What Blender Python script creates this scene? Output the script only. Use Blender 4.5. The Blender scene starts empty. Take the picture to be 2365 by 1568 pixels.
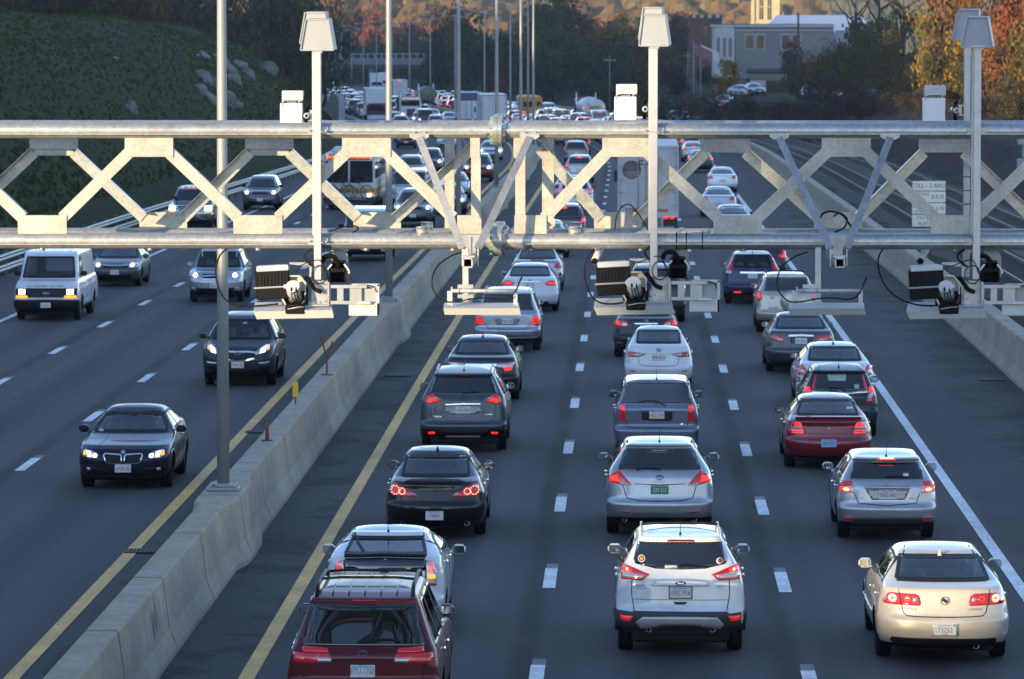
import bpy, bmesh, math, random
import numpy as np
from mathutils import Vector, Matrix
from mathutils.geometry import delaunay_2d_cdt

random.seed(7)
SC = bpy.context.scene
COL = SC.collection
R = math.radians

# ------------------------------------------------------------------ camera
F = 11440.0                     # focal length in units of 1/2365 of the frame width
U0, V0 = 1182.5, 784.0
CAMZ = 8.77
PITCH = math.atan(724.0 / F)
YAW = math.atan(267.5 / F * math.cos(PITCH))
cd = bpy.data.cameras.new('camera')
cam = bpy.data.objects.new('camera', cd)
COL.objects.link(cam)
cam.location = (0, 0, CAMZ)
cam.rotation_euler = (math.pi / 2 - PITCH, 0, YAW)
cd.sensor_width = 36.0
cd.lens = 36.0 * F / 2365.0
cd.clip_start = 0.5
cd.clip_end = 9000
cd.dof.use_dof = True
cd.dof.focus_distance = 64.0
cd.dof.aperture_fstop = 7.0
SC.camera = cam
CROT = cam.rotation_euler.to_matrix()

# ------------------------------------------------------------------ sky, sun, exposure
SUN_EL = R(6.0)
SUN_DIR = Vector((-0.62 * math.cos(SUN_EL), -0.785 * math.cos(SUN_EL), math.sin(SUN_EL))).normalized()  # towards the sun
w = bpy.data.worlds.new('World')
SC.world = w
w.use_nodes = True
wt = w.node_tree
sky = wt.nodes.new('ShaderNodeTexSky')
sky.sky_type = 'NISHITA'
sky.sun_disc = False
sky.sun_elevation = SUN_EL
sky.sun_rotation = math.atan2(SUN_DIR.x, SUN_DIR.y)
sky.air_density = 0.75
sky.dust_density = 0.05
sky.ozone_density = 2.4
wbm = wt.nodes.new('ShaderNodeMix'); wbm.data_type = 'RGBA'; wbm.blend_type = 'MULTIPLY'; wbm.inputs['Factor'].default_value = 1
wbm.inputs['B'].default_value = (1.36, 1.05, .965, 1)          # white balance of the shaded scene
wt.links.new(sky.outputs[0], wbm.inputs['A'])
wt.links.new(wbm.outputs['Result'], wt.nodes['Background'].inputs[0])
wt.nodes['Background'].inputs[1].default_value = 0.15
sl = bpy.data.lights.new('sun', 'SUN')
sl.energy = 2.35
sl.angle = R(0.5)
sl.color = (1.0, 0.77, 0.45)
so = bpy.data.objects.new('sun', sl)
COL.objects.link(so)
so.rotation_euler = SUN_DIR.to_track_quat('Z', 'Y').to_euler()
so.location = (-40, -40, 60)
SC.view_settings.view_transform = 'Standard'
SC.view_settings.look = 'None'
SC.view_settings.gamma = 1.0
SC.view_settings.use_curve_mapping = False
SC.view_settings.exposure = 2.02
SC.cycles.max_bounces = 8
SC.cycles.transparent_max_bounces = 12
SC.cycles.use_denoising = True
SC.cycles.caustics_reflective = False
SC.cycles.caustics_refractive = False

# ------------------------------------------------------------------ pixel helpers (2365-wide frame of the photograph)
def ray(u, v):
 d = CROT @ Vector(((u - U0) / F, (V0 - v) / F, -1.0))
 return d
def at(u, v, Y):
 d = ray(u, v)
 t = Y / d.y
 return Vector((d.x * t, Y, CAMZ + d.z * t))
def pix(p):
 q = CROT.transposed() @ (Vector(p) - cam.location)
 return (U0 + F * q.x / -q.z, V0 - F * q.y / -q.z)

# ------------------------------------------------------------------ road geometry
def shift(Y):
 a = min(max(Y - 330.0, 0.0), 230.0)
 s = -2e-4 * a * a
 if Y > 560: s -= 0.092 * (Y - 560)
 return s
def shift_d(Y):
 a = min(max(Y - 330.0, 0.0), 230.0)
 return -4e-4 * a
def roadz(Y):
 t = max(0.0, Y - 120.0)
 return -0.0055 * (math.sqrt(t * t + 1600.0) - 40.0)
def on_road(u, v, dz=0.0):
 Y = 60.0
 d = ray(u, v)
 for k in range(60):
  z = roadz(Y) + dz
  Y = (z - CAMZ) / d.z * d.y
  Y = min(max(Y, 5.0), 3000.0)
 return Vector((d.x / d.y * Y, Y, roadz(Y)))
def sst(a, b, x):
 t = min(max((x - a) / (b - a), 0.0), 1.0)
 return t * t * (3 - 2 * t)
def hnoise(x, y):
 return (math.sin(x * .21 + 1.3 * math.sin(y * .13)) + math.sin(y * .17 + 1.7 * math.sin(x * .11 + 2)) + .5 * math.sin(x * .53 + y * .41) + .4 * math.sin(x * .9 - y * .7)) / 3
def ground(x, Y):
 t = x - shift(Y)
 z0 = roadz(Y)
 if t < -22.5:
  # grass hillside left of the carriageway; behind the view an unseen ridge shaped to keep the road in shade
  k = sst(-23, -62, t)
  if Y > 130:
   q = min(1.0, (-23 - t) / 18.0)
   k += (1 - (1 - q) ** 2 - k) * sst(130, 210, Y)
  top = 10.6 if Y > 150 else 13.9
  if 60 < Y < 240: top = 13.9 + (10.6 - 13.9) * sst(60, 240, Y)
  near = top
  if Y < 40:
   sun_notch = math.exp(-((Y + 10.9 - 1.266 * (x + 58)) / 2.1) ** 4)  # gap cut in the unseen ridge so low sun reaches the cream sedan
   near = near - 2.2 * sun_notch
   yn = Y - 1.266 * (x + 58)
   near = min(near, 11.55 + 2.4 * (1 - sst(-14.5, -12.5, yn) * (1 - sst(1.5, 3.5, yn))))  # ridge top lowered here to give the nearest cars half sun
   near = near + 9.0 * sst(-22.6, -26.5, Y) * (1 - sst(-60, -75, Y)) * (1 - sst(-62, -66, t))  # bump added to the unseen ridge to shade the right of the gantry
  fy = 1 - 0.86 * sst(485, 575, Y) * (1 - sst(-44, -62, t))
  shade_rise = (15.0 + 14.0 * sst(250, 330, Y)) * (1 - .75 * sst(1060, 1150, Y)) * sst(-64, -120, t) * sst(10, 60, Y)  # hill raised out of view so far road and town stay shaded
  if t < -60.5 and Y < 40:
   near -= 2.0 * sst(-62, -90, t)
  return z0 - 0.06 + near * k * fy + shade_rise + 0.35 * hnoise(x * 1.3, Y * .5) * sst(-24, -34, t) * (1 if Y > 100 else 0)
 if t < 10.6:
  return z0 - 0.30
 up = 3.6 * sst(20.5, 26, t) * sst(150, 420, Y)
 town = 3.0 * sst(640, 900, Y) * sst(10, 40, t)
 return z0 - 0.75 + 0.2 * sst(10.6, 12, t) + up + town + 0.15 * hnoise(x * 2, Y)
def on_ground(u, v, y0=150, y1=1500):
 d = ray(u, v)
 Y = y0
 while Y < y1:
  p = Vector((d.x / d.y * Y, Y, CAMZ + d.z / d.y * Y))
  if p.z <= ground(p.x, p.y): return p
  Y += 0.5
 return p

# ------------------------------------------------------------------ materials
MATS = {}
def mat(name, col=(.5, .5, .5), rough=.5, metal=0.0, coat=0.0, noise=None, bump=None, emit=None, spec=.5, vor=None, objcol=False, coatr=.04, rnd=None):
 if name in MATS: return MATS[name]
 m = bpy.data.materials.new(name)
 m.use_nodes = True
 nt = m.node_tree
 b = nt.nodes['Principled BSDF']
 b.inputs['Base Color'].default_value = (*col, 1)
 b.inputs['Roughness'].default_value = rough
 b.inputs['Metallic'].default_value = metal
 b.inputs['Specular IOR Level'].default_value = spec
 b.inputs['Coat Weight'].default_value = coat
 b.inputs['Coat Roughness'].default_value = coatr
 src = None
 if objcol:
  oi = nt.nodes.new('ShaderNodeObjectInfo')
  src = oi.outputs['Color']
 tc = nt.nodes.new('ShaderNodeTexCoord')
 def mixc(fac, a_sock, mul):
  mx = nt.nodes.new('ShaderNodeMix'); mx.data_type = 'RGBA'; mx.blend_type = 'MULTIPLY'
  mx.inputs['Factor'].default_value = 1
  if a_sock is None: mx.inputs['A'].default_value = (*col, 1)
  else: nt.links.new(a_sock, mx.inputs['A'])
  nt.links.new(mul, mx.inputs['B'])
  return mx.outputs['Result']
 def ramp(sock, lo, hi, p0=.3, p1=.7):
  r = nt.nodes.new('ShaderNodeValToRGB')
  r.color_ramp.elements[0].color = (lo, lo, lo, 1); r.color_ramp.elements[0].position = p0
  r.color_ramp.elements[1].color = (hi, hi, hi, 1); r.color_ramp.elements[1].position = p1
  nt.links.new(sock, r.inputs[0])
  return r.outputs[0]
 for nz in (noise if isinstance(noise, list) else [noise] if noise else []):
  sc_, amt = nz[0], nz[1]
  n = nt.nodes.new('ShaderNodeTexNoise')
  n.inputs['Scale'].default_value = sc_; n.inputs['Detail'].default_value = 6; n.inputs['Roughness'].default_value = .62
  if len(nz) > 2:
   mp = nt.nodes.new('ShaderNodeMapping'); mp.inputs['Scale'].default_value = nz[2]
   nt.links.new(tc.outputs['Object'], mp.inputs[0]); nt.links.new(mp.outputs[0], n.inputs['Vector'])
  else: nt.links.new(tc.outputs['Object'], n.inputs['Vector'])
  src = mixc(1, src, ramp(n.outputs[0], 1 - amt, 1 + amt))
 if vor:
  v = nt.nodes.new('ShaderNodeTexVoronoi'); v.inputs['Scale'].default_value = vor[0]
  nt.links.new(tc.outputs['Object'], v.inputs['Vector'])
  bw = nt.nodes.new('ShaderNodeRGBToBW'); nt.links.new(v.outputs['Color'], bw.inputs[0])
  src = mixc(1, src, ramp(bw.outputs[0], 1 - vor[1], 1 + vor[1], .15, .85))
 if rnd:
  oi = nt.nodes.new('ShaderNodeObjectInfo')
  hs = nt.nodes.new('ShaderNodeHueSaturation')
  r1 = nt.nodes.new('ShaderNodeMapRange'); r1.inputs['To Min'].default_value = .5 - rnd[0]; r1.inputs['To Max'].default_value = .5 + rnd[0]
  r2 = nt.nodes.new('ShaderNodeMapRange'); r2.inputs['To Min'].default_value = 1 - rnd[1]; r2.inputs['To Max'].default_value = 1 + rnd[1]
  nt.links.new(oi.outputs['Random'], r1.inputs[0]); nt.links.new(oi.outputs['Random'], r2.inputs[0])
  nt.links.new(r1.outputs[0], hs.inputs['Hue']); nt.links.new(r2.outputs[0], hs.inputs['Value'])
  if src is None: hs.inputs['Color'].default_value = (*col, 1)
  else: nt.links.new(src, hs.inputs['Color'])
  src = hs.outputs[0]
 if src is not None: nt.links.new(src, b.inputs['Base Color'])
 if bump:
  n = nt.nodes.new('ShaderNodeTexNoise'); n.inputs['Scale'].default_value = bump[0]; n.inputs['Detail'].default_value = 5
  nt.links.new(tc.outputs['Object'], n.inputs['Vector'])
  bp = nt.nodes.new('ShaderNodeBump'); bp.inputs['Strength'].default_value = bump[1]; bp.inputs['Distance'].default_value = bump[2] if len(bump) > 2 else .02
  nt.links.new(n.outputs[0], bp.inputs['Height']); nt.links.new(bp.outputs[0], b.inputs['Normal'])
 if emit:
  b.inputs['Emission Color'].default_value = (*emit[0], 1)
  b.inputs['Emission Strength'].default_value = emit[1]
 MATS[name] = m
 return m

# ------------------------------------------------------------------ mesh helpers
class MB:
 """collects geometry, then links it as ONE mesh object"""
 def __init__(s): s.v = []; s.f = []; s.sm = []; s.mi = []; s.cur = 0
 def add(s, vs, fs, smooth=False):
  o = len(s.v)
  s.v += [tuple(p) for p in vs]
  for f in fs:
   s.f.append([o + i for i in f]); s.sm.append(smooth); s.mi.append(s.cur)
  return s
 def box(s, c, size, rot=None, bev=0.0):
  hx, hy, hz = size[0] / 2, size[1] / 2, size[2] / 2
  M = rot if rot is not None else Matrix.Identity(3)
  c = Vector(c)
  if bev <= 0:
   vs = [c + M @ Vector((sx * hx, sy * hy, sz * hz)) for sx in (-1, 1) for sy in (-1, 1) for sz in (-1, 1)]
   fs = [(0, 1, 3, 2), (4, 6, 7, 5), (0, 4, 5, 1), (2, 3, 7, 6), (0, 2, 6, 4), (1, 5, 7, 3)]
   return s.add(vs, fs)
  b = min(bev, hx * .95, hy * .95, hz * .95)
  pts = []; idx = {}
  for sx in (-1, 1):
   for sy in (-1, 1):
    for sz in (-1, 1):
     for a in range(3):
      q = [sx * (hx - b), sy * (hy - b), sz * (hz - b)]
      q[a] = (sx, sy, sz)[a] * (hx, hy, hz)[a]
      idx[(sx, sy, sz, a)] = len(pts); pts.append(c + M @ Vector(q))
  fs = []
  for a in range(3):
   o1, o2 = [(1, 2), (2, 0), (0, 1)][a]
   for sg in (-1, 1):
    ring = []
    for (p, q) in ((-1, -1), (1, -1), (1, 1), (-1, 1)):
     k = [0, 0, 0]; k[a] = sg; k[o1] = p; k[o2] = q
     ring.append(idx[(*k, a)])
    fs.append(ring if sg > 0 else ring[::-1])
  for a in range(3):
   o1, o2 = [(1, 2), (2, 0), (0, 1)][a]
   for p in (-1, 1):
    for q in (-1, 1):
     k0 = [0, 0, 0]; k1 = [0, 0, 0]
     k0[a] = -1; k1[a] = 1
     for k in (k0, k1): k[o1] = p; k[o2] = q
     r = [idx[(*k0, o1)], idx[(*k1, o1)], idx[(*k1, o2)], idx[(*k0, o2)]]
     fs.append(r if p * q > 0 else r[::-1])
  for sx in (-1, 1):
   for sy in (-1, 1):
    for sz in (-1, 1):
     r = [idx[(sx, sy, sz, a)] for a in range(3)]
     fs.append(r if sx * sy * sz > 0 else r[::-1])
  return s.add(pts, fs)
 def tube(s, pts, r, n=10, cap=True, smooth=True):
  pts = [Vector(p) for p in pts]
  rs = r if isinstance(r, (list, tuple)) else [r] * len(pts)
  vs = []; fs = []
  up = None
  for i, p in enumerate(pts):
   d = (pts[min(i + 1, len(pts) - 1)] - pts[max(i - 1, 0)]).normalized()
   if up is None:
    up = Vector((0, 0, 1)) if abs(d.z) < .9 else Vector((1, 0, 0))
   sd = d.cross(up).normalized(); up = sd.cross(d).normalized()
   for k in range(n):
    a = 2 * math.pi * (k + .5) / n
    vs.append(p + sd * (rs[i] * math.cos(a)) + up * (rs[i] * math.sin(a)))
  for i in range(len(pts) - 1):
   for k in range(n):
    k2 = (k + 1) % n
    fs.append((i * n + k, i * n + k2, (i + 1) * n + k2, (i + 1) * n + k))
  s.add(vs, fs, smooth)
  if cap:
   o = len(s.v) - len(vs)
   s.f.append([o + k for k in range(n)][::-1]); s.sm.append(False); s.mi.append(s.cur)
   o2 = o + (len(pts) - 1) * n
   s.f.append([o2 + k for k in range(n)]); s.sm.append(False); s.mi.append(s.cur)
  return s
 def prism(s, poly, fn, d0, d1):
  """poly: 2D outline; fn(a,b,d) -> point"""
  n = len(poly)
  vs = [fn(a, b, d0) for a, b in poly] + [fn(a, b, d1) for a, b in poly]
  fs = [list(range(n))[::-1], [n + i for i in range(n)]]
  for i in range(n):
   j = (i + 1) % n
   fs.append((i, j, n + j, n + i))
  return s.add(vs, fs)
 def bar(s, a, b, w, h, upv=(0, 0, 1)):
  a = Vector(a); b = Vector(b)
  d = (b - a); L = d.length; d.normalize()
  u_ = Vector(upv); sd = d.cross(u_).normalized(); u2 = sd.cross(d).normalized()
  M = Matrix((sd, d, u2)).transposed()
  return s.box((a + b) / 2, (w, L, h), M)
 def lathe(s, prof, M, n=24, smooth=True):
  """prof: (radius, height) list; M: function (x,y,h)->point"""
  vs = []; fs = []
  for r_, h in prof:
   for k in range(n):
    a = 2 * math.pi * k / n
    vs.append(M(r_ * math.cos(a), r_ * math.sin(a), h))
  for i in range(len(prof) - 1):
   for k in range(n):
    k2 = (k + 1) % n
    fs.append((i * n + k, i * n + k2, (i + 1) * n + k2, (i + 1) * n + k))
  return s.add(vs, fs, smooth)
 def mesh(s, name, mats):
  me = bpy.data.meshes.new(name)
  me.from_pydata(s.v, [], s.f)
  for m in (mats if isinstance(mats, (list, tuple)) else [mats]): me.materials.append(m)
  me.polygons.foreach_set('use_smooth', s.sm)
  me.polygons.foreach_set('material_index', s.mi)
  me.update()
  return me
 def build(s, name, mats, parent=None, fixn=True):
  me = s.mesh(name, mats)
  if fixn:
   bm = bmesh.new(); bm.from_mesh(me)
   bmesh.ops.recalc_face_normals(bm, faces=bm.faces)
   bm.to_mesh(me); bm.free()
  return link(name, me, parent)
def link(name, me, parent=None):
 o = bpy.data.objects.new(name, me)
 COL.objects.link(o)
 if parent is not None: o.parent = parent
 return o
def tag(o, label=None, cat=None, group=None, kind=None):
 if label: o['label'] = label
 if cat: o['category'] = cat
 if group: o['group'] = group
 if kind: o['kind'] = kind
 return o
def empty(name, loc=(0, 0, 0), rz=0.0):
 o = bpy.data.objects.new(name, None)
 o.empty_display_size = .3
 COL.objects.link(o)
 o.location = loc; o.rotation_euler = (0, 0, rz)
 return o
KIDS = {}
def copy_tree(o, parent=None):
 c = o.copy(); COL.objects.link(c)
 if parent is not None: c.parent = parent
 for ch in list(o.children): copy_tree(ch, c)
 return c
TEXTS = {}
def text_mesh(s, size, mat_, squeeze=1.0):
 """flat lettering in the XZ plane, centred on the origin, read from -Y"""
 key = (s, size, mat_.name, squeeze)
 if key in TEXTS: return TEXTS[key]
 cu = bpy.data.curves.new('lettering', 'FONT')
 cu.body = s; cu.size = size; cu.align_x = 'CENTER'; cu.align_y = 'CENTER'; cu.resolution_u = 2
 ob = bpy.data.objects.new('lettering', cu); COL.objects.link(ob)
 dg = bpy.context.evaluated_depsgraph_get()
 me = bpy.data.meshes.new_from_object(ob.evaluated_get(dg))
 bpy.data.objects.remove(ob); bpy.data.curves.remove(cu)
 me.transform(Matrix.Diagonal((squeeze, 1, 1, 1)))
 me.transform(Matrix.Rotation(math.pi / 2, 4, 'X'))
 me.materials.clear(); me.materials.append(mat_)
 TEXTS[key] = me
 return me
# ------------------------------------------------------------------ ground sheet, carriageways, markings
def asphalt_material():
 m = bpy.data.materials.new('asphalt'); m.use_nodes = True
 nt = m.node_tree; b = nt.nodes['Principled BSDF']
 N = nt.nodes.new; L = nt.links.new
 uv = N('ShaderNodeUVMap'); sp = N('ShaderNodeSeparateXYZ'); L(uv.outputs[0], sp.inputs[0])
 X, Y = sp.outputs[0], sp.outputs[1]
 def math_(op, a, b_=None, c=None):
  n = N('ShaderNodeMath'); n.operation = op
  for i, q in enumerate((a, b_, c)):
   if q is None: continue
   if isinstance(q, (int, float)): n.inputs[i].default_value = q
   else: L(q, n.inputs[i])
  return n.outputs[0]
 def noise(scale, sx=1, sy=1, detail=6):
  mp = N('ShaderNodeMapping'); mp.inputs['Scale'].default_value = (sx, sy, 1)
  L(uv.outputs[0], mp.inputs[0])
  n = N('ShaderNodeTexNoise'); n.inputs['Scale'].default_value = scale; n.inputs['Detail'].default_value = detail; n.inputs['Roughness'].default_value = .65
  L(mp.outputs[0], n.inputs['Vector'])
  return n.outputs[0]
 def rng(s, a, b_, lo, hi):
  n = N('ShaderNodeMapRange'); L(s, n.inputs[0])
  for i, q in enumerate((a, b_, lo, hi)): n.inputs[i + 1].default_value = q
  return n.outputs[0]
 fine = rng(noise(9, 1, .3, 8), .3, .7, .90, 1.10)
 grain = rng(noise(60, 1, .6, 3), .3, .7, .88, 1.12)
 blot = rng(noise(.45, 1, .07), .3, .7, .90, 1.10)
 streak = rng(noise(1.9, 1, .02), .3, .7, .88, 1.12)
 val = math_('MULTIPLY', math_('MULTIPLY', fine, grain), math_('MULTIPLY', blot, streak))
 wob = rng(noise(.5, 1, 1), 0, 1, -.10, .10)
 Xw = math_('ADD', X, wob)
 wnoise = noise(.8, 1, .25)
 for c in (-1.42, 2.22, -12.2, -15.6):            # tar seams and joint wear beside the lane lines
  d = math_('ABSOLUTE', math_('SUBTRACT', Xw, c))
  k = math_('MULTIPLY', rng(d, .08, .26, 1, 0), rng(wnoise, .36, .6, .30, 1.0))
  val = math_('MULTIPLY', val, math_('SUBTRACT', 1, math_('MULTIPLY', k, .62)))
 for c in (-3.2, .6, 4.27, -10.2, -13.8, -17.2):   # oil line along the middle of every lane, polished wheel paths beside it
  d = math_('ABSOLUTE', math_('SUBTRACT', Xw, c))
  k = math_('MULTIPLY', rng(d, .1, .8, 1, 0), rng(noise(.3, 1, .12), .35, .65, .4, 1.5))
  val = math_('MULTIPLY', val, math_('SUBTRACT', 1, math_('MULTIPLY', k, .26)))
  d2 = math_('ABSOLUTE', math_('SUBTRACT', d, .9))
  val = math_('MULTIPLY', val, math_('ADD', 1, math_('MULTIPLY', rng(d2, .1, .5, 1, 0), .17)))
 st = noise(.33, 1.6, 1, 5)                       # water stains on the shoulders beside the barriers
 for c, wd, amt in ((-5.75, .75, .5), (9.1, 1.6, .45), (-7.6, .5, .4)):
  d = math_('ABSOLUTE', math_('SUBTRACT', X, c))
  k = math_('MULTIPLY', rng(d, wd * .6, wd * 1.1, 1, 0), rng(st, .50, .56, 0, 1))
  val = math_('MULTIPLY', val, math_('SUBTRACT', 1, math_('MULTIPLY', k, amt)))
 sh = math_('MULTIPLY', rng(X, 6.3, 6.5, 0, 1), rng(noise(.22, 1, .5, 6), .35, .65, .05, .38))     # darker, blotchy outer shoulder
 val = math_('MULTIPLY', val, math_('SUBTRACT', 1, sh))
 cr = noise(.16, .35, 1, 7)                       # a few crossing cracks
 k = rng(math_('ABSOLUTE', math_('SUBTRACT', cr, .5)), 0, .0022, .22, 0)
 val = math_('MULTIPLY', val, math_('SUBTRACT', 1, k))
 spk = noise(14, 1, 1, 2)                          # pale grit and litter
 k = rng(spk, .745, .765, 0, 1)
 mx = N('ShaderNodeMix'); mx.data_type = 'RGBA'; mx.blend_type = 'MULTIPLY'; mx.inputs['Factor'].default_value = 1
 mx.inputs['A'].default_value = (.064, .062, .064, 1); L(val, mx.inputs['B'])
 m2 = N('ShaderNodeMix'); m2.data_type = 'RGBA'; L(k, m2.inputs['Factor']); L(mx.outputs['Result'], m2.inputs['A']); m2.inputs['B'].default_value = (.3, .3, .29, 1)
 L(m2.outputs['Result'], b.inputs['Base Color'])
 b.inputs['Roughness'].default_value = .86
 b.inputs['Specular IOR Level'].default_value = .22
 n = noise(40, 1, 1, 4)
 bp = N('ShaderNodeBump'); bp.inputs['Strength'].default_value = .25; bp.inputs['Distance'].default_value = .01
 L(n, bp.inputs['Height']); L(bp.outputs[0], b.inputs['Normal'])
 return m
ASPHALT = asphalt_material()

def grid_sheet(name, ts, ys, zfn, mat_, xfn=None, smooth=True):
 nx, ny = len(ts), len(ys)
 vs = []; uvs = []
 for Y in ys:
  s = shift(Y)
  for t in ts:
   x = t + s
   vs.append((x, Y, zfn(x, Y, t))); uvs.append((t, Y))
 fs = [(j * nx + i, j * nx + i + 1, (j + 1) * nx + i + 1, (j + 1) * nx + i) for j in range(ny - 1) for i in range(nx - 1)]
 me = bpy.data.meshes.new(name); me.from_pydata(vs, [], fs)
 ul = me.uv_layers.new(name='UVMap')
 li = np.zeros(len(me.loops), dtype=np.int32); me.loops.foreach_get('vertex_index', li)
 ul.data.foreach_set('uv', np.array(uvs, dtype=np.float32)[li].ravel())
 me.materials.append(mat_)
 me.polygons.foreach_set('use_smooth', [smooth] * len(fs))
 return tag(link(name, me), kind='structure')

def frange(a, b, s):
 out = []; x = a
 while x < b - 1e-6: out.append(x); x += s
 return out
# ground: grass left, dirt and leaf litter right
gm = mat('ground_cover', (.5, .5, .5), .95, spec=.15)
nt = gm.node_tree; b = nt.nodes['Principled BSDF']
uvn = nt.nodes.new('ShaderNodeUVMap'); spx = nt.nodes.new('ShaderNodeSeparateXYZ'); nt.links.new(uvn.outputs[0], spx.inputs[0])
tcn = nt.nodes.new('ShaderNodeTexCoord')
def _n(scale, detail=6):
 n = nt.nodes.new('ShaderNodeTexNoise'); n.inputs['Scale'].default_value = scale; n.inputs['Detail'].default_value = detail
 n.inputs['Roughness'].default_value = .65
 nt.links.new(tcn.outputs['Object'], n.inputs['Vector']); return n.outputs[0]
def _ramp(s, cols):
 r = nt.nodes.new('ShaderNodeValToRGB')
 el = r.color_ramp.elements
 while len(el) < len(cols): el.new(.5)
 for e, (p, c) in zip(el, cols): e.position = p; e.color = (*c, 1)
 nt.links.new(s, r.inputs[0]); return r.outputs[0]
gr = _ramp(_n(.13), [(.30, (.042, .036, .012)), (.44, (.028, .040, .009)), (.56, (.019, .036, .007)), (.72, (.030, .040, .009))])
gf = _ramp(_n(1.6, 8), [(.3, (.55, .55, .52)), (.7, (1.4, 1.38, 1.3))])
ml = nt.nodes.new('ShaderNodeMix'); ml.data_type = 'RGBA'; ml.blend_type = 'MULTIPLY'; ml.inputs['Factor'].default_value = 1
nt.links.new(gr, ml.inputs['A']); nt.links.new(gf, ml.inputs['B'])
dr = _ramp(_n(.35, 8), [(.3, (.022, .017, .013)), (.5, (.045, .036, .027)), (.7, (.075, .058, .038))])
mr = nt.nodes.new('ShaderNodeMapRange'); nt.links.new(spx.outputs[0], mr.inputs[0]); mr.inputs[1].default_value = -3; mr.inputs[2].default_value = 3
mx = nt.nodes.new('ShaderNodeMix'); mx.data_type = 'RGBA'
nt.links.new(mr.outputs[0], mx.inputs['Factor']); nt.links.new(ml.outputs['Result'], mx.inputs['A']); nt.links.new(dr, mx.inputs['B'])
nt.links.new(mx.outputs['Result'], b.inputs['Base Color'])
bp = nt.nodes.new('ShaderNodeBump'); bp.inputs['Strength'].default_value = .9; bp.inputs['Distance'].default_value = .35
nt.links.new(_n(3, 8), bp.inputs['Height']); nt.links.new(bp.outputs[0], b.inputs['Normal'])
ts = [-2600, -1500, -900, -500, -300, -200] + frange(-150, -66, 6) + frange(-66, -20, 1.5) + frange(-20, 10, 6) + [10.59, 10.61] + frange(11.5, 30, 1.5) + frange(30, 80, 6) + [100, 150, 250, 400, 700, 1200, 2600]
ys = frange(-400, -90, 40) + frange(-90, 30, 0.9) + frange(30, 200, 5) + frange(200, 640, 4) + frange(640, 1500, 25) + [1500, 1800, 2200, 2800, 3600, 5000]
grid_sheet('ground', ts, ys, lambda x, Y, t: ground(x, Y), gm)
ry = frange(-60, 320, 6) + frange(320, 1500, 4)
grid_sheet('road', [-22.4, -6.72, 10.4], ry, lambda x, Y, t: roadz(Y), ASPHALT)

white = mat('road_paint_white', (.62, .64, .66), .6, noise=[(1.2, .2), (14, .45)])
yellow = mat('road_paint_yellow', (.64, .335, .035), .6, noise=[(.8, .2), (12, .36), (.5, .2)])
ghost = mat('road_paint_worn', (.15, .15, .155), .7, noise=[(3, .4)])
def strip(mb, t, wd, y0, y1, dz, step=3.0):
 n = max(1, int(math.ceil((y1 - y0) / step)))
 ys_ = [y0 + (y1 - y0) * i / n for i in range(n + 1)]
 vs = []
 for Y in ys_:
  s = shift(Y); z = roadz(Y) + dz
  vs += [(t - wd / 2 + s, Y, z), (t + wd / 2 + s, Y, z)]
 mb.add(vs, [(2 * i, 2 * i + 1, 2 * i + 3, 2 * i + 2) for i in range(n)])
mw, my, mg = MB(), MB(), MB()
for t, ph in ((-1.22, 78.4), (2.46, 77.9), (-12.0, 110.8), (-15.45, 145.8)):
 k0 = -int((ph - 20) / 12.19)
 for k in range(k0, 60):
  Y = ph + 12.19 * k
  strip(mw, t, .2, Y - 1.42, Y + 1.42, .010, 3)
  strip(mg, t + .01, .19, Y + 1.3, Y + 2.1, .006, 3)
for t, wd in ((6.15, .2), (-18.75, .18)): strip(mw, t, wd, -50, 900, .010)
for t in (-5.12, -8.28): strip(my, t, .22, -50, 900, .010)
tag(mw.build('white_lane_markings', white, fixn=False), kind='structure')
tag(mg.build('worn_lane_markings', ghost, fixn=False), kind='structure')
tag(my.build('yellow_edge_lines', yellow, fixn=False), kind='structure')

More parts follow.
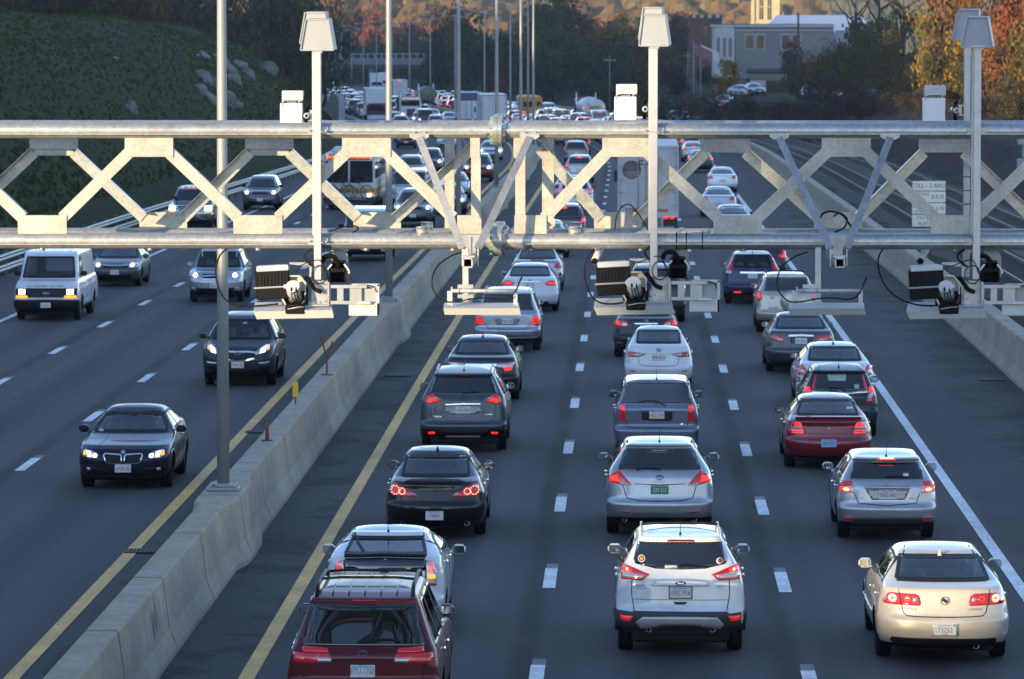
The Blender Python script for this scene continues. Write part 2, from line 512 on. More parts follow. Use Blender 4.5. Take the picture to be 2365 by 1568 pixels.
# ------------------------------------------------------------------ concrete barriers
concrete = mat('barrier_concrete', (.335, .275, .20), .85, noise=[(.5, .18), (5, .12), (1.1, .17, (6, 6, .22)), (.9, .08, (.6, .6, 3))], bump=(18, .12, .01))
joint_m = mat('joint_dark', (.06, .058, .052), .9)
stain_m = mat('tyre_scuff', (.05, .05, .05), .8, noise=[(9, .5)])
POLES_Y = [82.0 + 57.4 * k for k in range(0, 18)]
def barrier_profile(bulge=0.0, h=1.06):
 b_ = bulge
 return [(-.42 - b_, -.05), (-.42 - b_, .08), (-.31 - b_, .34), (-.22 - b_, h - .03), (-.19 - b_, h), (.19 + b_, h), (.22 + b_, h - .03), (.31 + b_, .34), (.42 + b_, .08), (.42 + b_, -.05)]
def barrier(name, tc, y0, y1, bulges, mats, joint_step=6.1, h=1.06):
 mb = MB()
 ys_ = frange(y0, 330, .75) + frange(330, y1, 4) if bulges else frange(y0, y1, 3)
 vs = []; n = 10
 for Y in ys_:
  bl = 0
  for p in bulges:
   d = abs(Y - p)
   if d < 4: bl = .13 * (1 - sst(1.5, 2.6, d))
  s = shift(Y); z = roadz(Y)
  for x, zz in barrier_profile(bl, h): vs.append((tc + x + s, Y, z + zz))
 fs = [(j * n + i, j * n + i + 1, (j + 1) * n + i + 1, (j + 1) * n + i) for j in range(len(ys_) - 1) for i in range(n - 1)]
 mb.add(vs, fs, False)
 o = mb.build(name, mats)
 Y = y0 + 2.3
 while Y < 330:
  prof = barrier_profile(.13 if any(abs(Y - p) < 1.5 for p in bulges) else .0, h)
  if not any(1.2 < abs(Y - p) < 3.2 for p in bulges):
   vs = []
   for dy in (-.02, .02):
    for x, zz in prof: vs.append((tc + (x + math.copysign(.004, x)), Y + dy, roadz(Y) + zz + (.004 if zz > .9 else 0)))
   jb = MB(); jb.add(vs, [(i, i + 1, 10 + i + 1, 10 + i) for i in range(9)]); jb.build('joint', joint_m, o)
  Y += joint_step
 return o
mbar = barrier('median_barrier', -6.72, 30, 900, POLES_Y, concrete)
tag(mbar, 'long pale concrete median barrier with lamp posts on top dividing the two carriageways', 'barrier')
rbar = barrier('roadside_barrier', 9.95, 30, 700, [], concrete)
tag(rbar, 'long concrete barrier along the outer right shoulder beside the railway', 'barrier')
sc = MB()                                            # dark scuff on the near barrier face
for i in range(26):
 yy = 67.2 + random.uniform(-.5, .5); z0 = .38 + random.random() * .3; ln = .1 + random.random() * .28
 x0 = -6.72 + .31 - (z0 - .34) * .09 / .72 * 1 + .004
 x1 = -6.72 + .31 - (z0 + ln - .34) * .09 / .72 + .004
 wd = .008 + random.random() * .02
 sc.add([(x0, yy, z0), (x0, yy + wd, z0), (x1, yy + wd + .12 * ln, z0 + ln), (x1, yy + .12 * ln, z0 + ln)], [(0, 1, 2, 3)])
sc.build('scuff_mark', stain_m, mbar)

# ------------------------------------------------------------------ lamp posts on the median
galv = mat('galvanised_steel', (.42, .42, .40), .36, metal=.6, vor=(26, .12), noise=[(1.1, .08), (40, .07), (7, .14, (.35, 1, 1))], bump=(60, .05, .003))
polem = mat('lamp_post_steel', (.29, .30, .30), .5, metal=.25, noise=[(.8, .08), (8, .06)])
lampm = mat('lamp_head_grey', (.42, .43, .44), .4, metal=.3)
lens = mat('lamp_lens', (.6, .62, .62), .15)
def lamp_post(Y, label):
 z = roadz(Y) + 1.06
 r = empty('lamp_post', (-6.72 + shift(Y), Y, z), -math.atan(shift_d(Y)) * -1)
 r.rotation_euler.z = math.atan(-shift_d(Y))
 tag(r, label, 'lamp post', 'tall grey lamp posts on the median barrier')
 pm = MB(); pm.tube([(0, 0, .04), (0, 0, 4), (0, 0, 8), (0, 0, 11.4)], [.105, .092, .078, .062], 18)
 pm.build('pole', polem, r)
 bm_ = MB(); bm_.box((0, 0, .03), (.52, .44, .05), bev=.01)
 bm_.tube([(0, 0, .05), (0, 0, .12)], [.17, .15], 18)
 bp_ = bm_.build('base_plate', polem, r)
 for sx in (-1, 1):
  for sy in (-1, 1): bb = MB(); bb.tube([(sx * .2, sy * .16, .05), (sx * .2, sy * .16, .12)], .028, 6); bb.build('anchor_bolt', lampm, bp_)
 for s in (-1, 1):
  am = MB()
  am.tube([(s * .05, 0, 10.9), (s * .9, 0, 11.35), (s * 1.9, 0, 11.68), (s * 3.0, 0, 11.8)], [.045, .04, .035, .032], 8)
  a = am.build('lamp_arm', polem, r)
  hm = MB(); hm.box((s * 3.3, 0, 11.80), (.75, .30, .14), bev=.06)
  h = hm.build('lamp_head', lampm, a)
  lm = MB(); lm.box((s * 3.35, 0, 11.715), (.4, .22, .05), bev=.02)
  lm.build('lens', lens, h)
 return r
ordn = ['nearest', 'second', 'third', 'fourth', 'fifth', 'sixth', 'seventh', 'eighth', 'ninth', 'tenth', 'eleventh', 'twelfth', 'thirteenth', 'fourteenth', 'fifteenth', 'sixteenth', 'seventeenth', 'eighteenth']
for k, Y in enumerate(POLES_Y):
 lab = 'nearest and thickest grey lamp post on the median barrier, left of the left mast' if k == 0 else '%s grey twin arm lamp post along the median barrier, counted away from the camera' % ordn[k]
 lamp_post(Y, lab)

# ------------------------------------------------------------------ small things on the median
yel = mat('reflector_yellow', (.75, .45, .02), .5)
rust = mat('rusty_iron', (.16, .065, .035), .8, noise=[(14, .35)])
rustred = mat('rusty_red_paint', (.17, .06, .04), .7, noise=[(14, .3)])
def delineator(u, v, label):
 p = Vector((-6.72, 0, 0)); 
 Y = 20
 for k in range(40):
  z = roadz(Y) + 1.06; d = ray(u, v); Y = (z - CAMZ) / d.z * d.y
 r = empty('delineator', (-6.72 + shift(Y) - .05, Y, roadz(Y) + 1.06)); tag(r, label, 'marker post', 'yellow marker plates on the median')
 m1 = MB(); m1.box((0, 0, .11), (.03, .012, .22)); m1.build('stem', rust, r)
 m2 = MB(); m2.box((0, -.012, .31), (.115, .01, .31), bev=.004); m2.build('reflector_plate', yel, r)
delineator(682, 934, 'yellow reflector plate on a short stem on the median barrier behind the nearest lamp post')
delineator(1177, 398, 'small yellow reflector plate far along the median barrier, seen through the truss')
def barrier_point(u, v):
 Y = 60
 for k in range(40):
  z = roadz(Y) + 1.06; d = ray(u, v); Y = (z - CAMZ) / d.z * d.y
 return Vector((d.x / d.y * Y, Y, roadz(Y) + 1.06))
p = barrier_point(617, 1018)
r = empty('rusty_post', p); tag(r, 'short rusty red post stub bolted to the top of the median barrier', 'post stub')
m1 = MB(); m1.tube([(0, 0, .01), (0, 0, .34)], .035, 10); m1.build('stub', rustred, r)
m1 = MB(); m1.box((0, 0, .012), (.2, .16, .02), bev=.005); m1.build('foot_plate', rust, r)
p = barrier_point(755, 866)
r = empty('rusty_bracket', p); tag(r, 'dark rusty V shaped iron bracket standing on the median barrier', 'bracket')
m1 = MB(); m1.bar((0, 0, .02), (0, 0, .42), .04, .04, (0, 1, 0)); m1.build('stem', rust, r)
for s in (-1, 1):
 m1 = MB(); m1.bar((0, 0, .38), (s * .13, 0, .80 - .06 * s), .035, .035, (0, 1, 0)); m1.build('prong', rust, r)
m1 = MB(); m1.box((0, 0, .012), (.26, .2, .02)); m1.build('foot_plate', rust, r)
grate = mat('iron_grate', (.035, .034, .034), .6, metal=.5)
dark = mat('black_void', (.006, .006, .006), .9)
for u, v, lab in ((603, 998, 'dark drain grate beside the median barrier on the oncoming side near the rusty stub'), (920, 868, 'long dark drain grate on the right of the median barrier beside the yellow line'), (2292, 878, 'dark drain grate in the outer right shoulder'), (336, 1274, 'wet drain grate left of the median barrier near the lamp post')):
 p = on_road(u, v)
 r = empty('drain_grate', (p.x, p.y, p.z + .012)); tag(r, lab, 'drain grate', 'drain grates in the shoulders')
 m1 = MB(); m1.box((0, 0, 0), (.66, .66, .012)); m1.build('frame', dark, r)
 m1 = MB()
 for i in range(9): m1.box((-.28 + .07 * i, 0, .011), (.028, .6, .008))
 m1.build('bars', grate, r)

# ------------------------------------------------------------------ guardrail on the left
gal2 = mat('guardrail_steel', (.16, .165, .17), .45, metal=.5, noise=[(.7, .12)])
post_m = mat('guardrail_post', (.12, .11, .10), .8)
gr_ = empty('guardrail', (-22.0, 300, roadz(300))); tag(gr_, 'long galvanised guardrail with three beams between the left carriageway and the grass slope', 'guardrail')
def wob_beam(zc, h):
 mb = MB(); vs = []
 ys_ = frange(110, 520, 4)
 prof = [(0, -h / 2), (.035, -h / 4), (0, 0), (.035, h / 4), (0, h / 2), (-.03, h / 2), (-.03, -h / 2)]
 n = len(prof)
 for Y in ys_:
  s = shift(Y); z = roadz(Y)
  t = -21.9 + .9 * sst(200, 330, Y)
  for x, zz in prof: vs.append((t + x + s + 22.0, Y - 300, z + zc + zz - roadz(300)))
 fs = [(j * n + i, j * n + (i + 1) % n, (j + 1) * n + (i + 1) % n, (j + 1) * n + i) for j in range(len(ys_) - 1) for i in range(n)]
 mb.add(vs, fs); mb.build('beam', gal2, gr_)
wob_beam(.42, .24); wob_beam(.80, .24)
pm0 = None
for Y in frange(112, 500, 4.2):
 t = -22.05 + .9 * sst(200, 330, Y)
 loc = (t + shift(Y) + 22.0, Y - 300, roadz(Y) - roadz(300))
 if pm0 is None:
  m1 = MB(); m1.box((0, 0, .45), (.12, .12, 1.1)); pm0 = m1.build('post', post_m, gr_); pm0.location = loc
 else:
  c = pm0.copy(); COL.objects.link(c); c.parent = gr_; c.location = loc
# marker cones beyond the guardrail
conew = mat('cone_white', (.6, .6, .58), .6); coneo = mat('cone_orange', (.55, .12, .03), .6)
for i, (u, v) in enumerate(((597, 398), (612, 390), (628, 386), (640, 380))):
 p = on_road(u, v); p.x = -20.4 + shift(p.y)
 r = empty('traffic_drum', (p.x, p.y, p.z)); tag(r, 'white and orange traffic drum beyond the guardrail, %s of four from the left' % ['first', 'second', 'third', 'fourth'][i], 'traffic drum', 'traffic drums beyond the guardrail')
 m1 = MB(); m1.tube([(0, 0, 0), (0, 0, .95)], [.29, .24], 12); m1.build('drum', conew, r)
 m1 = MB(); m1.tube([(0, 0, .3), (0, 0, .5)], [.285, .275], 12); m1.tube([(0, 0, .68), (0, 0, .82)], [.27, .262], 12); m1.build('band', coneo, r)

# concrete retaining wall where the slope meets the curving road
wallm = mat('retaining_wall_concrete', (.20, .19, .175), .85, noise=[(.3, .14), (2, .1)])
mb = MB(); vs = []
ys_ = frange(440, 580, 4)
for Y in ys_:
 h = 1.0 + 2.6 * sst(440, 500, Y) - 2.0 * sst(530, 576, Y)
 for x, z in ((-22.9, -.2), (-22.9, h), (-23.5, h), (-23.5, -.2)): vs.append((x + shift(Y), Y, roadz(Y) + z))
fs = [(j * 4 + i, j * 4 + (i + 1) % 4, (j + 1) * 4 + (i + 1) % 4, (j + 1) * 4 + i) for j in range(len(ys_) - 1) for i in range(4)] + [(0, 1, 2, 3)]
mb.add(vs, fs)
tag(mb.build('retaining_wall', wallm), 'grey concrete retaining wall curving at the foot of the grass hillside', 'wall')

# ------------------------------------------------------------------ railway right of the barrier
ballast = mat('ballast', (.040, .034, .030), .95, noise=[(6, .5), (.4, .3)], bump=(9, .8, .05))
railm = mat('rail_steel', (.12, .10, .085), .5, metal=.4)
mb = MB()
bt = [(12.6, -.72), (13.4, -.50), (20.4, -.50), (21.2, -.72)]
ys_ = frange(40, 330, 8) + frange(330, 620, 5); vs = []
for Y in ys_:
 for t, z in bt: vs.append((t + shift(Y) * .6, Y, roadz(Y) + z + .12))
mb.add(vs, [(j * 4 + i, j * 4 + i + 1, (j + 1) * 4 + i + 1, (j + 1) * 4 + i) for j in range(len(ys_) - 1) for i in range(3)])
tag(mb.build('track_bed', ballast), kind='structure')
tie_m = mat('timber_tie', (.05, .04, .032), .9)
for tcen, lab in ((14.9, 'railway track nearer the road barrier'), (18.8, 'second railway track below the wooded bank')):
 r = empty('railway_track', (tcen, 40, roadz(40) - .38)); tag(r, lab + ', two rails on dark ballast', 'railway track', 'railway tracks')
 for s in (-.72, .72):
  mb = MB(); vs = []
  for Y in ys_:
   for x, z in ((-.04, -.02), (-.04, .17), (.04, .17), (.04, -.02)): vs.append((s + x + shift(Y) * .6, Y - 40, roadz(Y) - roadz(40) + z))
  mb.add(vs, [(j * 4 + i, j * 4 + i + 1, (j + 1) * 4 + i + 1, (j + 1) * 4 + i) for j in range(len(ys_) - 1) for i in range(3)])
  mb.build('rail', railm, r)
 mb = MB()
 for Y in frange(150, 420, .75): mb.box((shift(Y) * .6, Y - 40, roadz(Y) - roadz(40) + .01), (2.5, .23, .06))
 tag(mb.build('ties', tie_m, r), kind='stuff')
# ------------------------------------------------------------------ toll gantry
GY = 56.0
RY = 57.3
def G(u, v, Y=GY): return at(u, v, Y)
K = GY / F                                   # metres per pixel at the gantry
alu = mat('white_powder_coat', (.55, .55, .54), .45, noise=[(6, .05)])
hoodm = mat('pale_grey_shell', (.33, .345, .37), .42, noise=[(3, .06)])
alum = mat('mast_aluminium', (.52, .51, .50), .42, metal=.35, noise=[(9, .08), (2.5, .06)])
strutm = mat('dull_strut_steel', (.26, .27, .29), .5, metal=.5, noise=[(8, .2), (30, .15)])
blackp = mat('black_plastic', (.008, .008, .008), .5, spec=.12)
blackr = mat('black_rubber', (.009, .009, .009), .55, spec=.15)
rimg = mat('grey_edge', (.30, .30, .30), .5)
green = mat('green_zinc_bolt', (.13, .36, .24), .5)
darkbolt = mat('dark_bolt', (.10, .12, .15), .5)
zinc = mat('zinc_bracket', (.40, .41, .42), .38, metal=.55, noise=[(7, .14)])
warmplate = mat('gusset_steel', (.42, .405, .36), .48, metal=.4, vor=(60, .10), noise=[(4, .12), (26, .12), (2.6, .16)], bump=(90, .08, .004))

gan = empty('toll_gantry', (0, GY, 0))
tag(gan, 'galvanised steel box truss gantry spanning the highway across the whole picture', 'gantry')
def gpart(mb, name, m, parent=None):
 o = mb.build(name, m, parent if parent is not None else gan)
 if parent is None: o.matrix_parent_inverse = Matrix.Translation((0, -GY, 0))
 return o
X0, X1 = -24.0, 14.5
ztop = G(1100, 301.5).z; zbot = G(1100, 556.5).z
PR = .0915
xj = G(1149, 300).x
for nm, Y, z in (('top_chord', GY, ztop), ('top_chord', RY, ztop), ('bottom_chord', GY, zbot), ('bottom_chord', RY, zbot)):
 mb = MB(); mb.tube([(X0, Y, z), (-6, Y, z), (xj - .1, Y, z), (xj + .1, Y, z), (6, Y, z), (X1, Y, z)], PR, 40)
 mb.lathe([(PR, -.10), (.172, -.047), (.172, -.002), (PR, -.002)], lambda a, b, h, Y=Y, z=z: (xj + h, Y + a, z + b), 32, False)
 mb.lathe([(PR, .002), (.172, .002), (.172, .047), (PR, .10)], lambda a, b, h, Y=Y, z=z: (xj + h, Y + a, z + b), 32, False)
 ch = gpart(mb, nm, galv)
 for side, m in ((-1, green), (1, darkbolt)):
  for k in range(10):
   a = 2 * math.pi * (k + .5) / 10
   mb = MB(); mb.tube([(xj + side * .045, Y + .137 * math.cos(a), z + .137 * math.sin(a)), (xj + side * .085, Y + .137 * math.cos(a), z + .137 * math.sin(a))], .021, 6, smooth=False); mb.build('flange_bolt', m, ch)
# thin cable ledge running along the front of both front chords
for v, cuts in ((309, ((-1300, 735), (757, 1125), (1212, 3200))), (563, ((-1300, 735), (757, 1065), (1198, 3200)))):
 for a, b_ in cuts:
  pa, pb = G(a, v, GY - .1), G(b_, v, GY - .1)
  mb = MB(); mb.box(((pa.x + pb.x) / 2, GY - .118, pa.z), (pb.x - pa.x, .06, .010))
  gpart(mb, 'cable_ledge', galv)
# gusset plates, angle diagonals
def plate(u0, v0, u1, v1, Y, name='gusset_plate', m=warmplate, th=.012):
 a, b_ = G(u0, v0, Y), G(u1, v1, Y)
 mb = MB(); mb.box(((a.x + b_.x) / 2, Y, (a.z + b_.z) / 2), (abs(b_.x - a.x), th, abs(b_.z - a.z)))
 return gpart(mb, name, m)
def angle(u0, v0, u1, v1, Y, wpx=27, inward=1, name='diagonal'):
 """steel angle: one leg faces the camera, the other points into the truss"""
 a, b_ = G(u0, v0, Y), G(u1, v1, Y)
 d = (b_ - a).normalized(); n = Vector((-d.z, 0, d.x))
 if n.z < 0: n = -n
 wd = wpx * K
 mb = MB()
 mb.bar(a, b_, .010, wd, tuple(n))
 o_ = n * (wd / 2 - .005) * (1 if inward > 0 else 1)
 s = Vector((0, inward * (wd * .5 + .005), 0))
 mb.bar(a + o_ + s, b_ + o_ + s, wd, .010, tuple(n))
 return gpart(mb, name, galv if inward < 0 else warmplate)
FY_, BY_ = GY - .05, RY + .04
fb = [-900, -402, 98, 596, 1092]; ft = [-1151, -652, -154, 344, 846]
for u in fb[:-1]: plate(u - 57, 497, u + 56, 540, FY_)
for u in ft: plate(u - 56, 318, u + 56, 362, FY_)
fb2 = [1212, 1704, 2206, 2706, 3206]; ft2 = [1448, 1955, 2456, 2956]
for u in fb2[1:]: plate(u - 56, 497, u + 56, 540, FY_)
for u in ft2: plate(u - 57, 318, u + 56, 362, FY_)
plate(1056, 497, 1112, 540, FY_); plate(1188, 497, 1262, 540, FY_)
plate(1086, 318, 1108, 364, FY_); plate(1186, 318, 1214, 364, FY_)
def chain(bs, ts_, Y, inward, rev=False):
 for b_ in bs:
  for t in ts_:
   if abs(abs(b_ - t) - 250) < 16:
    s = 1 if t > b_ else -1
    angle(b_ + s * 46, 503, t - s * 46, 352, Y + (.018 if inward > 0 else -.018), 27, inward)
chain(fb, ft, FY_, 1); chain(fb2, ft2, FY_, 1)
# rear plane, opposite phase
rt = [-879, -376, 124, 622]; rb = [-1130, -628, -128, 378, 872]
rt2 = [1675, 2180, 2680, 3180]; rb2 = [1428, 1936, 2430, 2930]
for u in rt: plate(u - 56, 318, u + 56, 345, BY_); plate(u - 45, 346, u + 45, 359, BY_ - .02, 'batten')
for u in rt2: plate(u - 58, 318, u + 58, 352, BY_)
for u in rb + rb2: plate(u - 56, 490, u + 54, 532, BY_)
chain(rb, rt, BY_, -1); chain(rb2, rt2, BY_, -1)
angle(872 + 40, 505, 1098, 335, BY_ - .018, 27, -1); angle(1428 - 40, 505, 1245, 340, BY_ - .018, 27, -1)
# end posts on both sides of the bolted joint
def post(u0, u1, Y, v0=318, v1=540):
 a, b_ = G(u0, v0, Y), G(u1, v1, Y)
 mb = MB(); mb.box(((a.x + b_.x) / 2, Y, (a.z + b_.z) / 2), (b_.x - a.x, .012, a.z - b_.z))
 mb.box((b_.x - .005, Y + .05, (a.z + b_.z) / 2), (.010, .09, a.z - b_.z))
 return gpart(mb, 'end_post', warmplate)
post(1088, 1110, FY_ + .02); post(1190, 1213, FY_ + .02); post(1027, 1049, BY_ - .02); post(1252, 1279, BY_ - .02)
plate(1250, 505, 1282, 535, BY_ - .035); plate(1250, 318, 1280, 345, BY_ - .035)
# cross members between the two planes, seen above the bottom chord
for a, b_ in ((158, 318), (428, 540), (655, 830), (905, 1055), (1265, 1400), (1500, 1640), (1765, 1900), (1990, 2150), (2265, 2400)):
 pa, pb = G(a, 540, GY + .4), G(b_, 540, GY + 1.1)
 mb = MB(); mb.bar((pa.x, GY + .05, zbot + .02), (pb.x, RY - .05, zbot + .02), .012, .085)
 gpart(mb, 'plan_brace', galv)
for u in (97, 347, 596, 846, 1046, 1226, 1480, 1716, 1955, 2205):
 p = G(u, 560); mb = MB(); mb.tube([(p.x, GY, zbot - PR + .01), (p.x, GY, zbot - PR - .022)], .033, 14)
 gpart(mb, 'drain_plug', galv)
for u in (975, 1327):
 for Y in (GY, RY):
  p = G(u, 540, GY); mb = MB(); mb.tube([(p.x, Y, zbot + .05), (p.x, Y, zbot + .155)], .068, 20); mb.tube([(p.x, Y, zbot + .155), (p.x, Y, zbot + .163)], .074, 20)
  gpart(mb, 'hand_hole', galv)
# towers outside the picture carrying the truss
for x in (X0 + .4, X1 - .4):
 mb = MB()
 for Y in (GY, RY): mb.tube([(x, Y, 0.0 if x < 0 else -.9), (x, Y, ztop + .4)], .16, 20)
 gpart(mb, 'tower_leg', galv)

def seg(name, mb, m, parent): return mb.build(name, m, parent)
def local_root(name, u, v, Y, label, cat, group=None):
 p = G(u, v, Y)
 r = empty(name, p); tag(r, label, cat, group)
 return r, p
class LB(MB):
 """mesh builder whose points are given in world space and stored relative to a root"""
 def __init__(s, origin): super().__init__(); s.o = Vector(origin)
 def build(s, name, m, parent=None, fixn=True):
  s.v = [tuple(Vector(p) - s.o) for p in s.v]
  return super().build(name, m, parent, fixn)

# ---- tall camera hood masts
def hood(b, u0t, u1t, vt, u0b, u1b, vb, Y, th):
 """a tapered shell: narrow on top, its broad face towards the camera"""
 a, c, d, e = G(u0t, vt, Y), G(u1t, vt, Y), G(u1b, vb, Y), G(u0b, vb, Y)
 sh = .02
 fr = [a, c, d, e]
 bk = [Vector((q.x + .035, q.y + th, q.z + .015)) for q in fr]
 b.add(fr + bk, [(0, 1, 2, 3), (4, 7, 6, 5), (0, 4, 5, 1), (1, 5, 6, 2), (2, 6, 7, 3), (3, 7, 4, 0)])
 ins = 5 * K
 for i in range(4):                                          # raised edge of the front panel
  p, q = fr[i], fr[(i + 1) % 4]
  b.bar(p + Vector((0, -.006, 0)), q + Vector((0, -.006, 0)), .012, ins * 1.3, (0, 1, 0))
MASTY = GY - PR - .075
def hood_mast(um, vtop, hoods, label, vbot=646, shade=0):
 p = G(um, 560, MASTY)
 r = empty('hood_mast', p); tag(r, label, 'camera mast', 'tall square masts with tapered hoods on the gantry')
 mb = LB(p)
 zt, zb = G(um, vtop, MASTY).z, G(um, vbot, MASTY).z
 mb.box((p.x, MASTY, (zt + zb) / 2), (17 * K, .085, zt - zb), bev=.006)
 mb.box((p.x - 10.2 * K, MASTY + .045, (zt + zb) / 2 + .25), (5 * K, .03, zt - zb - .5))
 mb.build('mast', alum, r)
 for i, h in enumerate(hoods):
  hb = LB(p); hood(hb, *h)
  hb.build('hood', hoodm, r)
 mb = LB(p)
 mb.box((p.x, MASTY, zt + .012), (34 * K, .13, .012)); mb.box((p.x, MASTY, zt - .02), (22 * K, .11, .022))
 mb.build('top_bracket', zinc, r)
 for z in (ztop, zbot):
  mb = LB(p)
  mb.box((p.x, GY - PR - .02, z), (46 * K, .035, .075)); mb.box((p.x, MASTY - .047, z - .01), (24 * K, .008, .012))
  for s in (-1, 1): mb.tube([(p.x + s * 19 * K, GY - PR - .09, z), (p.x + s * 19 * K, GY - PR, z)], .012, 8)
  mb.build('clamp', zinc, r)
 return r
hood_mast(734, 116, ((704, 750, 29, 692, 757, 100, MASTY + .06, .10), (706, 758, 45, 694, 770, 116, MASTY - .05, .11)), 'tall square white mast with two tapered hoods, on the left of the gantry', 646)
hood_mast(1510, 106, ((1485, 1527, 18, 1474, 1530, 90, MASTY + .06, .10), (1484, 1534, 35, 1475, 1544, 106, MASTY - .05, .11)), 'tall square white mast with two tapered hoods, in the middle of the gantry', 640)
hood_mast(2255, 109, ((2234, 2280, 40, 2219, 2292, 109, MASTY - .05, .11),), 'tall square mast with one tapered hood in shade, at the right of the gantry', 645)
p = G(2233, 300, RY + .2); r = empty('hood_mast', p); tag(r, 'tall square hooded mast fixed to the rear of the gantry behind the right mast', 'camera mast', 'tall square masts with tapered hoods on the gantry')
mb = LB(p); zt, zb = G(2233, 95, p.y).z, G(2233, 640, p.y).z
mb.box((p.x, p.y, (zt + zb) / 2), (15 * K, .085, zt - zb), bev=.006); mb.build('mast', alum, r)
hb = LB(p); hood(hb, 2213, 2259, 23, 2198, 2262, 92, p.y - .06, .11); hb.build('hood', hoodm, r)
for v in (408, 440, 471, 505):
 mb = LB(p); q = G(2233, v, p.y); mb.box(q, (17 * K, .10, .010)); mb.build('cable_tie', blackp, r)

# ---- box antennas standing above the top chord beside the masts
whitebox = mat('white_box_shell', (.74, .74, .73), .4)
greybox = mat('cast_grey_lid', (.52, .52, .51), .5, noise=[(40, .18)])
redtag = mat('red_tag', (.6, .03, .03), .5)
def tracker(u0, uk, label, dv=0):
 Yb = GY + .32
 p = G(u0 + 25, 290, Yb); r = empty('box_antenna', p); tag(r, label, 'antenna box', 'white box units above the top chord')
 def bx(u0_, v0_, u1_, v1_, th, dy, m, nm, bev=.006):
  a, b_ = G(u0_, v0_ + dv, Yb), G(u1_, v1_ + dv, Yb)
  mb = LB(p); mb.box(((a.x + b_.x) / 2, Yb + dy, (a.z + b_.z) / 2), (b_.x - a.x, th, a.z - b_.z), bev=bev); return mb.build(nm, m, r)
 bx(u0, 238, u0 + 51, 292, .16, 0, whitebox, 'lower_box')
 bx(u0 + 4, 209, u0 + 53, 232, .14, .0, greybox, 'upper_box')
 bx(u0 + 4, 238.5, u0 + 7, 242.5, .005, -.083, redtag, 'red_sticker', .001)
 for k in (0, 1):
  a, c = G(u0 + 5 + 38 * k, 239 + dv, Yb), G(u0 + 13 + 38 * k, 233 + dv, Yb)
  mb = LB(p); mb.tube([(a.x, Yb - .05, a.z), (a.x, Yb - .05, c.z), (c.x, Yb - .05, c.z)], .009, 6); mb.build('handle', alum, r)
 mb = LB(p)
 for i in range(4):
  q = G(u0 + 17 + 6 * i, 236 + dv, Yb); mb.tube([(q.x, Yb - .02, q.z - .01), (q.x, Yb - .02, q.z + .014)], .011, 8)
 mb.build('connectors', zinc, r)
 # side arm: tube end, brackets, cable bundle between the box and the mast
 q = G(uk, 267 + dv, Yb - .1)
 mb = LB(p)
 vs = []
 mb.lathe([(.020, -.10), (.033, -.10), (.033, .5), (.020, .5), (.020, -.10)], lambda a, b_, h: (q.x + a, q.y + h, q.z + b_), 18)
 mb.build('arm_tube', alum, r)
 mb = LB(p)
 for v in (255, 278):
  c = G(uk + 14, v + dv, Yb - .1); mb.box((c.x, c.y, c.z), (16 * K, .05, .012))
 c = G(uk + 10, 266 + dv, Yb - .1); mb.box((c.x, c.y, c.z), (6 * K, .05, .10))
 mb.build('arm_bracket', zinc, r)
 mb = LB(p)
 for j in range(4):
  pts = [(u0 + 52, 224 + j * 4), (u0 + 60, 222 + 5 * j), (uk + 10 - j, 232 + 3 * j), (uk + 3 - 2 * j, 248), (uk - 4 - j, 262), (uk + 2 - j * 2, 290)]
  mb.tube([tuple(G(a, b_ + dv, Yb - .02 - .01 * j)) for a, b_ in pts], .0075, 6)
 mb.build('cables', blackr, r)
 return r
tracker(648, 709, 'white box antenna unit above the top chord beside the left mast')
tracker(1419, 1490, 'white box antenna unit above the top chord beside the middle mast', -15)
tracker(2131, 2208, 'white box antenna unit above the top chord beside the right mast', -12)

# ---- camera clusters hanging at the foot of each mast
ledm = mat('led_glass', (.16, .16, .155), .10, metal=.7)
beige = mat('camera_beige', (.50, .46, .37), .5)
def corr_hose(b, pts, r0=.026):
 pts = [Vector(p) for p in pts]
 out = []; rs = []
 n = 60
 for i in range(n + 1):
  f = i / n * (len(pts) - 1); k = min(int(f), len(pts) - 2); t = f - k
  p0, p1, p2, p3 = pts[max(k - 1, 0)], pts[k], pts[k + 1], pts[min(k + 2, len(pts) - 1)]
  q = .5 * ((2 * p1) + (p2 - p0) * t + (2 * p0 - 5 * p1 + 4 * p2 - p3) * t * t + (3 * p1 - p0 - 3 * p2 + p3) * t ** 3)
  out.append(q); rs.append(r0 * (1.0 if i % 2 else .80))
 b.tube(out, rs, 10, smooth=False)
def smooth_pts(pts, n=24):
 pts = [Vector(p) for p in pts]; out = []
 for i in range(n + 1):
  f = i / n * (len(pts) - 1); k = min(int(f), len(pts) - 2); t = f - k
  p0, p1, p2, p3 = pts[max(k - 1, 0)], pts[k], pts[k + 1], pts[min(k + 2, len(pts) - 1)]
  out.append(.5 * ((2 * p1) + (p2 - p0) * t + (2 * p0 - 5 * p1 + 4 * p2 - p3) * t * t + (3 * p1 - p0 - 3 * p2 + p3) * t ** 3))
 return out
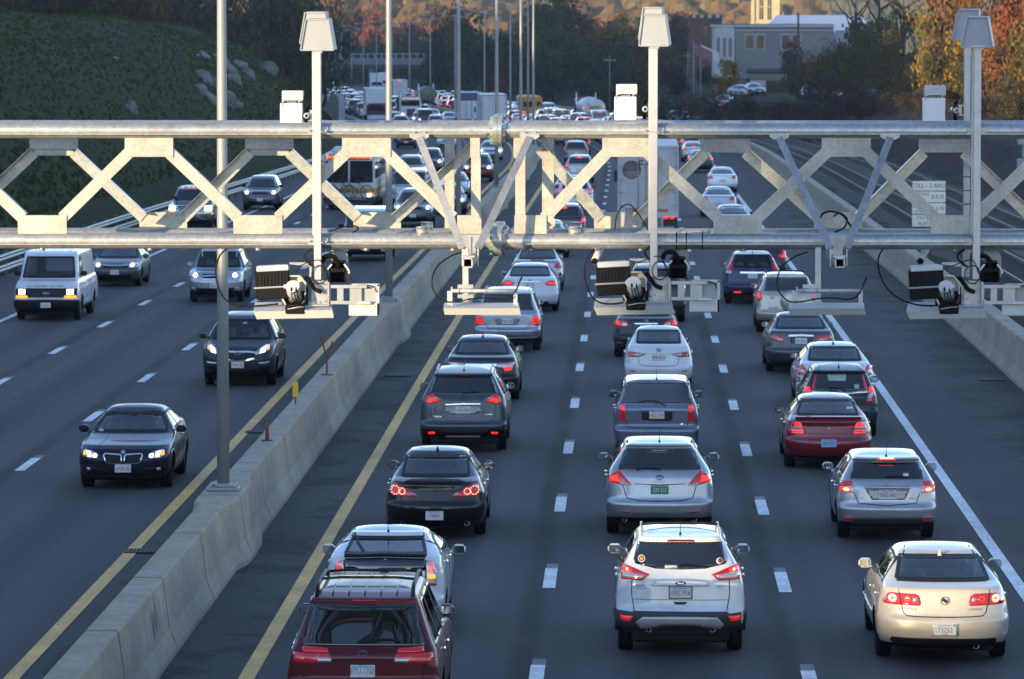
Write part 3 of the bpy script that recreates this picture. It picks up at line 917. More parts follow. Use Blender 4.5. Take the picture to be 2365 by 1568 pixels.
def cluster(du, dv, where, panel=True, hose=True, foot_box=True):
 Yc = MASTY
 def Q(u, v, dy=0): return G(u + du, v + dv, Yc + dy)
 def rooted(name, u, v, label, cat, group):
  p = Q(u, v); r = empty(name, p); tag(r, label, cat, group); return r, p
 def bx(b, u0, v0, u1, v1, y0, y1, bev=0.004, rot=0):
  a, c = Q(u0, v0), Q(u1, v1)
  M = Matrix.Rotation(R(rot), 3, 'Y')
  b.box(((a.x + c.x) / 2, Yc + (y0 + y1) / 2, (a.z + c.z) / 2), (abs(c.x - a.x), y1 - y0, abs(a.z - c.z)), M, bev)
 # galvanised mounting plate with hung gear
 r, p = rooted('mounting_plate', 740, 676, 'galvanised mounting plate with bolts at the foot of the %s mast' % where, 'mounting plate', 'mounting plates at the mast feet')
 b = LB(p); bx(b, 718, 648, 760, 705, .02, .035); bx(b, 757, 650, 762, 706, -.09, .035); bx(b, 716, 702, 764, 707, -.05, .035); b.build('plate', zinc, r)
 b = LB(p)
 for u, v in ((726, 656), (744, 656), (752, 668), (726, 690), (738, 698), (751, 696)):
  q = Q(u, v, .02); b.tube([tuple(q), (q.x, q.y - .02, q.z)], .011, 6)
 b.build('bolts', rimg, r)
 # flash lamp
 r, p = rooted('flash_lamp', 636, 650, 'black flash lamp with white lid and lens rows left of the %s mast foot' % where, 'flash lamp', 'black flash lamps under the gantry')
 b = LB(p); bx(b, 592, 622, 671, 690, -.10, .10, .01, -3); b.build('case', blackp, r)
 b = LB(p); bx(b, 594, 612, 668, 625, -.12, .10, .008, -3); b.build('lid', alu, r)
 b = LB(p); bx(b, 588, 660, 676, 664, -.125, -.10, .002, -3); b.build('shelf_edge', rimg, r)
 b = LB(p)
 for j in range(5):
  for i in range(9):
   q = Q(602 + i * 7.0 + (i // 3) * 2.2, 636 + j * 5.4 - i * .42, -.11)
   b.lathe([(.0001, -.014), (.007, -.009), (.0078, 0)], lambda a, c, h, q=q: (q.x + a, q.y + h, q.z + c), 8)
 b.build('lens_grid', ledm, r)
 b = LB(p); bx(b, 668, 606, 720, 616, .03, .06, .002); bx(b, 714, 606, 720, 640, .03, .06, .002); b.build('bracket', zinc, r)
 # cylinder camera in its tilted octagonal shroud
 r, p = rooted('cylinder_camera', 678, 668, 'grey cylinder camera in an octagonal shroud, tilted down, left of the %s mast foot' % where, 'camera', 'cylinder cameras under the gantry')
 b = LB(p)
 oc = [(650, 652), (663, 635), (694, 635), (708, 652), (708, 690), (700, 706), (660, 706), (652, 690)]
 pts = [Q(u, v, .02) for u, v in oc]; cen = Q(680, 668)
 n = len(pts)
 outer_f = [q + Vector((0, -.10, 0)) for q in pts]
 inner_f = [Vector((cen.x + (q.x - cen.x) * .88, q.y - .10, cen.z + (q.z - cen.z) * .90)) for q in pts]
 inner_b = [q + Vector((0, .09, 0)) for q in inner_f]
 b.add(outer_f + pts + inner_f + inner_b, [(i, (i + 1) % n, n + (i + 1) % n, n + i) for i in range(n)] + [(2 * n + i, 2 * n + (i + 1) % n, (i + 1) % n, i) for i in range(n)] + [(2 * n + i, 3 * n + i, 3 * n + (i + 1) % n, 2 * n + (i + 1) % n) for i in range(n)] + [[3 * n + i for i in range(n)], [n + i for i in range(n)][::-1]])
 b.build('shroud', beige, r)
 c0, c1 = Q(676, 662, -.16), Q(682, 690, .02)
 b = LB(p); b.tube([tuple(c0), tuple(c1)], [.078, .080], 28); b.build('barrel', hoodm, r)
 b = LB(p); d = (c0 - c1).normalized(); b.tube([tuple(c0), tuple(c0 + d * .012)], [.080, .080], 28); bx(b, 658, 655, 694, 664, -.185, -.168, .002); ec = b.build('end_cap', alu, r)
 b = LB(p)
 for u in (673, 684): b.tube([tuple(Q(u, 664, -.18)), tuple(Q(u + .5, 673, -.21))], [.010, .016], 8)
 b.build('plugs', blackp, r)
 b = LB(p)
 for j in range(3): b.tube(smooth_pts([tuple(Q(673 + 6 * j, 672, -.21)), tuple(Q(676 + 7 * j, 690, -.20)), tuple(Q(690 + 5 * j, 702 + 2 * j, -.16)), tuple(Q(704 + 3 * j, 690, -.1)), tuple(Q(707 + 2 * j, 662, -.04))]), .006, 6)
 b.build('wires', blackr, r)
 b = LB(p); bx(b, 660, 700, 705, 724, -.11, .08, .015); bx(b, 652, 672, 712, 704, -.02, .06, .004); b.build('lower_housing', blackp, r)
 b = LB(p); b.tube([tuple(Q(664, 714, -.13)), tuple(Q(690, 709, -.13)), tuple(Q(704, 709, -.13))], .006, 6); b.build('guard_wire', alum, r)
 # corrugated hoses and cable loops
 r, p = rooted('cable_bundle', 735, 650, 'corrugated hoses and looped black cables at the foot of the %s mast' % where, 'cables', 'cable bundles under the gantry')
 b = LB(p); corr_hose(b, [tuple(Q(706, 640, -.02)), tuple(Q(716, 652, -.06)), tuple(Q(728, 668, -.08)), tuple(Q(742, 674, -.04))]); b.build('hose', blackr, r)
 b = LB(p); corr_hose(b, [tuple(Q(744, 606, .06)), tuple(Q(752, 592, .04)), tuple(Q(768, 592, .0)), tuple(Q(779, 604, -.04)), tuple(Q(780, 622, -.05))], .030); b.build('hose', blackr, r)
 b = LB(p)
 ring = [tuple(Q(738 + 18 * math.cos(t), 634 + 21 * math.sin(t), -.07)) for t in [k * math.pi / 10 for k in range(21)]]
 b.tube(ring, .006, 6)
 b.build('cable_loop', blackr, r)
 b = LB(p); b.tube(smooth_pts([tuple(Q(720, 575, .0)), tuple(Q(703, 590, .02)), tuple(Q(712, 606, .0)), tuple(Q(726, 616, -.03))]), .012, 8); b.build('cable', blackr, r)
 b = LB(p); b.tube(smooth_pts([tuple(Q(660, 610, -.05)), tuple(Q(690, 614, -.04)), tuple(Q(716, 604, -.03)), tuple(Q(740, 602, -.06)), tuple(Q(752, 630, -.06)), tuple(Q(764, 652, -.06))]), .006, 6); b.build('cable', blackr, r)
 # hooded black camera with grey back sheet
 r, p = rooted('hooded_camera', 780, 615, 'black hooded camera with a pale grey back sheet, right of the %s mast foot' % where, 'camera', 'black hooded cameras under the gantry')
 b = LB(p); a, c = Q(765, 575), Q(806, 642); b.add([Q(765, 578, .3), Q(797, 578, .3), Q(804, 590, .3), Q(806, 640, .24), Q(765, 645, .24)], [(0, 1, 2, 3, 4)]); b.add([Q(765, 578, .31), Q(797, 578, .31), Q(804, 590, .31), Q(806, 640, .25), Q(765, 645, .25)], [(4, 3, 2, 1, 0)]); b.build('back_sheet', hoodm, r)
 b = LB(p)
 x = [Q(762, 607, -.03), Q(797, 607, -.03), Q(801, 652, -.03), Q(757, 652, -.03)]
 b.add(x + [q + Vector((0, .24, .02)) for q in x], [(4, 5, 1, 0), (5, 6, 2, 1), (6, 7, 3, 2), (7, 4, 0, 3), (7, 6, 5, 4)])
 bx(b, 760, 622, 764, 652, -.06, .0); bx(b, 796, 622, 800, 652, -.06, .0); bx(b, 760, 618, 800, 628, -.06, .0)
 b.build('case', blackp, r)
 b = LB(p); b.bar(Q(755, 624, -.04), Q(766, 610, -.04), .02, .02, (0, 1, 0)); b.bar(Q(795, 610, -.04), Q(806, 625, -.04), .02, .02, (0, 1, 0)); b.bar(Q(806, 625, -.04), Q(806, 632, -.04), .02, .02, (0, 1, 0)); b.build('bracket', alum, r)
 # long flat antenna
 long_antenna(Q, Yc, 585, 771, 698, 719, 737, 'long white antenna box tilted down under the %s mast foot' % where, rooted)
 b = None
 # bracket frame with the square antenna seen from behind
 if panel:
  r, p = rooted('panel_antenna', 842, 692, 'square white panel antenna seen from behind on a bracket, right of the %s mast foot' % where, 'antenna', 'square panel antennas beside the masts')
  b = LB(p)
  for v0, v1 in ((657, 665), (694, 702)): bx(b, 761, v0, 848, v1, -.07, -.058, .002)
  bx(b, 761, 657, 764, 702, -.07, -.02, .002); bx(b, 779, 660, 794, 696, -.055, -.045, .002); bx(b, 808, 662, 836, 696, -.04, -.03, .002)
  b.build('bracket', zinc, r)
  b = LB(p); u0, u1, v0, v1 = 806, 877, 655, 729
  for (a0, b0, a1, b1) in ((u0 + 3, v0, u1, v0 + 7), (u0, v1 - 30, u1, v1), (u1 - 7, v0, u1, v1), (u0 + 3, v0, u0 + 9, v0 + 18)): bx(b, a0, b0, a1, b1, -.035, .03, .006)
  b.build('frame', alu, r)
  b = LB(p); bx(b, u0 + 6, v0 + 4, u1 - 4, v1 - 4, .0, .02, .002); b.build('back_panel', hoodm, r)
  b = LB(p); bx(b, u0 + 6, v1 - 24, u1 - 10, v1 - 21, -.05, -.03, .002); bx(b, u0 + 22, v1 - 34, u1 - 20, v1 - 27, -.09, -.05, .003); b.build('clamp', alum, r)
  b = LB(p); b.tube(smooth_pts([tuple(Q(812, 660, -.05)), tuple(Q(840, 658, -.06)), tuple(Q(862, 662, -.06)), tuple(Q(870, 675, -.05))]), .006, 6); b.build('cable', blackr, r)
def long_antenna(Q, Yc, u0, u1, vt, vm, vb, label, rooted):
 r, p = rooted('long_antenna', (u0 + u1) / 2, vm, label, 'antenna', 'long white antenna boxes under the gantry')
 b = LB(p)
 # a flat box tilted so that its upper side and its front edge both show
 A = [Q(u0 + 4, vt, .34), Q(u1 - 8, vt - 3, .34), Q(u1 - 3, vm - 3, -.10), Q(u0, vm, -.10)]
 dn = Vector((0, .055, -(vb - vm) * K))
 Bq = [A[0] + Vector((0, .03, -.05)), A[1] + Vector((0, .03, -.05)), Q(u1, vb - 3, -.05), Q(u0 + 8, vb, -.05)]
 b.add(A + Bq, [(0, 1, 2, 3), (3, 2, 6, 7), (2, 1, 5, 6), (0, 3, 7, 4), (1, 0, 4, 5), (7, 6, 5, 4)])
 b.build('shell', alu, r)
 b = LB(p)
 for i in range(7):
  q = Q(u0 + 6 + (u1 - u0 - 12) * i / 6, vm - 1 - 3 * i / 6, -.10); b.box(q, (.012, .012, .014))
  q = Q(u0 + 12 + (u1 - u0 - 16) * i / 6, vb - 3 * i / 6, -.06); b.box(q, (.012, .012, .012))
 b.build('screws', rimg, r)
cluster(0, 0, 'left'); cluster(786, -9, 'middle'); cluster(1508, 0, 'right')

# ---- outrigger arms with their own long antennas
def outrigger(du, where, da):
 def Q(u, v, Y=GY): return G(u + du, v, Y)
 p = Q(1080, 570); r = empty('outrigger_arm', p); tag(r, 'square outrigger beam held by two inclined struts under the %s gantry' % where, 'outrigger', 'outrigger arms on the gantry')
 yf = GY - .95
 zc = G(1080 + du, 607, yf).z; xc = G(1080 + du, 607, yf).x; s = .048
 b = LB(p)                                                     # hollow square tube, open towards the camera
 for (dx, dz, w_, h_) in ((0, s, 2 * s + .014, .014), (0, -s, 2 * s + .014, .014), (-s, 0, .014, 2 * s), (s, 0, .014, 2 * s)):
  b.box((xc + dx, (yf + RY + .2) / 2, zc + dz), (w_, RY + .2 - yf, h_))
 b.build('beam', alum, r)
 b = LB(p); b.box((xc, yf + .3, zc), (.08, .01, .08)); b.build('dark_end', dark, r)
 b = LB(p)
 b.box((xc, GY - PR - .03, zbot), (54 * K, .02, 32 * K)); b.box((xc, GY - PR - .045, (zbot + zc) / 2), (6 * K, .03, .3)); b.box((xc - .01, GY - PR - .03, (zbot + zc) / 2), (30 * K, .03, .18))
 b.build('clamp_plate', zinc, r)
 b = LB(p); b.box((xc, yf + .15, zc + s + .017), (30 * K, .10, .02)); b.build('saddle_pad', zinc, r)
 # inclined struts from the top chord down to the beam end
 for (ut, ub, nm) in ((968, 1068, 'strut'), (1223, 1104, 'strut')):
  if du > 100:
   ut, ub = ({968: 1800, 1223: 2056}[ut]) - du, ({1068: 1918, 1104: 1956}[ub]) - du
  a = Q(ut, 318, GY - PR - .06); c = Q(ub, 574, yf + .2)
  b = LB(p); b.bar(a, c, .082, .03, (0, 1, 0)); b.bar(a + Vector((.022, .02, 0)), c + Vector((.022, .02, 0)), .012, .05, (0, 1, 0)); st = b.build(nm, strutm, r)
  b = LB(p)
  q = Q(ut, 310, GY - PR - .05)
  b.add([q + Vector((-.11, 0, .012)), q + Vector((.11, 0, .012)), q + Vector((.11, 0, -.03)), q + Vector((.06, 0, -.06)), q + Vector((-.06, 0, -.06)), q + Vector((-.11, 0, -.03))] + [q + Vector((x, .05, z)) for x, z in ((-.11, .012), (.11, .012), (.11, -.03), (.06, -.06), (-.06, -.06), (-.11, -.03))],
              [(0, 5, 4, 3, 2, 1), (6, 7, 8, 9, 10, 11)] + [(i, (i + 1) % 6, 6 + (i + 1) % 6, 6 + i) for i in range(6)])
  for s_ in (-.07, -.05, .05, .07): b.tube([tuple(q + Vector((s_, .02, .01))), tuple(q + Vector((s_, .02, .03)))], .009, 6)
  b.build('strut_bracket', zinc, r)
  b = LB(p); b.bar(c, Vector((c.x, c.y, zc - s)), .012, .05, (0, 1, 0)); b.build('end_tab', alum, r)
 # hanging antenna
 ya = yf + .45
 def QA(u, v, dy=0): return G(u + da, v, ya + dy)
 r2p = QA(1110, 690); r2 = empty('hanging_antenna', r2p); tag(r2, 'long white antenna box on a round bar below the %s' % where.replace('of the','outrigger'), 'antenna', 'hanging antennas on the outriggers')
 ux = 1075 if du < 100 else 1093
 a, c = QA(ux, 572), QA(ux, 700)
 b = LB(r2p); b.box((a.x, ya + .05, (a.z + c.z) / 2), (14 * K, .06, a.z - c.z), bev=.005); b.build('drop_post', alum, r2)
 b = LB(r2p)
 for v0, v1 in ((657, 666), (680, 688)):
  q0, q1 = QA(1057, v0), QA(1093, v1); b.box(((q0.x + q1.x) / 2, ya, (q0.z + q1.z) / 2), (q1.x - q0.x, .03, q0.z - q1.z))
 b.build('clamp', zinc, r2)
 b = LB(r2p); b.tube([tuple(QA(1041, 671.5, -.03)), tuple(QA(1192, 671.5, -.03))], .021, 16); b.build('bar', alum, r2)
 b = LB(r2p)
 for u in (1060, 1089, 1123): q = QA(u, 671.5, -.03); b.lathe([(.024, -.006), (.027, -.006), (.027, .006), (.024, .006)], lambda x_, y_, h, q=q: (q.x + h, q.y + x_, q.z + y_), 12)
 b.build('u_bolts', rimg, r2)
 b = LB(r2p)
 for u0, u1 in ((1033, 1043), (1186, 1195)):
  q0, q1 = QA(u0, 672), QA(u1, 703); b.box(((q0.x + q1.x) / 2, ya, (q0.z + q1.z) / 2), (q1.x - q0.x, .06, q0.z - q1.z))
  q0, q1 = QA(u1 - 1 if u0 < 1100 else u1 - 3, 662), QA(u1 + 2 if u0 < 1100 else u1, 706); b.box(((q0.x + q1.x) / 2, ya - .03, (q0.z + q1.z) / 2), (q1.x - q0.x, .04, q0.z - q1.z))
 b.build('end_bracket', alum, r2)
 b = LB(r2p); d0 = 0 if du < 100 else 2
 A = [QA(1026, 699, .30), QA(1198, 699, .30), QA(1200, 712, -.12), QA(1024, 712, -.12)]
 Bq = [QA(1030, 704, .36), QA(1198, 704, .36), QA(1203, 727, -.06), QA(1027, 727, -.06)]
 b.add(A + Bq, [(0, 1, 2, 3), (3, 2, 6, 7), (2, 1, 5, 6), (0, 3, 7, 4), (1, 0, 4, 5), (7, 6, 5, 4)])
 b.build('shell', alu, r2)
 b = LB(r2p)
 b.tube(smooth_pts([tuple(QA(1068, 582, .2)), tuple(QA(1040, 592, .1)), tuple(QA(1010, 615, 0)), tuple(QA(998, 645, -.05)), tuple(QA(1002, 672, -.06)), tuple(QA(1022, 694, -.06)), tuple(QA(1050, 697, -.08)), tuple(QA(1090, 690, -.08)), tuple(QA(1125, 688, -.08)), tuple(QA(1165, 691, -.08)), tuple(QA(1186, 680, -.08)), tuple(QA(1200, 652, -.06)), tuple(QA(1205, 640, -.04)), tuple(QA(1200, 650, -.02)), tuple(QA(1192, 672, -.02))], 60), .0085, 8)
 b.build('cable', blackr, r2)
outrigger(0, 'middle of the', 0); outrigger(860, 'right half of the', 797)
# free hanging cable loops from the bottom chord to the antennas
def cable_loop(pts, label, rad=.010, Y=GY - .12):
 p = G(pts[0][0], pts[0][1], Y); r = empty('cable', p); tag(r, label, 'cable', 'black cables hanging from the gantry')
 b = LB(p); b.tube(smooth_pts([tuple(G(u, v, Y - .02)) for u, v in pts], 40), rad, 8); b.build('cable_run', blackr, r)
 b = LB(p)
 for u, v in pts[2::2]: q = G(u, v, Y - .02); b.box(q, (.022, .03, .022))
 b.build('cable_ties', blackp, r)
cable_loop([(524, 574), (508, 590), (499, 618), (500, 648), (512, 680), (532, 700), (560, 707), (600, 706), (640, 702)], 'black cable looping down in front of the nearest lamp post to the left flash lamp')
cable_loop([(1372, 574), (1356, 595), (1350, 622), (1352, 650), (1364, 680), (1384, 698), (1414, 702), (1440, 698)], 'black cable looping down to the flash lamp of the middle mast')
cable_loop([(2040, 574), (2030, 592), (2029, 618), (2042, 655), (2070, 685), (2110, 702), (2150, 706), (2190, 703)], 'black cable looping down to the flash lamp of the right mast')
cable_loop([(1420, 530), (1424, 500), (1436, 478), (1454, 472), (1470, 488), (1482, 506), (1496, 528), (1504, 552)], 'black cable arching over the bottom chord left of the middle mast', .008, GY + .3)
cable_loop([(1900, 530), (1893, 512), (1900, 494), (1920, 488), (1945, 496), (1960, 515), (1975, 535)], 'coil of black cable above the bottom chord at the right outrigger arm', .012, GY + .3)
cable_loop([(760, 534), (790, 525), (815, 521), (828, 527), (815, 537)], 'thin black cable lying along the bottom chord right of the left mast', .008, GY + .5)
cable_loop([(1925, 500), (1940, 492), (1956, 505), (1950, 525), (1930, 535)], 'short loop of black cable behind the right outrigger struts', .010, GY + .2)
# zip ties round the bottom chord and two small dome housings beneath it
for u in (1562, 1585, 1622):
 p = G(u, 556); r = empty('cable_tie', p); tag(r, 'thin black tie strapped round the bottom chord right of the middle mast', 'cable tie', 'black ties round the bottom chord')
 b = LB(p); b.lathe([(PR + .003, -.006), (PR + .007, -.006), (PR + .007, .006), (PR + .003, .006)], lambda x_, y_, h: (p.x + h + .1 * 0, GY + x_, zbot + y_), 24); b.build('strap', blackp, r)
 b = LB(p); b.tube([(p.x, GY - PR, zbot + .03), (p.x + .01, GY - PR - .02, zbot + .12)], .003, 4); b.build('tail', blackp, r)
for u, lab in ((1378, 'small white tube camera under the bottom chord left of the middle mast'), (2130, 'small white tube camera under the bottom chord left of the right mast')):
 p = G(u, 588, GY + .2); r = empty('tube_camera', p); tag(r, lab, 'camera', 'small tube cameras under the bottom chord')
 b = LB(p); b.tube([tuple(G(u + 10, 572, GY + .3)), tuple(G(u - 4, 602, GY + .05))], .042, 16); b.build('housing', alu, r)
 b = LB(p); b.tube([tuple(G(u - 4, 602, GY + .05)), tuple(G(u - 5, 604, GY + .03))], .036, 16); b.build('glass', blackp, r)
# ------------------------------------------------------------------ vehicle materials
PAINT = {}
def paint(name, col, metal=.0, rough=.38):
 m = mat('paint_' + name, col, rough, metal=metal, coat=.7 if max(col) < .02 else .38 if max(col) < .12 else .9, spec=.16 if max(col) < .12 else .5, coatr=.03, noise=[(2.5, .07), (.9, .08), (14, .05)])
 PAINT[name] = m; return m
paint('maroon', (.085, .012, .020), .35); paint('white', (.66, .67, .68), 0, .4); paint('pearl', (.56, .485, .365), .2, .38)
paint('silver', (.42, .43, .45), .75, .34); paint('cool_silver', (.36, .40, .45), .7, .34); paint('black', (.008, .008, .009), 0, .3)
paint('gunmetal', (.085, .09, .10), .6, .34); paint('blue_grey', (.15, .17, .23), .6, .36); paint('red', (.20, .010, .016), .3)
paint('charcoal', (.032, .034, .042), .3, .36); paint('beige', (.42, .40, .34), .55, .36); paint('indigo', (.045, .05, .10), .5); paint('steel', (.20, .215, .235), .65)
glass = mat('dark_tinted_glass', (.006, .007, .008), .03, spec=.8, coat=.7, coatr=.02)
trim = mat('black_trim', (.009, .009, .010), .5, spec=.22)
clad = mat('grey_cladding', (.045, .046, .050), .65)
chrome = mat('chrome', (.75, .76, .78), .12, metal=1.0)
tailr = mat('tail_red', (.36, .008, .012), .12, coat=1, emit=((1, .01, .01), .03))
taild = mat('tail_dark_red', (.13, .006, .01), .12, coat=1, emit=((1, .02, .02), .02))
taill = mat('tail_lit', (.6, .05, .03), .2, emit=((1, .02, .015), .36))
tailc = mat('tail_core', (.8, .3, .2), .2, emit=((1, .22, .12), 1.1))
amber = mat('amber_lens', (.7, .25, .03), .2, emit=((1, .30, .03), .5))
clear = mat('clear_lens', (.50, .51, .53), .12, metal=.5, coat=1)
headl = mat('headlamp_lit', (.9, .88, .8), .2, emit=((1, .82, .55), .8))
headm = mat('headlamp_reflector', (.55, .56, .57), .15, metal=.7, coat=1)
platew = mat('plate_white', (.62, .62, .60), .45)
plateb = mat('plate_blue', (.30, .42, .58), .45)
plateg = mat('plate_green', (.045, .20, .13), .45)
ink_r = mat('plate_red_ink', (.28, .03, .03), .6)
ink_b = mat('plate_blue_ink', (.03, .06, .22), .6)
ink_w = mat('plate_white_ink', (.72, .74, .72), .6)
ink_k = mat('dark_ink', (.02, .02, .022), .6)
mirg = mat('mirror_face', (.55, .58, .60), .04, metal=.9)
tyre = mat('tyre_rubber', (.007, .007, .0075), .8, noise=[(30, .3)], spec=.15)
rimm = mat('alloy_rim', (.34, .35, .36), .3, metal=.8)
cabin = mat('cabin_dark', (.03, .03, .032), .8)
seat_g = mat('seat_grey', (.20, .20, .21), .85)
seat_b = mat('seat_beige', (.42, .38, .30), .85)
seam = mat('panel_gap', (.004, .004, .004), .8)
exh = mat('exhaust_tip', (.4, .4, .41), .2, metal=1)
def _clear_glass():
 m = bpy.data.materials.new('see_through_glass'); m.use_nodes = True
 nt = m.node_tree; nt.nodes.remove(nt.nodes['Principled BSDF'])
 out = nt.nodes['Material Output']
 tr = nt.nodes.new('ShaderNodeBsdfTransparent'); tr.inputs[0].default_value = (.88, .92, .92, 1)
 gl = nt.nodes.new('ShaderNodeBsdfGlossy'); gl.inputs['Roughness'].default_value = .02; gl.inputs[0].default_value = (1, 1, 1, 1)
 fr = nt.nodes.new('ShaderNodeFresnel'); fr.inputs[0].default_value = 1.62
 mx = nt.nodes.new('ShaderNodeMixShader')
 nt.links.new(fr.outputs[0], mx.inputs[0]); nt.links.new(tr.outputs[0], mx.inputs[1]); nt.links.new(gl.outputs[0], mx.inputs[2])
 nt.links.new(mx.outputs[0], out.inputs[0]); return m
cglass = _clear_glass()

def smooth_prof(pts, step=.012, sig=.028):
 P = np.array(pts, float)
 d = np.r_[0, np.cumsum(np.hypot(*np.diff(P, axis=0).T))]
 n = max(8, int(d[-1] / step)); s = np.linspace(0, d[-1], n)
 Q = np.c_[np.interp(s, d, P[:, 0]), np.interp(s, d, P[:, 1])]
 k = max(1, int(sig / step)); ker = np.exp(-.5 * (np.arange(-3 * k, 3 * k + 1) / k) ** 2); ker /= ker.sum()
 for c in (0, 1):
  a = Q[:, c]; pad = 3 * k
  ext = np.r_[2 * a[0] - a[pad:0:-1], a, 2 * a[-1] - a[-2:-pad - 2:-1]]
  Q[:, c] = np.convolve(ext, ker, 'valid')
 Q[0] = P[0]; Q[-1] = P[-1]
 Q[:, 0] = np.maximum.accumulate(Q[:, 0] + np.arange(n) * 1e-7)
 return Q

class Car:
 """vehicle body described by waterlines: rear, front and half width as functions of height; y forward, origin on the ground under the middle"""
 def __init__(s, L, W, H, rear, front, wid, rcd=.5, rn=3.0, fcd=.75, fn=2.6, taper=.035, fine=1.0):
  s.L, s.W, s.H = L, W, H
  s.rn, s.fn, s.rcd, s.fcd, s.tp = rn, fn, rcd, fcd, taper
  s.R_, s.F_, s.W_ = smooth_prof(rear), smooth_prof(front), smooth_prof(wid, sig=.035)
  s.fine = fine; s.kids = []
 def yr(s, z): return -s.L / 2 + np.interp(z, s.R_[:, 0], s.R_[:, 1])
 def yf(s, z): return s.L / 2 - np.interp(z, s.F_[:, 0], s.F_[:, 1])
 def w(s, z): return np.interp(z, s.W_[:, 0], s.W_[:, 1])
 def rk(s, z): return np.interp(z, [s.H * .66, s.H * .93, s.H], [1.0, .62, .45])
 def P(s, y): return 1 - s.tp * (np.clip(np.abs(y) / (s.L / 2), 0, 1)) ** 2
 def surf(s, face, a, z):
  a = np.asarray(a, float); z = np.asarray(z, float)
  yr, yf, w = s.yr(z), s.yf(z), s.w(z)
  rc = np.minimum(s.rcd * s.rk(z), (yf - yr) * .45); fc = np.minimum(s.fcd * s.rk(z), (yf - yr) * .45)
  if face == 'rear':
   y = yr + .0
   for _ in range(4):
    q = np.clip(np.abs(a) / s.P(y) / w, 0, .9995); y = yr + rc - rc * (1 - q ** s.rn) ** (1 / s.rn)
   return y
  if face == 'front':
   y = yf + .0
   for _ in range(4):
    q = np.clip(np.abs(a) / s.P(y) / w, 0, .9995); y = yf - fc + fc * (1 - q ** s.fn) ** (1 / s.fn)
   return y
  qr = np.clip((yr + rc - a) / rc, 0, .9995); qf = np.clip((a - (yf - fc)) / fc, 0, .9995)
  return w * s.P(a) * (1 - qr ** s.rn) ** (1 / s.rn) * (1 - qf ** s.fn) ** (1 / s.fn)
 def pt(s, face, a, z, off=0.0, side=1):
  e = 1e-3
  f = s.surf(face, a, z); fa = (s.surf(face, a + e, z) - s.surf(face, a - e, z)) / (2 * e); fz = (s.surf(face, a, z + e) - s.surf(face, a, z - e)) / (2 * e)
  nrm = np.sqrt(1 + fa * fa + fz * fz)
  if face == 'rear': return np.stack([a + off * fa / nrm, f - off / nrm, z + off * fz / nrm], -1)
  if face == 'front': return np.stack([a - off * fa / nrm, f + off / nrm, z - off * fz / nrm], -1)
  return np.stack([side * (f + off / nrm), a - off * fa / nrm, z - off * fz / nrm], -1)
 def start(s, name, loc, rz, label, cat, group=None):
  s.root = empty(name, loc, rz); tag(s.root, label, cat, group); return s.root
 def body(s, m, wheels, cut=None, name='body'):
  st = .032 / s.fine
  zs = []
  for Q, stp in ((s.R_, st), (s.F_, st * 1.3), (s.W_, st)):
   d = np.r_[0, np.cumsum(np.hypot(*np.diff(Q, axis=0).T))]
   zs += list(np.interp(np.arange(0, d[-1], stp), d, Q[:, 0])) + [Q[-1, 0] - 1e-4]
  zs = sorted(zs); zz = [zs[0]]
  for z in zs[1:]:
   if z - zz[-1] > .0014 / s.fine: zz.append(z)
  z = np.array(zz); n = len(z)
  nc, ns = int(13 * s.fine) + 2, int(40 * s.fine)
  yr, yf, w = s.yr(z), s.yf(z), s.w(z)
  rc = np.minimum(s.rcd * s.rk(z), (yf - yr) * .45); fc = np.minimum(s.fcd * s.rk(z), (yf - yr) * .45)
  a = np.linspace(0, 1, nc)
  a = a ** .8
  a *= math.pi / 2
  X, Y = [], []
  for t in a: X.append(w * math.sin(t) ** (2 / s.rn)); Y.append(yr + rc - rc * math.cos(t) ** (2 / s.rn))
  for k in range(1, ns): f = k / ns; X.append(w); Y.append((yr + rc) * (1 - f) + (yf - fc) * f)
  for t in a[::-1]: X.append(w * math.sin(t) ** (2 / s.fn)); Y.append(yf - fc + fc * math.cos(t) ** (2 / s.fn))
  X, Y = np.array(X).T, np.array(Y).T
  X = X * s.P(Y)
  X = np.c_[X, -X[:, -2:0:-1]]; Y = np.c_[Y, Y[:, -2:0:-1]]
  m_ = X.shape[1]
  V = np.stack([X, Y, np.repeat(z[:, None], m_, 1)], -1).reshape(-1, 3)
  i, j = np.meshgrid(np.arange(n - 1), np.arange(m_), indexing='ij'); j2 = (j + 1) % m_
  Fc = np.stack([i * m_ + j, i * m_ + j2, (i + 1) * m_ + j2, (i + 1) * m_ + j], -1).reshape(-1, 4)
  keep = np.ones(len(Fc), bool)
  half = s.W * .36
  for wy, r_ in wheels:                                       # wheel arches
   dy, dz = V[:, 1] - wy, V[:, 2] - r_ * .98; d = np.hypot(dy, dz); ra = r_ + .055
   near = (np.abs(d - ra) < .03) & (np.abs(V[:, 0]) > half) & (d > 1e-6)
   V[near, 1] = wy + dy[near] / d[near] * ra; V[near, 2] = r_ * .98 + dz[near] / d[near] * ra
   c = V[Fc].mean(1)
   keep &= ~((np.hypot(c[:, 1] - wy, c[:, 2] - r_ * .98) < ra - .002) & (np.abs(c[:, 0]) > half))
  if cut:
   c = V[Fc].mean(1)
   for face, poly in cut:
    ax = 1 if face == 'side' else 0
    ins = inpoly(c[:, ax], c[:, 2], poly)
    if face == 'rear': ins &= c[:, 1] < 0
    elif face == 'front': ins &= c[:, 1] > 0
    keep &= ~ins
  Fc = Fc[keep]
  fs = [tuple(f) for f in Fc] + [tuple(range(m_))[::-1], tuple((n - 1) * m_ + k for k in range(m_))]
  me = bpy.data.meshes.new(name); me.from_pydata([tuple(p) for p in V], [], fs); me.materials.append(m); me.materials.append(trim)
  zc = np.r_[V[Fc].mean(1)[:, 2], 0, 2]; zl = s.R_[0, 0] + .085
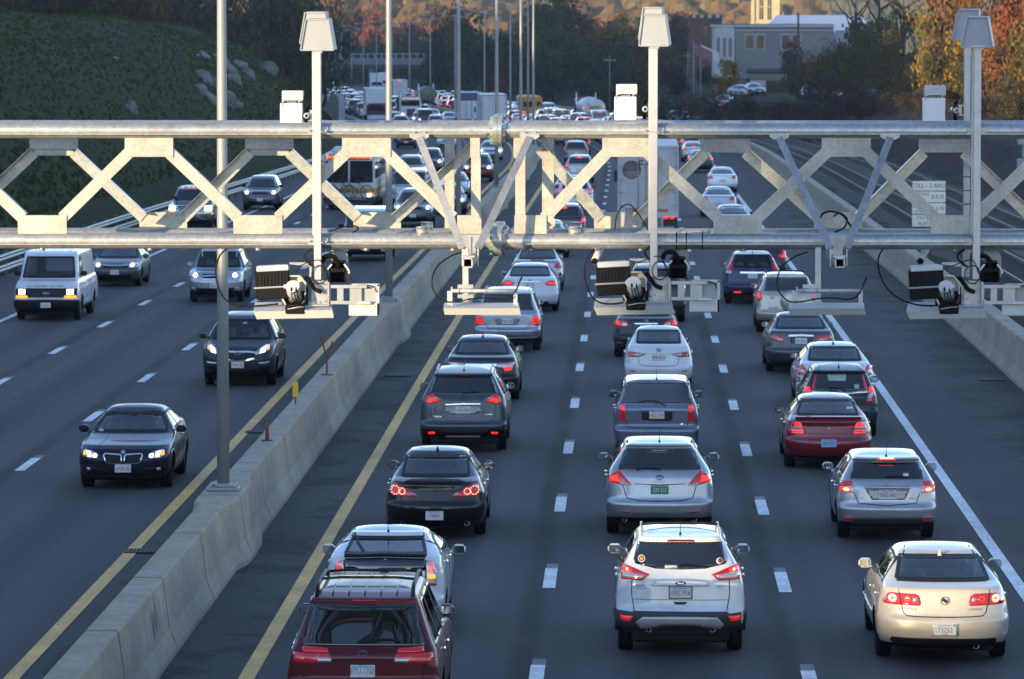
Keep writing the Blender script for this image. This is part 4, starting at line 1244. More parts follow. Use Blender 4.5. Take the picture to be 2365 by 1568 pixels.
  me.polygons.foreach_set('material_index', (zc < zl).astype(np.int32))
  me.polygons.foreach_set('use_smooth', [True] * len(fs)); me.update()
  o = link(name, me, s.root); s.bodyo = o
  return o
 def patch(s, name, poly, m, face='rear', off=.006, step=.05, parent=None, sym=False, skirt=.02, side=1, smooth=True):
  """a shell that follows the body inside an outline given in (x,z) or (y,z)"""
  if sym:
   s.patch(name, poly, m, face, off, step, parent, False, skirt, 1)
   return s.patch(name, poly if face == 'side' else [(-a, z) for a, z in poly], m, face, off, step, parent, False, skirt, -1)
  B = []
  n = len(poly)
  for i in range(n):
   p, q = np.array(poly[i], float), np.array(poly[(i + 1) % n], float)
   k = max(1, int(np.hypot(*(q - p)) / step + .5))
   for t in range(k): B.append(p + (q - p) * t / k)
  B = np.array(B); nb = len(B)
  lo, hi = B.min(0), B.max(0)
  gx, gz = np.meshgrid(np.arange(lo[0] + step / 2, hi[0], step), np.arange(lo[1] + step / 2, hi[1], step * .8))
  I = np.c_[gx.ravel(), gz.ravel()]
  if len(I):
   I = I[inpoly(I[:, 0], I[:, 1], poly)]
   if len(I):
    dmin = np.sqrt(((I[:, None] - B[None]) ** 2).sum(-1)).min(1); I = I[dmin > step * .35]
  A = np.vstack([B, I]) if len(I) else B
  vv, ee, ff, ov, _, _ = delaunay_2d_cdt([Vector(p) for p in A], [(k, (k + 1) % nb) for k in range(nb)], [], 1, 1e-6)
  A2 = np.array([(v.x, v.y) for v in vv])
  P3 = s.pt(face, A2[:, 0], A2[:, 1], off, side)
  vs = [tuple(p) for p in P3]; fs = [tuple(f) for f in ff]
  # rim turned back into the body
  cnt = {}
  for f in fs:
   for k in range(len(f)):
    e = (f[k], f[(k + 1) % len(f)]); key = tuple(sorted(e)); cnt.setdefault(key, []).append(e)
  be = [v[0] for v in cnt.values() if len(v) == 1]
  Pb = s.pt(face, A2[:, 0], A2[:, 1], off - skirt, side)
  mp = {}
  for e in be:
   for k in e:
    if k not in mp: mp[k] = len(vs); vs.append(tuple(Pb[k]))
  for a_, b_ in be: fs.append((b_, a_, mp[a_], mp[b_]))
  me = bpy.data.meshes.new(name); me.from_pydata(vs, [], fs); me.materials.append(m)
  sm = [smooth] * len(ff) + [False] * len(be); me.polygons.foreach_set('use_smooth', sm); me.update()
  bm = bmesh.new(); bm.from_mesh(me); bmesh.ops.recalc_face_normals(bm, faces=bm.faces)
  # make sure the shell faces outwards
  f0 = bm.faces[:][0]; nn = f0.normal
  want = {'rear': Vector((0, -1, .3)), 'front': Vector((0, 1, .3)), 'side': Vector((side, 0, .2))}[face]
  if nn.dot(want) < 0: bmesh.ops.reverse_faces(bm, faces=bm.faces[:])
  bm.to_mesh(me); bm.free()
  return link(name, me, parent or s.root)
 def line(s, name, pts, wd, m, face='rear', off=.006, parent=None, closed=False, side=1, step=.04, sym=False):
  if sym:
   s.line(name, pts, wd, m, face, off, parent, closed, 1, step)
   return s.line(name, pts if face == 'side' else [(-a, z) for a, z in pts], wd, m, face, off, parent, closed, -1, step)
  P = []; pts = list(pts) + ([pts[0]] if closed else [])
  for i in range(len(pts) - 1):
   p, q = np.array(pts[i], float), np.array(pts[i + 1], float); k = max(1, int(np.hypot(*(q - p)) / step + .5))
   for t in range(k): P.append(p + (q - p) * t / k)
  P.append(np.array(pts[-1], float)); P = np.array(P)
  T = np.gradient(P, axis=0); T /= np.maximum(np.hypot(T[:, 0], T[:, 1])[:, None], 1e-9); N_ = np.c_[-T[:, 1], T[:, 0]]
  n = len(P); vs = []
  for sg, o_ in ((1, off), (-1, off), (1, off - .01), (-1, off - .01)):
   Q = P + N_ * wd / 2 * sg; vs += [tuple(p) for p in s.pt(face, Q[:, 0], Q[:, 1], o_, side)]
  fs = []
  for i in range(n - 1): fs += [(i, i + 1, n + i + 1, n + i), (i, 2 * n + i, 2 * n + i + 1, i + 1), (n + i, n + i + 1, 3 * n + i + 1, 3 * n + i)]
  me = bpy.data.meshes.new(name); me.from_pydata(vs, [], fs); me.materials.append(m); me.update()
  bm = bmesh.new(); bm.from_mesh(me); bmesh.ops.recalc_face_normals(bm, faces=bm.faces); bm.to_mesh(me); bm.free()
  return link(name, me, parent or s.root)
 def window(s, name, poly, face, clearg, frit=.045, side=1, sym=False, edge=True):
  if sym:
   s.window(name, poly, face, clearg, frit, 1); return s.window(name, poly, face, clearg, frit, -1)
  if face != 'side' and side == -1: poly = [(-a, z) for a, z in poly]
  o = s.patch(name, poly, cglass if clearg else glass, face, .004, .06, side=side)
  if clearg and edge:
   c = np.mean(poly, 0)
   inn = [tuple(np.array(p) + (c - np.array(p)) * min(.35, frit * .5 / max(.05, np.hypot(*(c - np.array(p)))))) for p in poly]
   s.line('window_border', inn, frit, trim, face, .0075, o, True, side)
  return o
 def plate(s, x, z, text, style='ma', face='rear', off=.012, top=None):
  yb = float(s.pt(face, np.array([x - .15, x, x + .15]), np.array([z, z, z]), 0)[:, 1].min() if face == 'rear' else s.pt(face, np.array([x - .1, x, x + .1]), np.array([z, z, z]), 0)[:, 1].max())
  sg = -1 if face == 'rear' else 1
  y = yb + sg * (off + .006)
  pm = {'ma': platew, 'ct': plateb, 'vt': plateg}.get(style, platew)
  mb = MB(); mb.box((0, 0, 0), (.305, .010, .155), bev=.004)
  p = mb.build('license_plate', pm, s.root); p.location = (x, y, z)
  if face == 'front': p.rotation_euler.z = math.pi
  ink = {'ma': ink_r, 'ct': ink_b, 'vt': ink_w, 'ny': ink_b, 'pa': ink_b}.get(style, ink_r)
  t = link('plate_number', text_mesh(text, .098, ink, .74 if len(text) > 6 else .85), p); t.location = (0, -.0065, -.008)
  if top:
   t = link('plate_state', text_mesh(top, .032, ink_b if style != 'vt' else ink_w, 1), p); t.location = (0, -.0065, .058)
  s.plateo = p
  return p
 def emblem(s, kind, x, z, face='rear', sc=1.0, m=None):
  y = float(s.pt(face, np.array([x]), np.array([z]), .008)[0, 1]); sg = -1 if face == 'rear' else 1
  mb = MB()
  def ring(rx, rz, th, cx=0, cz=0, n=28):
   o = len(mb.v); vs = []; fs = []
   for k in range(n):
    a = 2 * math.pi * k / n
    for q, yy in ((1, 0), (1, -.008), (1 - th / rx, -.008), (1 - th / rx, 0)): vs.append((cx + rx * q * math.cos(a), yy, cz + rz * q * math.sin(a)))
   for k in range(n):
    k2 = (k + 1) % n
    for c in range(3): fs.append((k * 4 + c, k2 * 4 + c, k2 * 4 + c + 1, k * 4 + c + 1))
   mb.add(vs, fs)
  if kind == 'ellipses': ring(.060, .042, .009); ring(.022, .040, .007); ring(.044, .017, .006, 0, .018)
  elif kind == 'ring': ring(.055, .052, .011); mb.box((0, -.004, 0), (.13, .008, .018))
  elif kind == 'oval_script': ring(.074, .032, .006)
  elif kind == 'h':
   for sx in (-1, 1): mb.add([(sx * .020, 0, -.034), (sx * .034, 0, -.034), (sx * .042, 0, .034), (sx * .028, 0, .034), (sx * .020, -.01, -.034), (sx * .034, -.01, -.034), (sx * .042, -.01, .034), (sx * .028, -.01, .034)], [(0, 1, 2, 3), (7, 6, 5, 4), (0, 4, 5, 1), (1, 5, 6, 2), (2, 6, 7, 3), (3, 7, 4, 0)])
   mb.box((0, -.005, -.002), (.05, .009, .014)); ring(.056, .046, .006)
  elif kind == 'horseshoe': ring(.062, .034, .010); mb.box((-.012, -.005, -.012), (.010, .009, .05), Matrix.Rotation(R(25), 3, 'Y')); mb.box((.012, -.005, -.012), (.010, .009, .05), Matrix.Rotation(R(-25), 3, 'Y'))
  elif kind == 'shields':
   ring(.058, .058, .008)
   for k in (-1, 0, 1): mb.box((k * .022 , -.005, -k * .014), (.022, .009, .042), Matrix.Rotation(R(18), 3, 'Y'))
  elif kind == 'stars': ring(.060, .034, .005); [mb.box((a, -.005, b_), (.010, .009, .010)) for a, b_ in ((-.025, .008), (0, .010), (.02, .0), (.0, -.010), (.03, -.012))]
  elif kind == 'roundel': ring(.041, .041, .009)
  elif kind == 'bowtie': mb.add([(q * .09, yy, v) for yy in (0, -.01) for q, v in ((-1, -.02), (-.35, -.02), (-.35, -.035), (.35, -.035), (.35, -.02), (1.05, -.02), (1, .02), (.35, .02), (.35, .035), (-.35, .035), (-.35, .02), (-1.05, .02))], [tuple(range(12)), tuple(range(12, 24))[::-1]] + [(i, (i + 1) % 12, 12 + (i + 1) % 12, 12 + i) for i in range(12)])
  elif kind == 'star': ring(.055, .055, .007); [mb.box((.026 * math.cos(a), -.005, .026 * math.sin(a)), (.052, .008, .008), Matrix.Rotation(-a, 3, 'Y')) for a in (math.pi / 2, math.pi * 7 / 6, -math.pi / 6)]
  o = mb.build('emblem', m or chrome, s.root); o.location = (x, y, z); o.scale = (sc, 1, sc)
  if face == 'front': o.rotation_euler.z = math.pi
  return o
 def disc(s, name, x, z, rx, rz, m, face='rear', off=.010, n=16, parent=None):
  return s.patch(name, [(x + rx * math.cos(2 * math.pi * k / n), z + rz * math.sin(2 * math.pi * k / n)) for k in range(n)], m, face, off, .05, parent, skirt=.008)
 def badge(s, text, x, z, size, m, face='rear', sq=1.0, off=.010, name='badge_lettering'):
  y = float(s.pt(face, np.array([x]), np.array([z]), off)[0, 1])
  o = link(name, text_mesh(text, size, m, sq), s.root); o.location = (x, y, z)
  # turn with the surface
  e = .05; y2 = float(s.pt(face, np.array([x + e]), np.array([z]), off)[0, 1]); y1 = float(s.pt(face, np.array([x - e]), np.array([z]), off)[0, 1])
  zz = float(s.pt(face, np.array([x]), np.array([z + e]), off)[0, 1]); zl = float(s.pt(face, np.array([x]), np.array([z - e]), off)[0, 1])
  a = math.atan2(y2 - y1, 2 * e); tl = math.atan2(zz - zl, 2 * e)
  o.rotation_euler = (-tl, 0, a) if face == 'rear' else (tl, 0, math.pi + a)
  o.location.y -= .004 if face == 'rear' else -.004
  return o
 def wheels(s, yw, r, tw=.21, rimc=None):
  """tyres with rims, seated in the arches"""
  k = ('wheel', round(r, 3), round(tw, 3))
  if k not in TEXTS:
   mb = MB(); h = tw / 2
   mb.lathe([(r * .64, -h * .80), (r * .80, -h), (r * .93, -h * .98), (r, -h * .78), (r, h * .78), (r * .93, h * .98), (r * .80, h), (r * .64, h * .80), (r * .64, -h * .80)], lambda a, b, c: (c, a, b), 36)
   t = mb.mesh('tyre', tyre)
   mb = MB()
   mb.lathe([(.001, h * .5), (r * .16, h * .55), (r * .2, h * .45), (r * .58, h * .35), (r * .655, h * .82), (r * .655, -h * .8), (.001, -h * .7)], lambda a, b, c: (c, a, b), 30)
   for q in range(5):
    a = 2 * math.pi * q / 5
    mb.bar((h * .62, r * .12 * math.cos(a), r * .12 * math.sin(a)), (h * .62, r * .62 * math.cos(a), r * .62 * math.sin(a)), r * .17, h * .12, (1, 0, 0))
   TEXTS[k] = (t, mb.mesh('rim', rimm))
  t, rm = TEXTS[k]
  for wy in yw:
   x = float(s.surf('side', np.array([wy]), np.array([r + .12]))[()] if False else s.w(r + .1) * s.P(wy)) - tw / 2 - .018
   for sd in (1, -1):
    o = link('wheel', t, s.root); o.location = (sd * x, wy, r); 
    if sd < 0: o.rotation_euler.z = math.pi
    link('rim', rm, o)
 def mirrors(s, y, z, m, out=.12, wd=.20, ht=.14, backm=None):
  for sd in (1, -1):
   x0 = float(s.surf('side', np.array([y]), np.array([z - .05]))[0]); x = sd * (x0 + out)
   mb = MB(); mb.box((0, 0, 0), (wd, .12, ht), bev=.045); mb.bar((-sd * (out - .02), .03, -.05), (0, .02, -.02), .05, .04)
   o = mb.build('wing_mirror', m, s.root); o.location = (x, y, z)
   mb = MB(); mb.box((0, -.0615, 0), (wd - .035, .006, ht - .035), bev=.003); mb.build('mirror_glass', backm or mirg, o)
 def seats(s, m, yd=.0, zb=.45, rows=((-.12, 2), (-1.0, 3)), ht=.62):
  mb = MB()
  for y, n in rows:
   for k in range(n):
    x = (-.36, .36)[k] if n == 2 else (-.42, 0, .42)[k]
    mb.box((x, y + yd, zb + ht * .5), (.46 if n == 2 else .42, .14, ht), Matrix.Rotation(R(12), 3, 'X'), bev=.05)
    mb.box((x, y + yd - .10, zb + ht + .10), (.24, .09, .17), Matrix.Rotation(R(8), 3, 'X'), bev=.04)
    mb.box((x, y + yd + .22, zb - .02), (.46, .5, .12), bev=.05)
  o = mb.build('seats', m, s.root)
  mb = MB(); mb.box((0, s.L / 2 - 1.65, .84), (1.30, .35, .22), bev=.06)
  mb.lathe([(.17, -.012), (.185, 0), (.17, .012)], lambda a, b, c: (-.36 + a, s.L / 2 - 1.93 + b * .35 + c, .93 + b * .9), 18)
  mb.build('dashboard', cabin, s.root)
  return o
 def exhaust(s, x, z, r=.035, y=.0):
  yy = float(s.pt('rear', np.array([x]), np.array([max(z, s.R_[0, 0] + .05)]), 0)[0, 1])
  mb = MB(); mb.lathe([(r * .8, .10), (r * .8, -.0), (r, -.0), (r, .12)], lambda a, b, c: (x + a, yy - .03 + y + c, z + b), 18); o = mb.build('exhaust_pipe', exh, s.root)
  mb = MB(); mb.tube([(x, yy + y + .03, z), (x, yy + y + .05, z)], r * .85, 16); mb.build('pipe_mouth', dark, o)
 def antenna(s, y, ln=.25, x=0, fin=False, m=None):
  z = s.topz(x, y)
  mb = MB()
  if fin:
   mb.add([(x - .03, y - .07, z - .01), (x + .03, y - .07, z - .01), (x + .025, y + .10, z - .01), (x - .025, y + .10, z - .01), (x - .005, y - .05, z + .075), (x + .005, y - .05, z + .075), (x, y - .01, z + .05)], [(0, 1, 5, 4), (1, 2, 6, 5), (3, 0, 4, 6), (2, 3, 6), (4, 5, 6)])
  else:
   mb.tube([(x, y, z - .01), (x, y, z + .035)], [.026, .012], 8); mb.tube([(x, y, z + .03), (x, y - ln * .45, z + ln * .9)], [.006, .003], 6)
  mb.build('aerial', m or trim, s.root)
 def topz(s, x, y):
  zs = np.linspace(.8, s.H - 1e-3, 400); ok = (s.surf('rear', np.full(400, x), zs) < y) & (s.surf('front', np.full(400, x), zs) > y) & (np.abs(x) < s.w(zs) * .999)
  return float(zs[ok].max()) if ok.any() else s.H
 def rails(s, x, y0, y1, m, h=.05, bars=None, barm=None, r=.016):
  for sd in (1, -1):
   mb = MB(); ys_ = np.linspace(y0, y1, 9)
   pts = [(sd * x, float(y), s.topz(sd * x, float(y)) + h * (0 if i in (0, 8) else 1)) for i, y in enumerate(ys_)]
   mb.tube(pts, r, 8); mb.build('roof_rail', m, s.root)
  for y in (bars or []):
   mb = MB(); z = s.topz(x, y) + h + .01
   mb.tube([(-x, y, z), (-x * .6, y, z + .02), (x * .6, y, z + .02), (x, y, z)], .018, 8); mb.build('roof_bar', barm or trim, s.root)
 def wiper(s, pts, face='rear', name='wiper'):
  s.line(name, pts, .022, trim, face, .022)
 def sidework(s, dlo, clearg, handles=True, seams=(), sill=None, m=None, pillars=(), chromeline=False):
  """side windows (dlo outline in y,z), pillars, door gaps, handles"""
  s.window('side_window', dlo, 'side', clearg, .035, sym=True, edge=False)
  for y in pillars: s.line('pillar', y, .07, trim, 'side', .009, sym=True)
  for p in seams: s.line('door_gap', p, .010, seam, 'side', .003, sym=True)
  if chromeline: s.line('window_trim', [p for p in chromeline], .022, chrome, 'side', .011, sym=True)
  if handles:
   for y, z in handles:
    for sd in (1, -1):
     x = float(s.surf('side', np.array([y]), np.array([z]))[0]); mb = MB(); mb.box((sd * (x + .018), y, z), (.03, .19, .028), bev=.010); mb.build('door_handle', m or trim, s.root)
 def liner(s, yw, r):
  mb = MB(); 
  for wy in yw:
   wi = s.W * .34
   vs = []; n = 12; ra = r + .06
   for x in (-s.W / 2 + .06, s.W / 2 - .06):
    pass
   
   for sd in (-1, 1):
    p = []
    for k in range(n + 1):
     a = math.pi * k / n - .15 + .3 * k / n * 0
     p.append((wy + ra * 1.02 * math.cos(a), r * .98 + ra * 1.02 * math.sin(a)))
    o = [(sd * s.W * .30, y, z) for y, z in p] + [(sd * (s.W / 2 - .05), y, z) for y, z in p]
    mb.add(o, [(k, k + 1, n + 2 + k, n + 1 + k) for k in range(n)])
  mb.build('wheel_arch', dark, s.root)
  mb = MB(); mb.box((0, 0, .27), (s.W * .74, s.L * .86, .22), bev=.04); mb.build('underbody_shade', dark, s.root)  # black box added below the body to deepen the shade there
def inpoly(x, z, poly):
 x = np.asarray(x); z = np.asarray(z); r = np.zeros(x.shape, bool); n = len(poly)
 for i in range(n):
  x1, z1 = poly[i]; x2, z2 = poly[(i + 1) % n]
  if z1 == z2: continue
  c = ((z1 > z) != (z2 > z)) & (x < (x2 - x1) * (z - z1) / (z2 - z1) + x1); r ^= c
 return r

# ------------------------------------------------------------------ body families
def sedan_shape(L, W, H, deck=1.02, glass=(1.10, .55, .60, 1.34, 1.22, .53), hood=.94, nose=.62, lip=0.0, ws=None, fine=1.0, rcd=.42, rn=3.0, face=.10, roof_w=.58, fcd=.75, bump=.62):
 gb, gby, gbw, gt, gty, gtw = glass
 wsb, wst = ws or (1.30, 2.02)
 D_ = (L - gty - wst - .44) / 2
 rear = [(.20, .34), (.27, .14), (.36, .05), (.50, .0), (bump - .03, .005), (bump + .02, .05), (deck - .12, face - .01), (deck - .03, face + .01 - lip), (deck, face + .05), (deck + .03, gby - .18), (gb - .01, gby - .03), (gb + .02, gby + .04), (gt, gty), (gt + .03, gty + .14), (H - .042, gty + .20 + .10 * D_), (H - .016, gty + .24 + .42 * D_), (H - .004, gty + .24 + .72 * D_), (H, gty + .24 + D_)]
 front = [(.18, .30), (.25, .09), (.40, .01), (nose - .1, .0), (nose, .04), (nose + .08, .12), (nose + .15, .30), (hood - .07, wsb - .55), (hood, wsb - .06), (hood + .03, wsb + .02), (H - .14, wst), (H - .10, wst + .10), (H - .045, wst + .20 + .10 * D_), (H - .016, wst + .20 + .46 * D_), (H - .004, wst + .20 + .76 * D_), (H, wst + .20 + D_)]
 hw = W / 2
 wid = [(.18, hw - .16), (.24, hw - .07), (.40, hw - .015), (.60, hw), (.78, hw - .02), (deck - .08, hw - .07), (deck, hw - .11), (gb, hw - .155), (H - .12, roof_w), (H - .065, roof_w - .045), (H - .038, roof_w - .10), (H - .020, roof_w - .20), (H - .008, roof_w - .33), (H - .002, roof_w - .44), (H, .05)]
 c = Car(L, W, H, rear, front, wid, rcd, rn, fcd, 2.6, .035, fine)
 c.gpoly = [(-gbw, gb + .005), (gbw, gb + .005), (gtw, gt), (gtw * .5, gt + .012), (-gtw * .5, gt + .012), (-gtw, gt)]
 c.wspoly = [(-hw * .80, hood + .045), (hw * .80, hood + .045), (roof_w * .97, H - .15), (roof_w * .5, H - .135), (-roof_w * .5, H - .135), (-roof_w * .97, H - .15)]
 yb0, yb1 = -L / 2 + gby + .42, L / 2 - wsb - .28
 yt0, yt1 = -L / 2 + gty + .12, L / 2 - wst - .12
 c.dlo = [(yb0, gb - .05), (yb1, hood + .03), (yt1, H - .14), ((yt0 + yt1) / 2, H - .105), (yt0, H - .14)]
 ym = (yb0 + yb1) / 2 - .05
 c.pil = [[(ym, gb - .06), (ym - .06, H - .11)]]
 c.seams = [[(ym, .3), (ym, gb - .08)], [(yb1 + .02, .32), (yb1 + .05, hood)], [(yb0 - .12, .62), (yb0 - .02, gb - .06)]]
 c.hand = [(ym + .08 - .25 * 0 - .12, .86), (yb0 + .12, .88)]
 return c
def suv_shape(L, W, H, win=(1.18, .16, .66, 1.54, .38, .58), bump=(.60, .0), hood=1.08, nose=.72, spoiler=.06, roof_w=.60, fine=1.0, rcd=.34, rn=3.4, clr=.26, ws=(1.25, 1.95), fcd=.7, shoulder=.0, up=.0):
 wb, wby, wbw, wt, wty, wtw = win; bz, _ = bump
 wsb, wst = ws
 D_ = (L - wty - wst - .44) / 2
 rear = [(clr, .30), (clr + .07, .10), (clr + .16, .02), (bz - .03, .0), (bz + .02, .045), (bz + .06, .07), (wb - .12, wby - .07), (wb - .03, wby - .02), (wt, wty), (wt + .02, wty - spoiler * .2), (wt + .045, wty - spoiler), (wt + .07, wty - spoiler + .06), (H - .05, wty + .20 + .08 * D_), (H - .020, wty + .24 + .40 * D_), (H - .005, wty + .24 + .72 * D_), (H, wty + .24 + D_)]
 front = [(clr - .04, .26), (clr + .04, .08), (clr + .16, .01), (nose - .12, .0), (nose, .035), (nose + .12, .10), (nose + .20, .28), (hood - .06, wsb - .50), (hood, wsb - .05), (hood + .03, wsb + .02), (H - .15, wst), (H - .11, wst + .10), (H - .05, wst + .20 + .10 * D_), (H - .020, wst + .20 + .44 * D_), (H - .005, wst + .20 + .76 * D_), (H, wst + .20 + D_)]
 hw = W / 2
 wid = [(clr - .04, hw - .12), (clr + .05, hw - .04), (.50, hw - .01), (.70, hw), (wb - .25, hw - .015), (wb - .05, hw - .06), (wb + .02, hw - .10), (H - .13, roof_w + .03), (H - .068, roof_w - .01), (H - .040, roof_w - .07), (H - .021, roof_w - .18), (H - .008, roof_w - .33), (H - .002, roof_w - .45), (H, .05)]
 c = Car(L, W, H, rear, front, wid, rcd, rn, fcd, 2.7, .03, fine)
 c.gpoly = [(-wbw, wb), (wbw, wb), (wtw, wt), (-wtw, wt)]
 c.wspoly = [(-hw * .80, hood + .05), (hw * .80, hood + .05), (roof_w * .99, H - .16), (roof_w * .5, H - .145), (-roof_w * .5, H - .145), (-roof_w * .99, H - .16)]
 yb0, yb1, yt0, yt1 = -L / 2 + wby + .38, L / 2 - wsb - .26, -L / 2 + wty + .34, L / 2 - wst - .10
 c.dlo = [(yb0, wb - .02), (yb1, hood + .03), (yt1, H - .16), ((yt0 + yt1) / 2, H - .125), (yt0, H - .16)]
 ym = (yb0 + yb1) / 2 + .22
 c.pil = [[(ym, wb - .06), (ym - .04, H - .12)], [(ym - .98, wb - .04), (ym - 1.03, H - .13)]]
 c.seams = [[(ym, .38), (ym, wb - .07)], [(yb1 + .02, .4), (yb1 + .05, hood)], [(ym - .95, .7), (ym - .95, wb - .05)]]
 c.hand = [(ym - .02 + .12, wb - .20), (ym - .85, wb - .18)]
 return c
def finish(c, m, wr, ro, fo, clearg=True, seatm=None, mirror=None, mir=(.0, .0), tw=.21, cutside=True, glass_rear='rear_window', handm=None, dlo=None, win=True, nosides=False):
 """body, wheels, glass, cabin and mirrors common to every car"""
 yw = [(-c.L / 2 + ro, wr), (c.L / 2 - fo, wr)]
 cut = []
 if clearg:
  sh = lambda P, k: [tuple(np.array(p) + (np.mean(P, 0) - np.array(p)) * k / max(.1, np.hypot(*(np.mean(P, 0) - np.array(p))))) for p in P]
  cut = [('rear', sh(c.gpoly, .03)), ('front', sh(c.wspoly, .03)), ('side', sh(c.dlo, .025))]
 c.body(m, yw, cut)
 c.window(glass_rear, c.gpoly, 'rear', clearg)
 c.window('windscreen', c.wspoly, 'front', clearg)
 if not nosides: c.sidework(c.dlo, clearg, c.hand, c.seams, m=handm or m, pillars=c.pil)
 if clearg: c.seats(seatm or seat_g, .05)
 c.wheels([y for y, _ in yw], wr, tw)
 c.liner([y for y, _ in yw], wr)
 c.mirrors(mir[0] or (c.L / 2 - 1.72), mir[1] or (c.wspoly[0][1] + .06), mirror or m)
 return c
def put(c, name, u, Y, label, cat, group=None, facing=1, v=None):
 """rear (or, when oncoming, front) end of the vehicle at distance Y, centred on column u"""
 X = at(u, 900, Y).x
 yc = Y + c.L / 2
 dirx = shift_d(yc)
 X += (shift(yc) - shift(Y)) * 1.0
 rz = math.atan(-dirx) + (0 if facing > 0 else math.pi)
 return c.start(name, (X, yc, roadz(yc) + .002), rz, label, cat, group)
# ------------------------------------------------------------------ vehicles near the camera
def M_(cx, zy0, z0, s):
 return lambda pts: [((x - cx) * s, (zy0 - y) * s + z0) for x, y in pts]
GQ = 'cars queueing away from the camera on the right carriageway'
GO = 'vehicles coming towards the camera on the left carriageway'

# --- maroon minivan
c = suv_shape(5.08, 1.965, 1.74, win=(1.075, .14, .765, 1.575, .40, .645), bump=(.62, 0), hood=1.05, roof_w=.66, spoiler=.02, clr=.20, rcd=.30, rn=3.6, fine=1.15)
put(c, 'minivan', 836, 61.0, 'maroon minivan with black roof rack, nearest vehicle at the bottom edge of the picture', 'minivan', GQ)
finish(c, PAINT['maroon'], .34, 1.05, .98, clearg=False, mir=(.98, 1.14), handm=chrome)
Z = M_(1055, 1175, .99, .000925)
c.patch('tail_lamp', Z([(240, 1085), (585, 1105), (592, 1168), (235, 1168)]), tailr, sym=True, off=.010)
c.patch('tail_lamp', Z([(118, 1170), (235, 1175), (430, 1175), (600, 1180), (630, 1225), (635, 1290), (235, 1300), (120, 1290)]), tailr, sym=True, off=.010)
c.patch('reverse_lamp', Z([(437, 1230), (628, 1230), (634, 1289), (445, 1292)]), clear, sym=True, off=.014)
for k in range(3): c.line('lamp_rib', Z([(130, 1205 + 30 * k), (430, 1208 + 30 * k)]), .006, taild, off=.013, sym=True)
c.line('panel_gap', Z([(372, 530), (235, 1060), (232, 1300), (245, 1500)]), .010, seam, off=.004, sym=True)
c.line('trim_strip', Z([(640, 1232), (1052, 1226), (1470, 1232)]), .026, PAINT['maroon'], off=.022)
c.line('strip_shadow', Z([(640, 1252), (1470, 1252)]), .010, seam, off=.007)
c.patch('high_brake_lamp', Z([(905, 492), (1205, 492), (1215, 512), (895, 512)]), taild, off=.012)
c.emblem('ellipses', 0, .99)
c.plate(0, .775, 'ETU-1760', 'ny', top='NEW YORK')
lt = link('dealer_frame_text', text_mesh('MIAMI', .036, ink_k), c.plateo); lt.location = (0, -.0065, .073); lt.scale = (1, 1, .7)
t = MB(); t.box((0, -.0058, .052), (.29, .002, .035)); t.build('plate_band', plateb, c.plateo)
c.wiper(Z([(1040, 1040), (1180, 1005), (1420, 1000), (1560, 1030)]))
c.rails(.60, -2.0, .55, trim, .075, bars=(-1.15, .35), r=.026)
for x in (-.40, -.2, 0, .2, .4):
 mb = MB(); pts = [(x, y, c.topz(x, y) + .003) for y in np.linspace(-2.0, .5, 12)]
 mb.tube(pts, .012, 6); mb.build('roof_rib', PAINT['maroon'], c.root)
c.line('belt_trim', [(-2.1, 1.05), (-1.0, 1.06), (.9, 1.02)], .025, chrome, 'side', .012, sym=True)

# --- white liftback with split rear window
c = suv_shape(4.46, 1.745, 1.49, win=(1.205, .16, .60, 1.375, 1.10, .52), bump=(.60, 0), hood=.98, roof_w=.57, spoiler=.0, clr=.20, rcd=.42, rn=3.0, ws=(1.15, 2.05), fine=1.1)
put(c, 'hatchback', 887, 70.3, 'white hatchback with split rear window and clear tail lamps, ahead of the maroon minivan', 'car', GQ)
finish(c, PAINT['white'], .31, .95, .85, clearg=True, mir=(.62, 1.02))
Z = M_(828, 907, .944, .00230)
c.patch('lower_rear_window', Z([(578, 812), (828, 806), (1077, 812), (1080, 884), (828, 890), (575, 884)]), glass, off=.006)
c.patch('spoiler_lip', Z([(576, 795), (828, 788), (1080, 795), (1080, 810), (828, 803), (576, 810)]), trim, off=.035)
c.patch('tail_lamp', Z([(509, 980), (512, 885), (538, 832), (570, 820), (574, 975)]), clear, sym=True, off=.010)
for i in range(5):
 for j in range(2): c.disc('lamp_led', -(828 - 533 - 18 * j) * .0023, (907 - 842 - 13 * i) * .0023 + .944, .011, .011, taill, off=.016); c.disc('lamp_led', (828 - 533 - 18 * j) * .0023, (907 - 842 - 13 * i) * .0023 + .944, .011, .011, taill, off=.016)
c.patch('turn_lamp', Z([(518, 912), (560, 912), (560, 935), (516, 935)]), amber, sym=True, off=.016)
c.patch('lamp_foot', Z([(512, 962), (570, 962), (570, 978), (512, 980)]), tailr, sym=True, off=.016)
c.line('panel_gap', Z([(574, 820), (576, 990), (590, 1060)]), .010, seam, off=.004, sym=True)
c.line('panel_gap', Z([(578, 938), (1080, 938)]), .008, seam, off=.004)
e = c.emblem('ellipses', 0, .95, sc=1.15)
c.disc('emblem_field', 0, .95, .062, .042, plateb, off=.007)
c.badge('PRIUS', -.43, .905, .055, chrome); c.badge('HYBRID', .48, .935, .03, ink_b)
c.plate(0, .765, 'RI7-117', 'ma', top='Massachusetts')
c.wiper(Z([(700, 788), (640, 740), (618, 700)])); c.antenna(-1.05, .22)
c.line('roof_seam', [(-.52, 1.38), (-.50, 1.46)], .012, trim, 'rear', .004, sym=True)

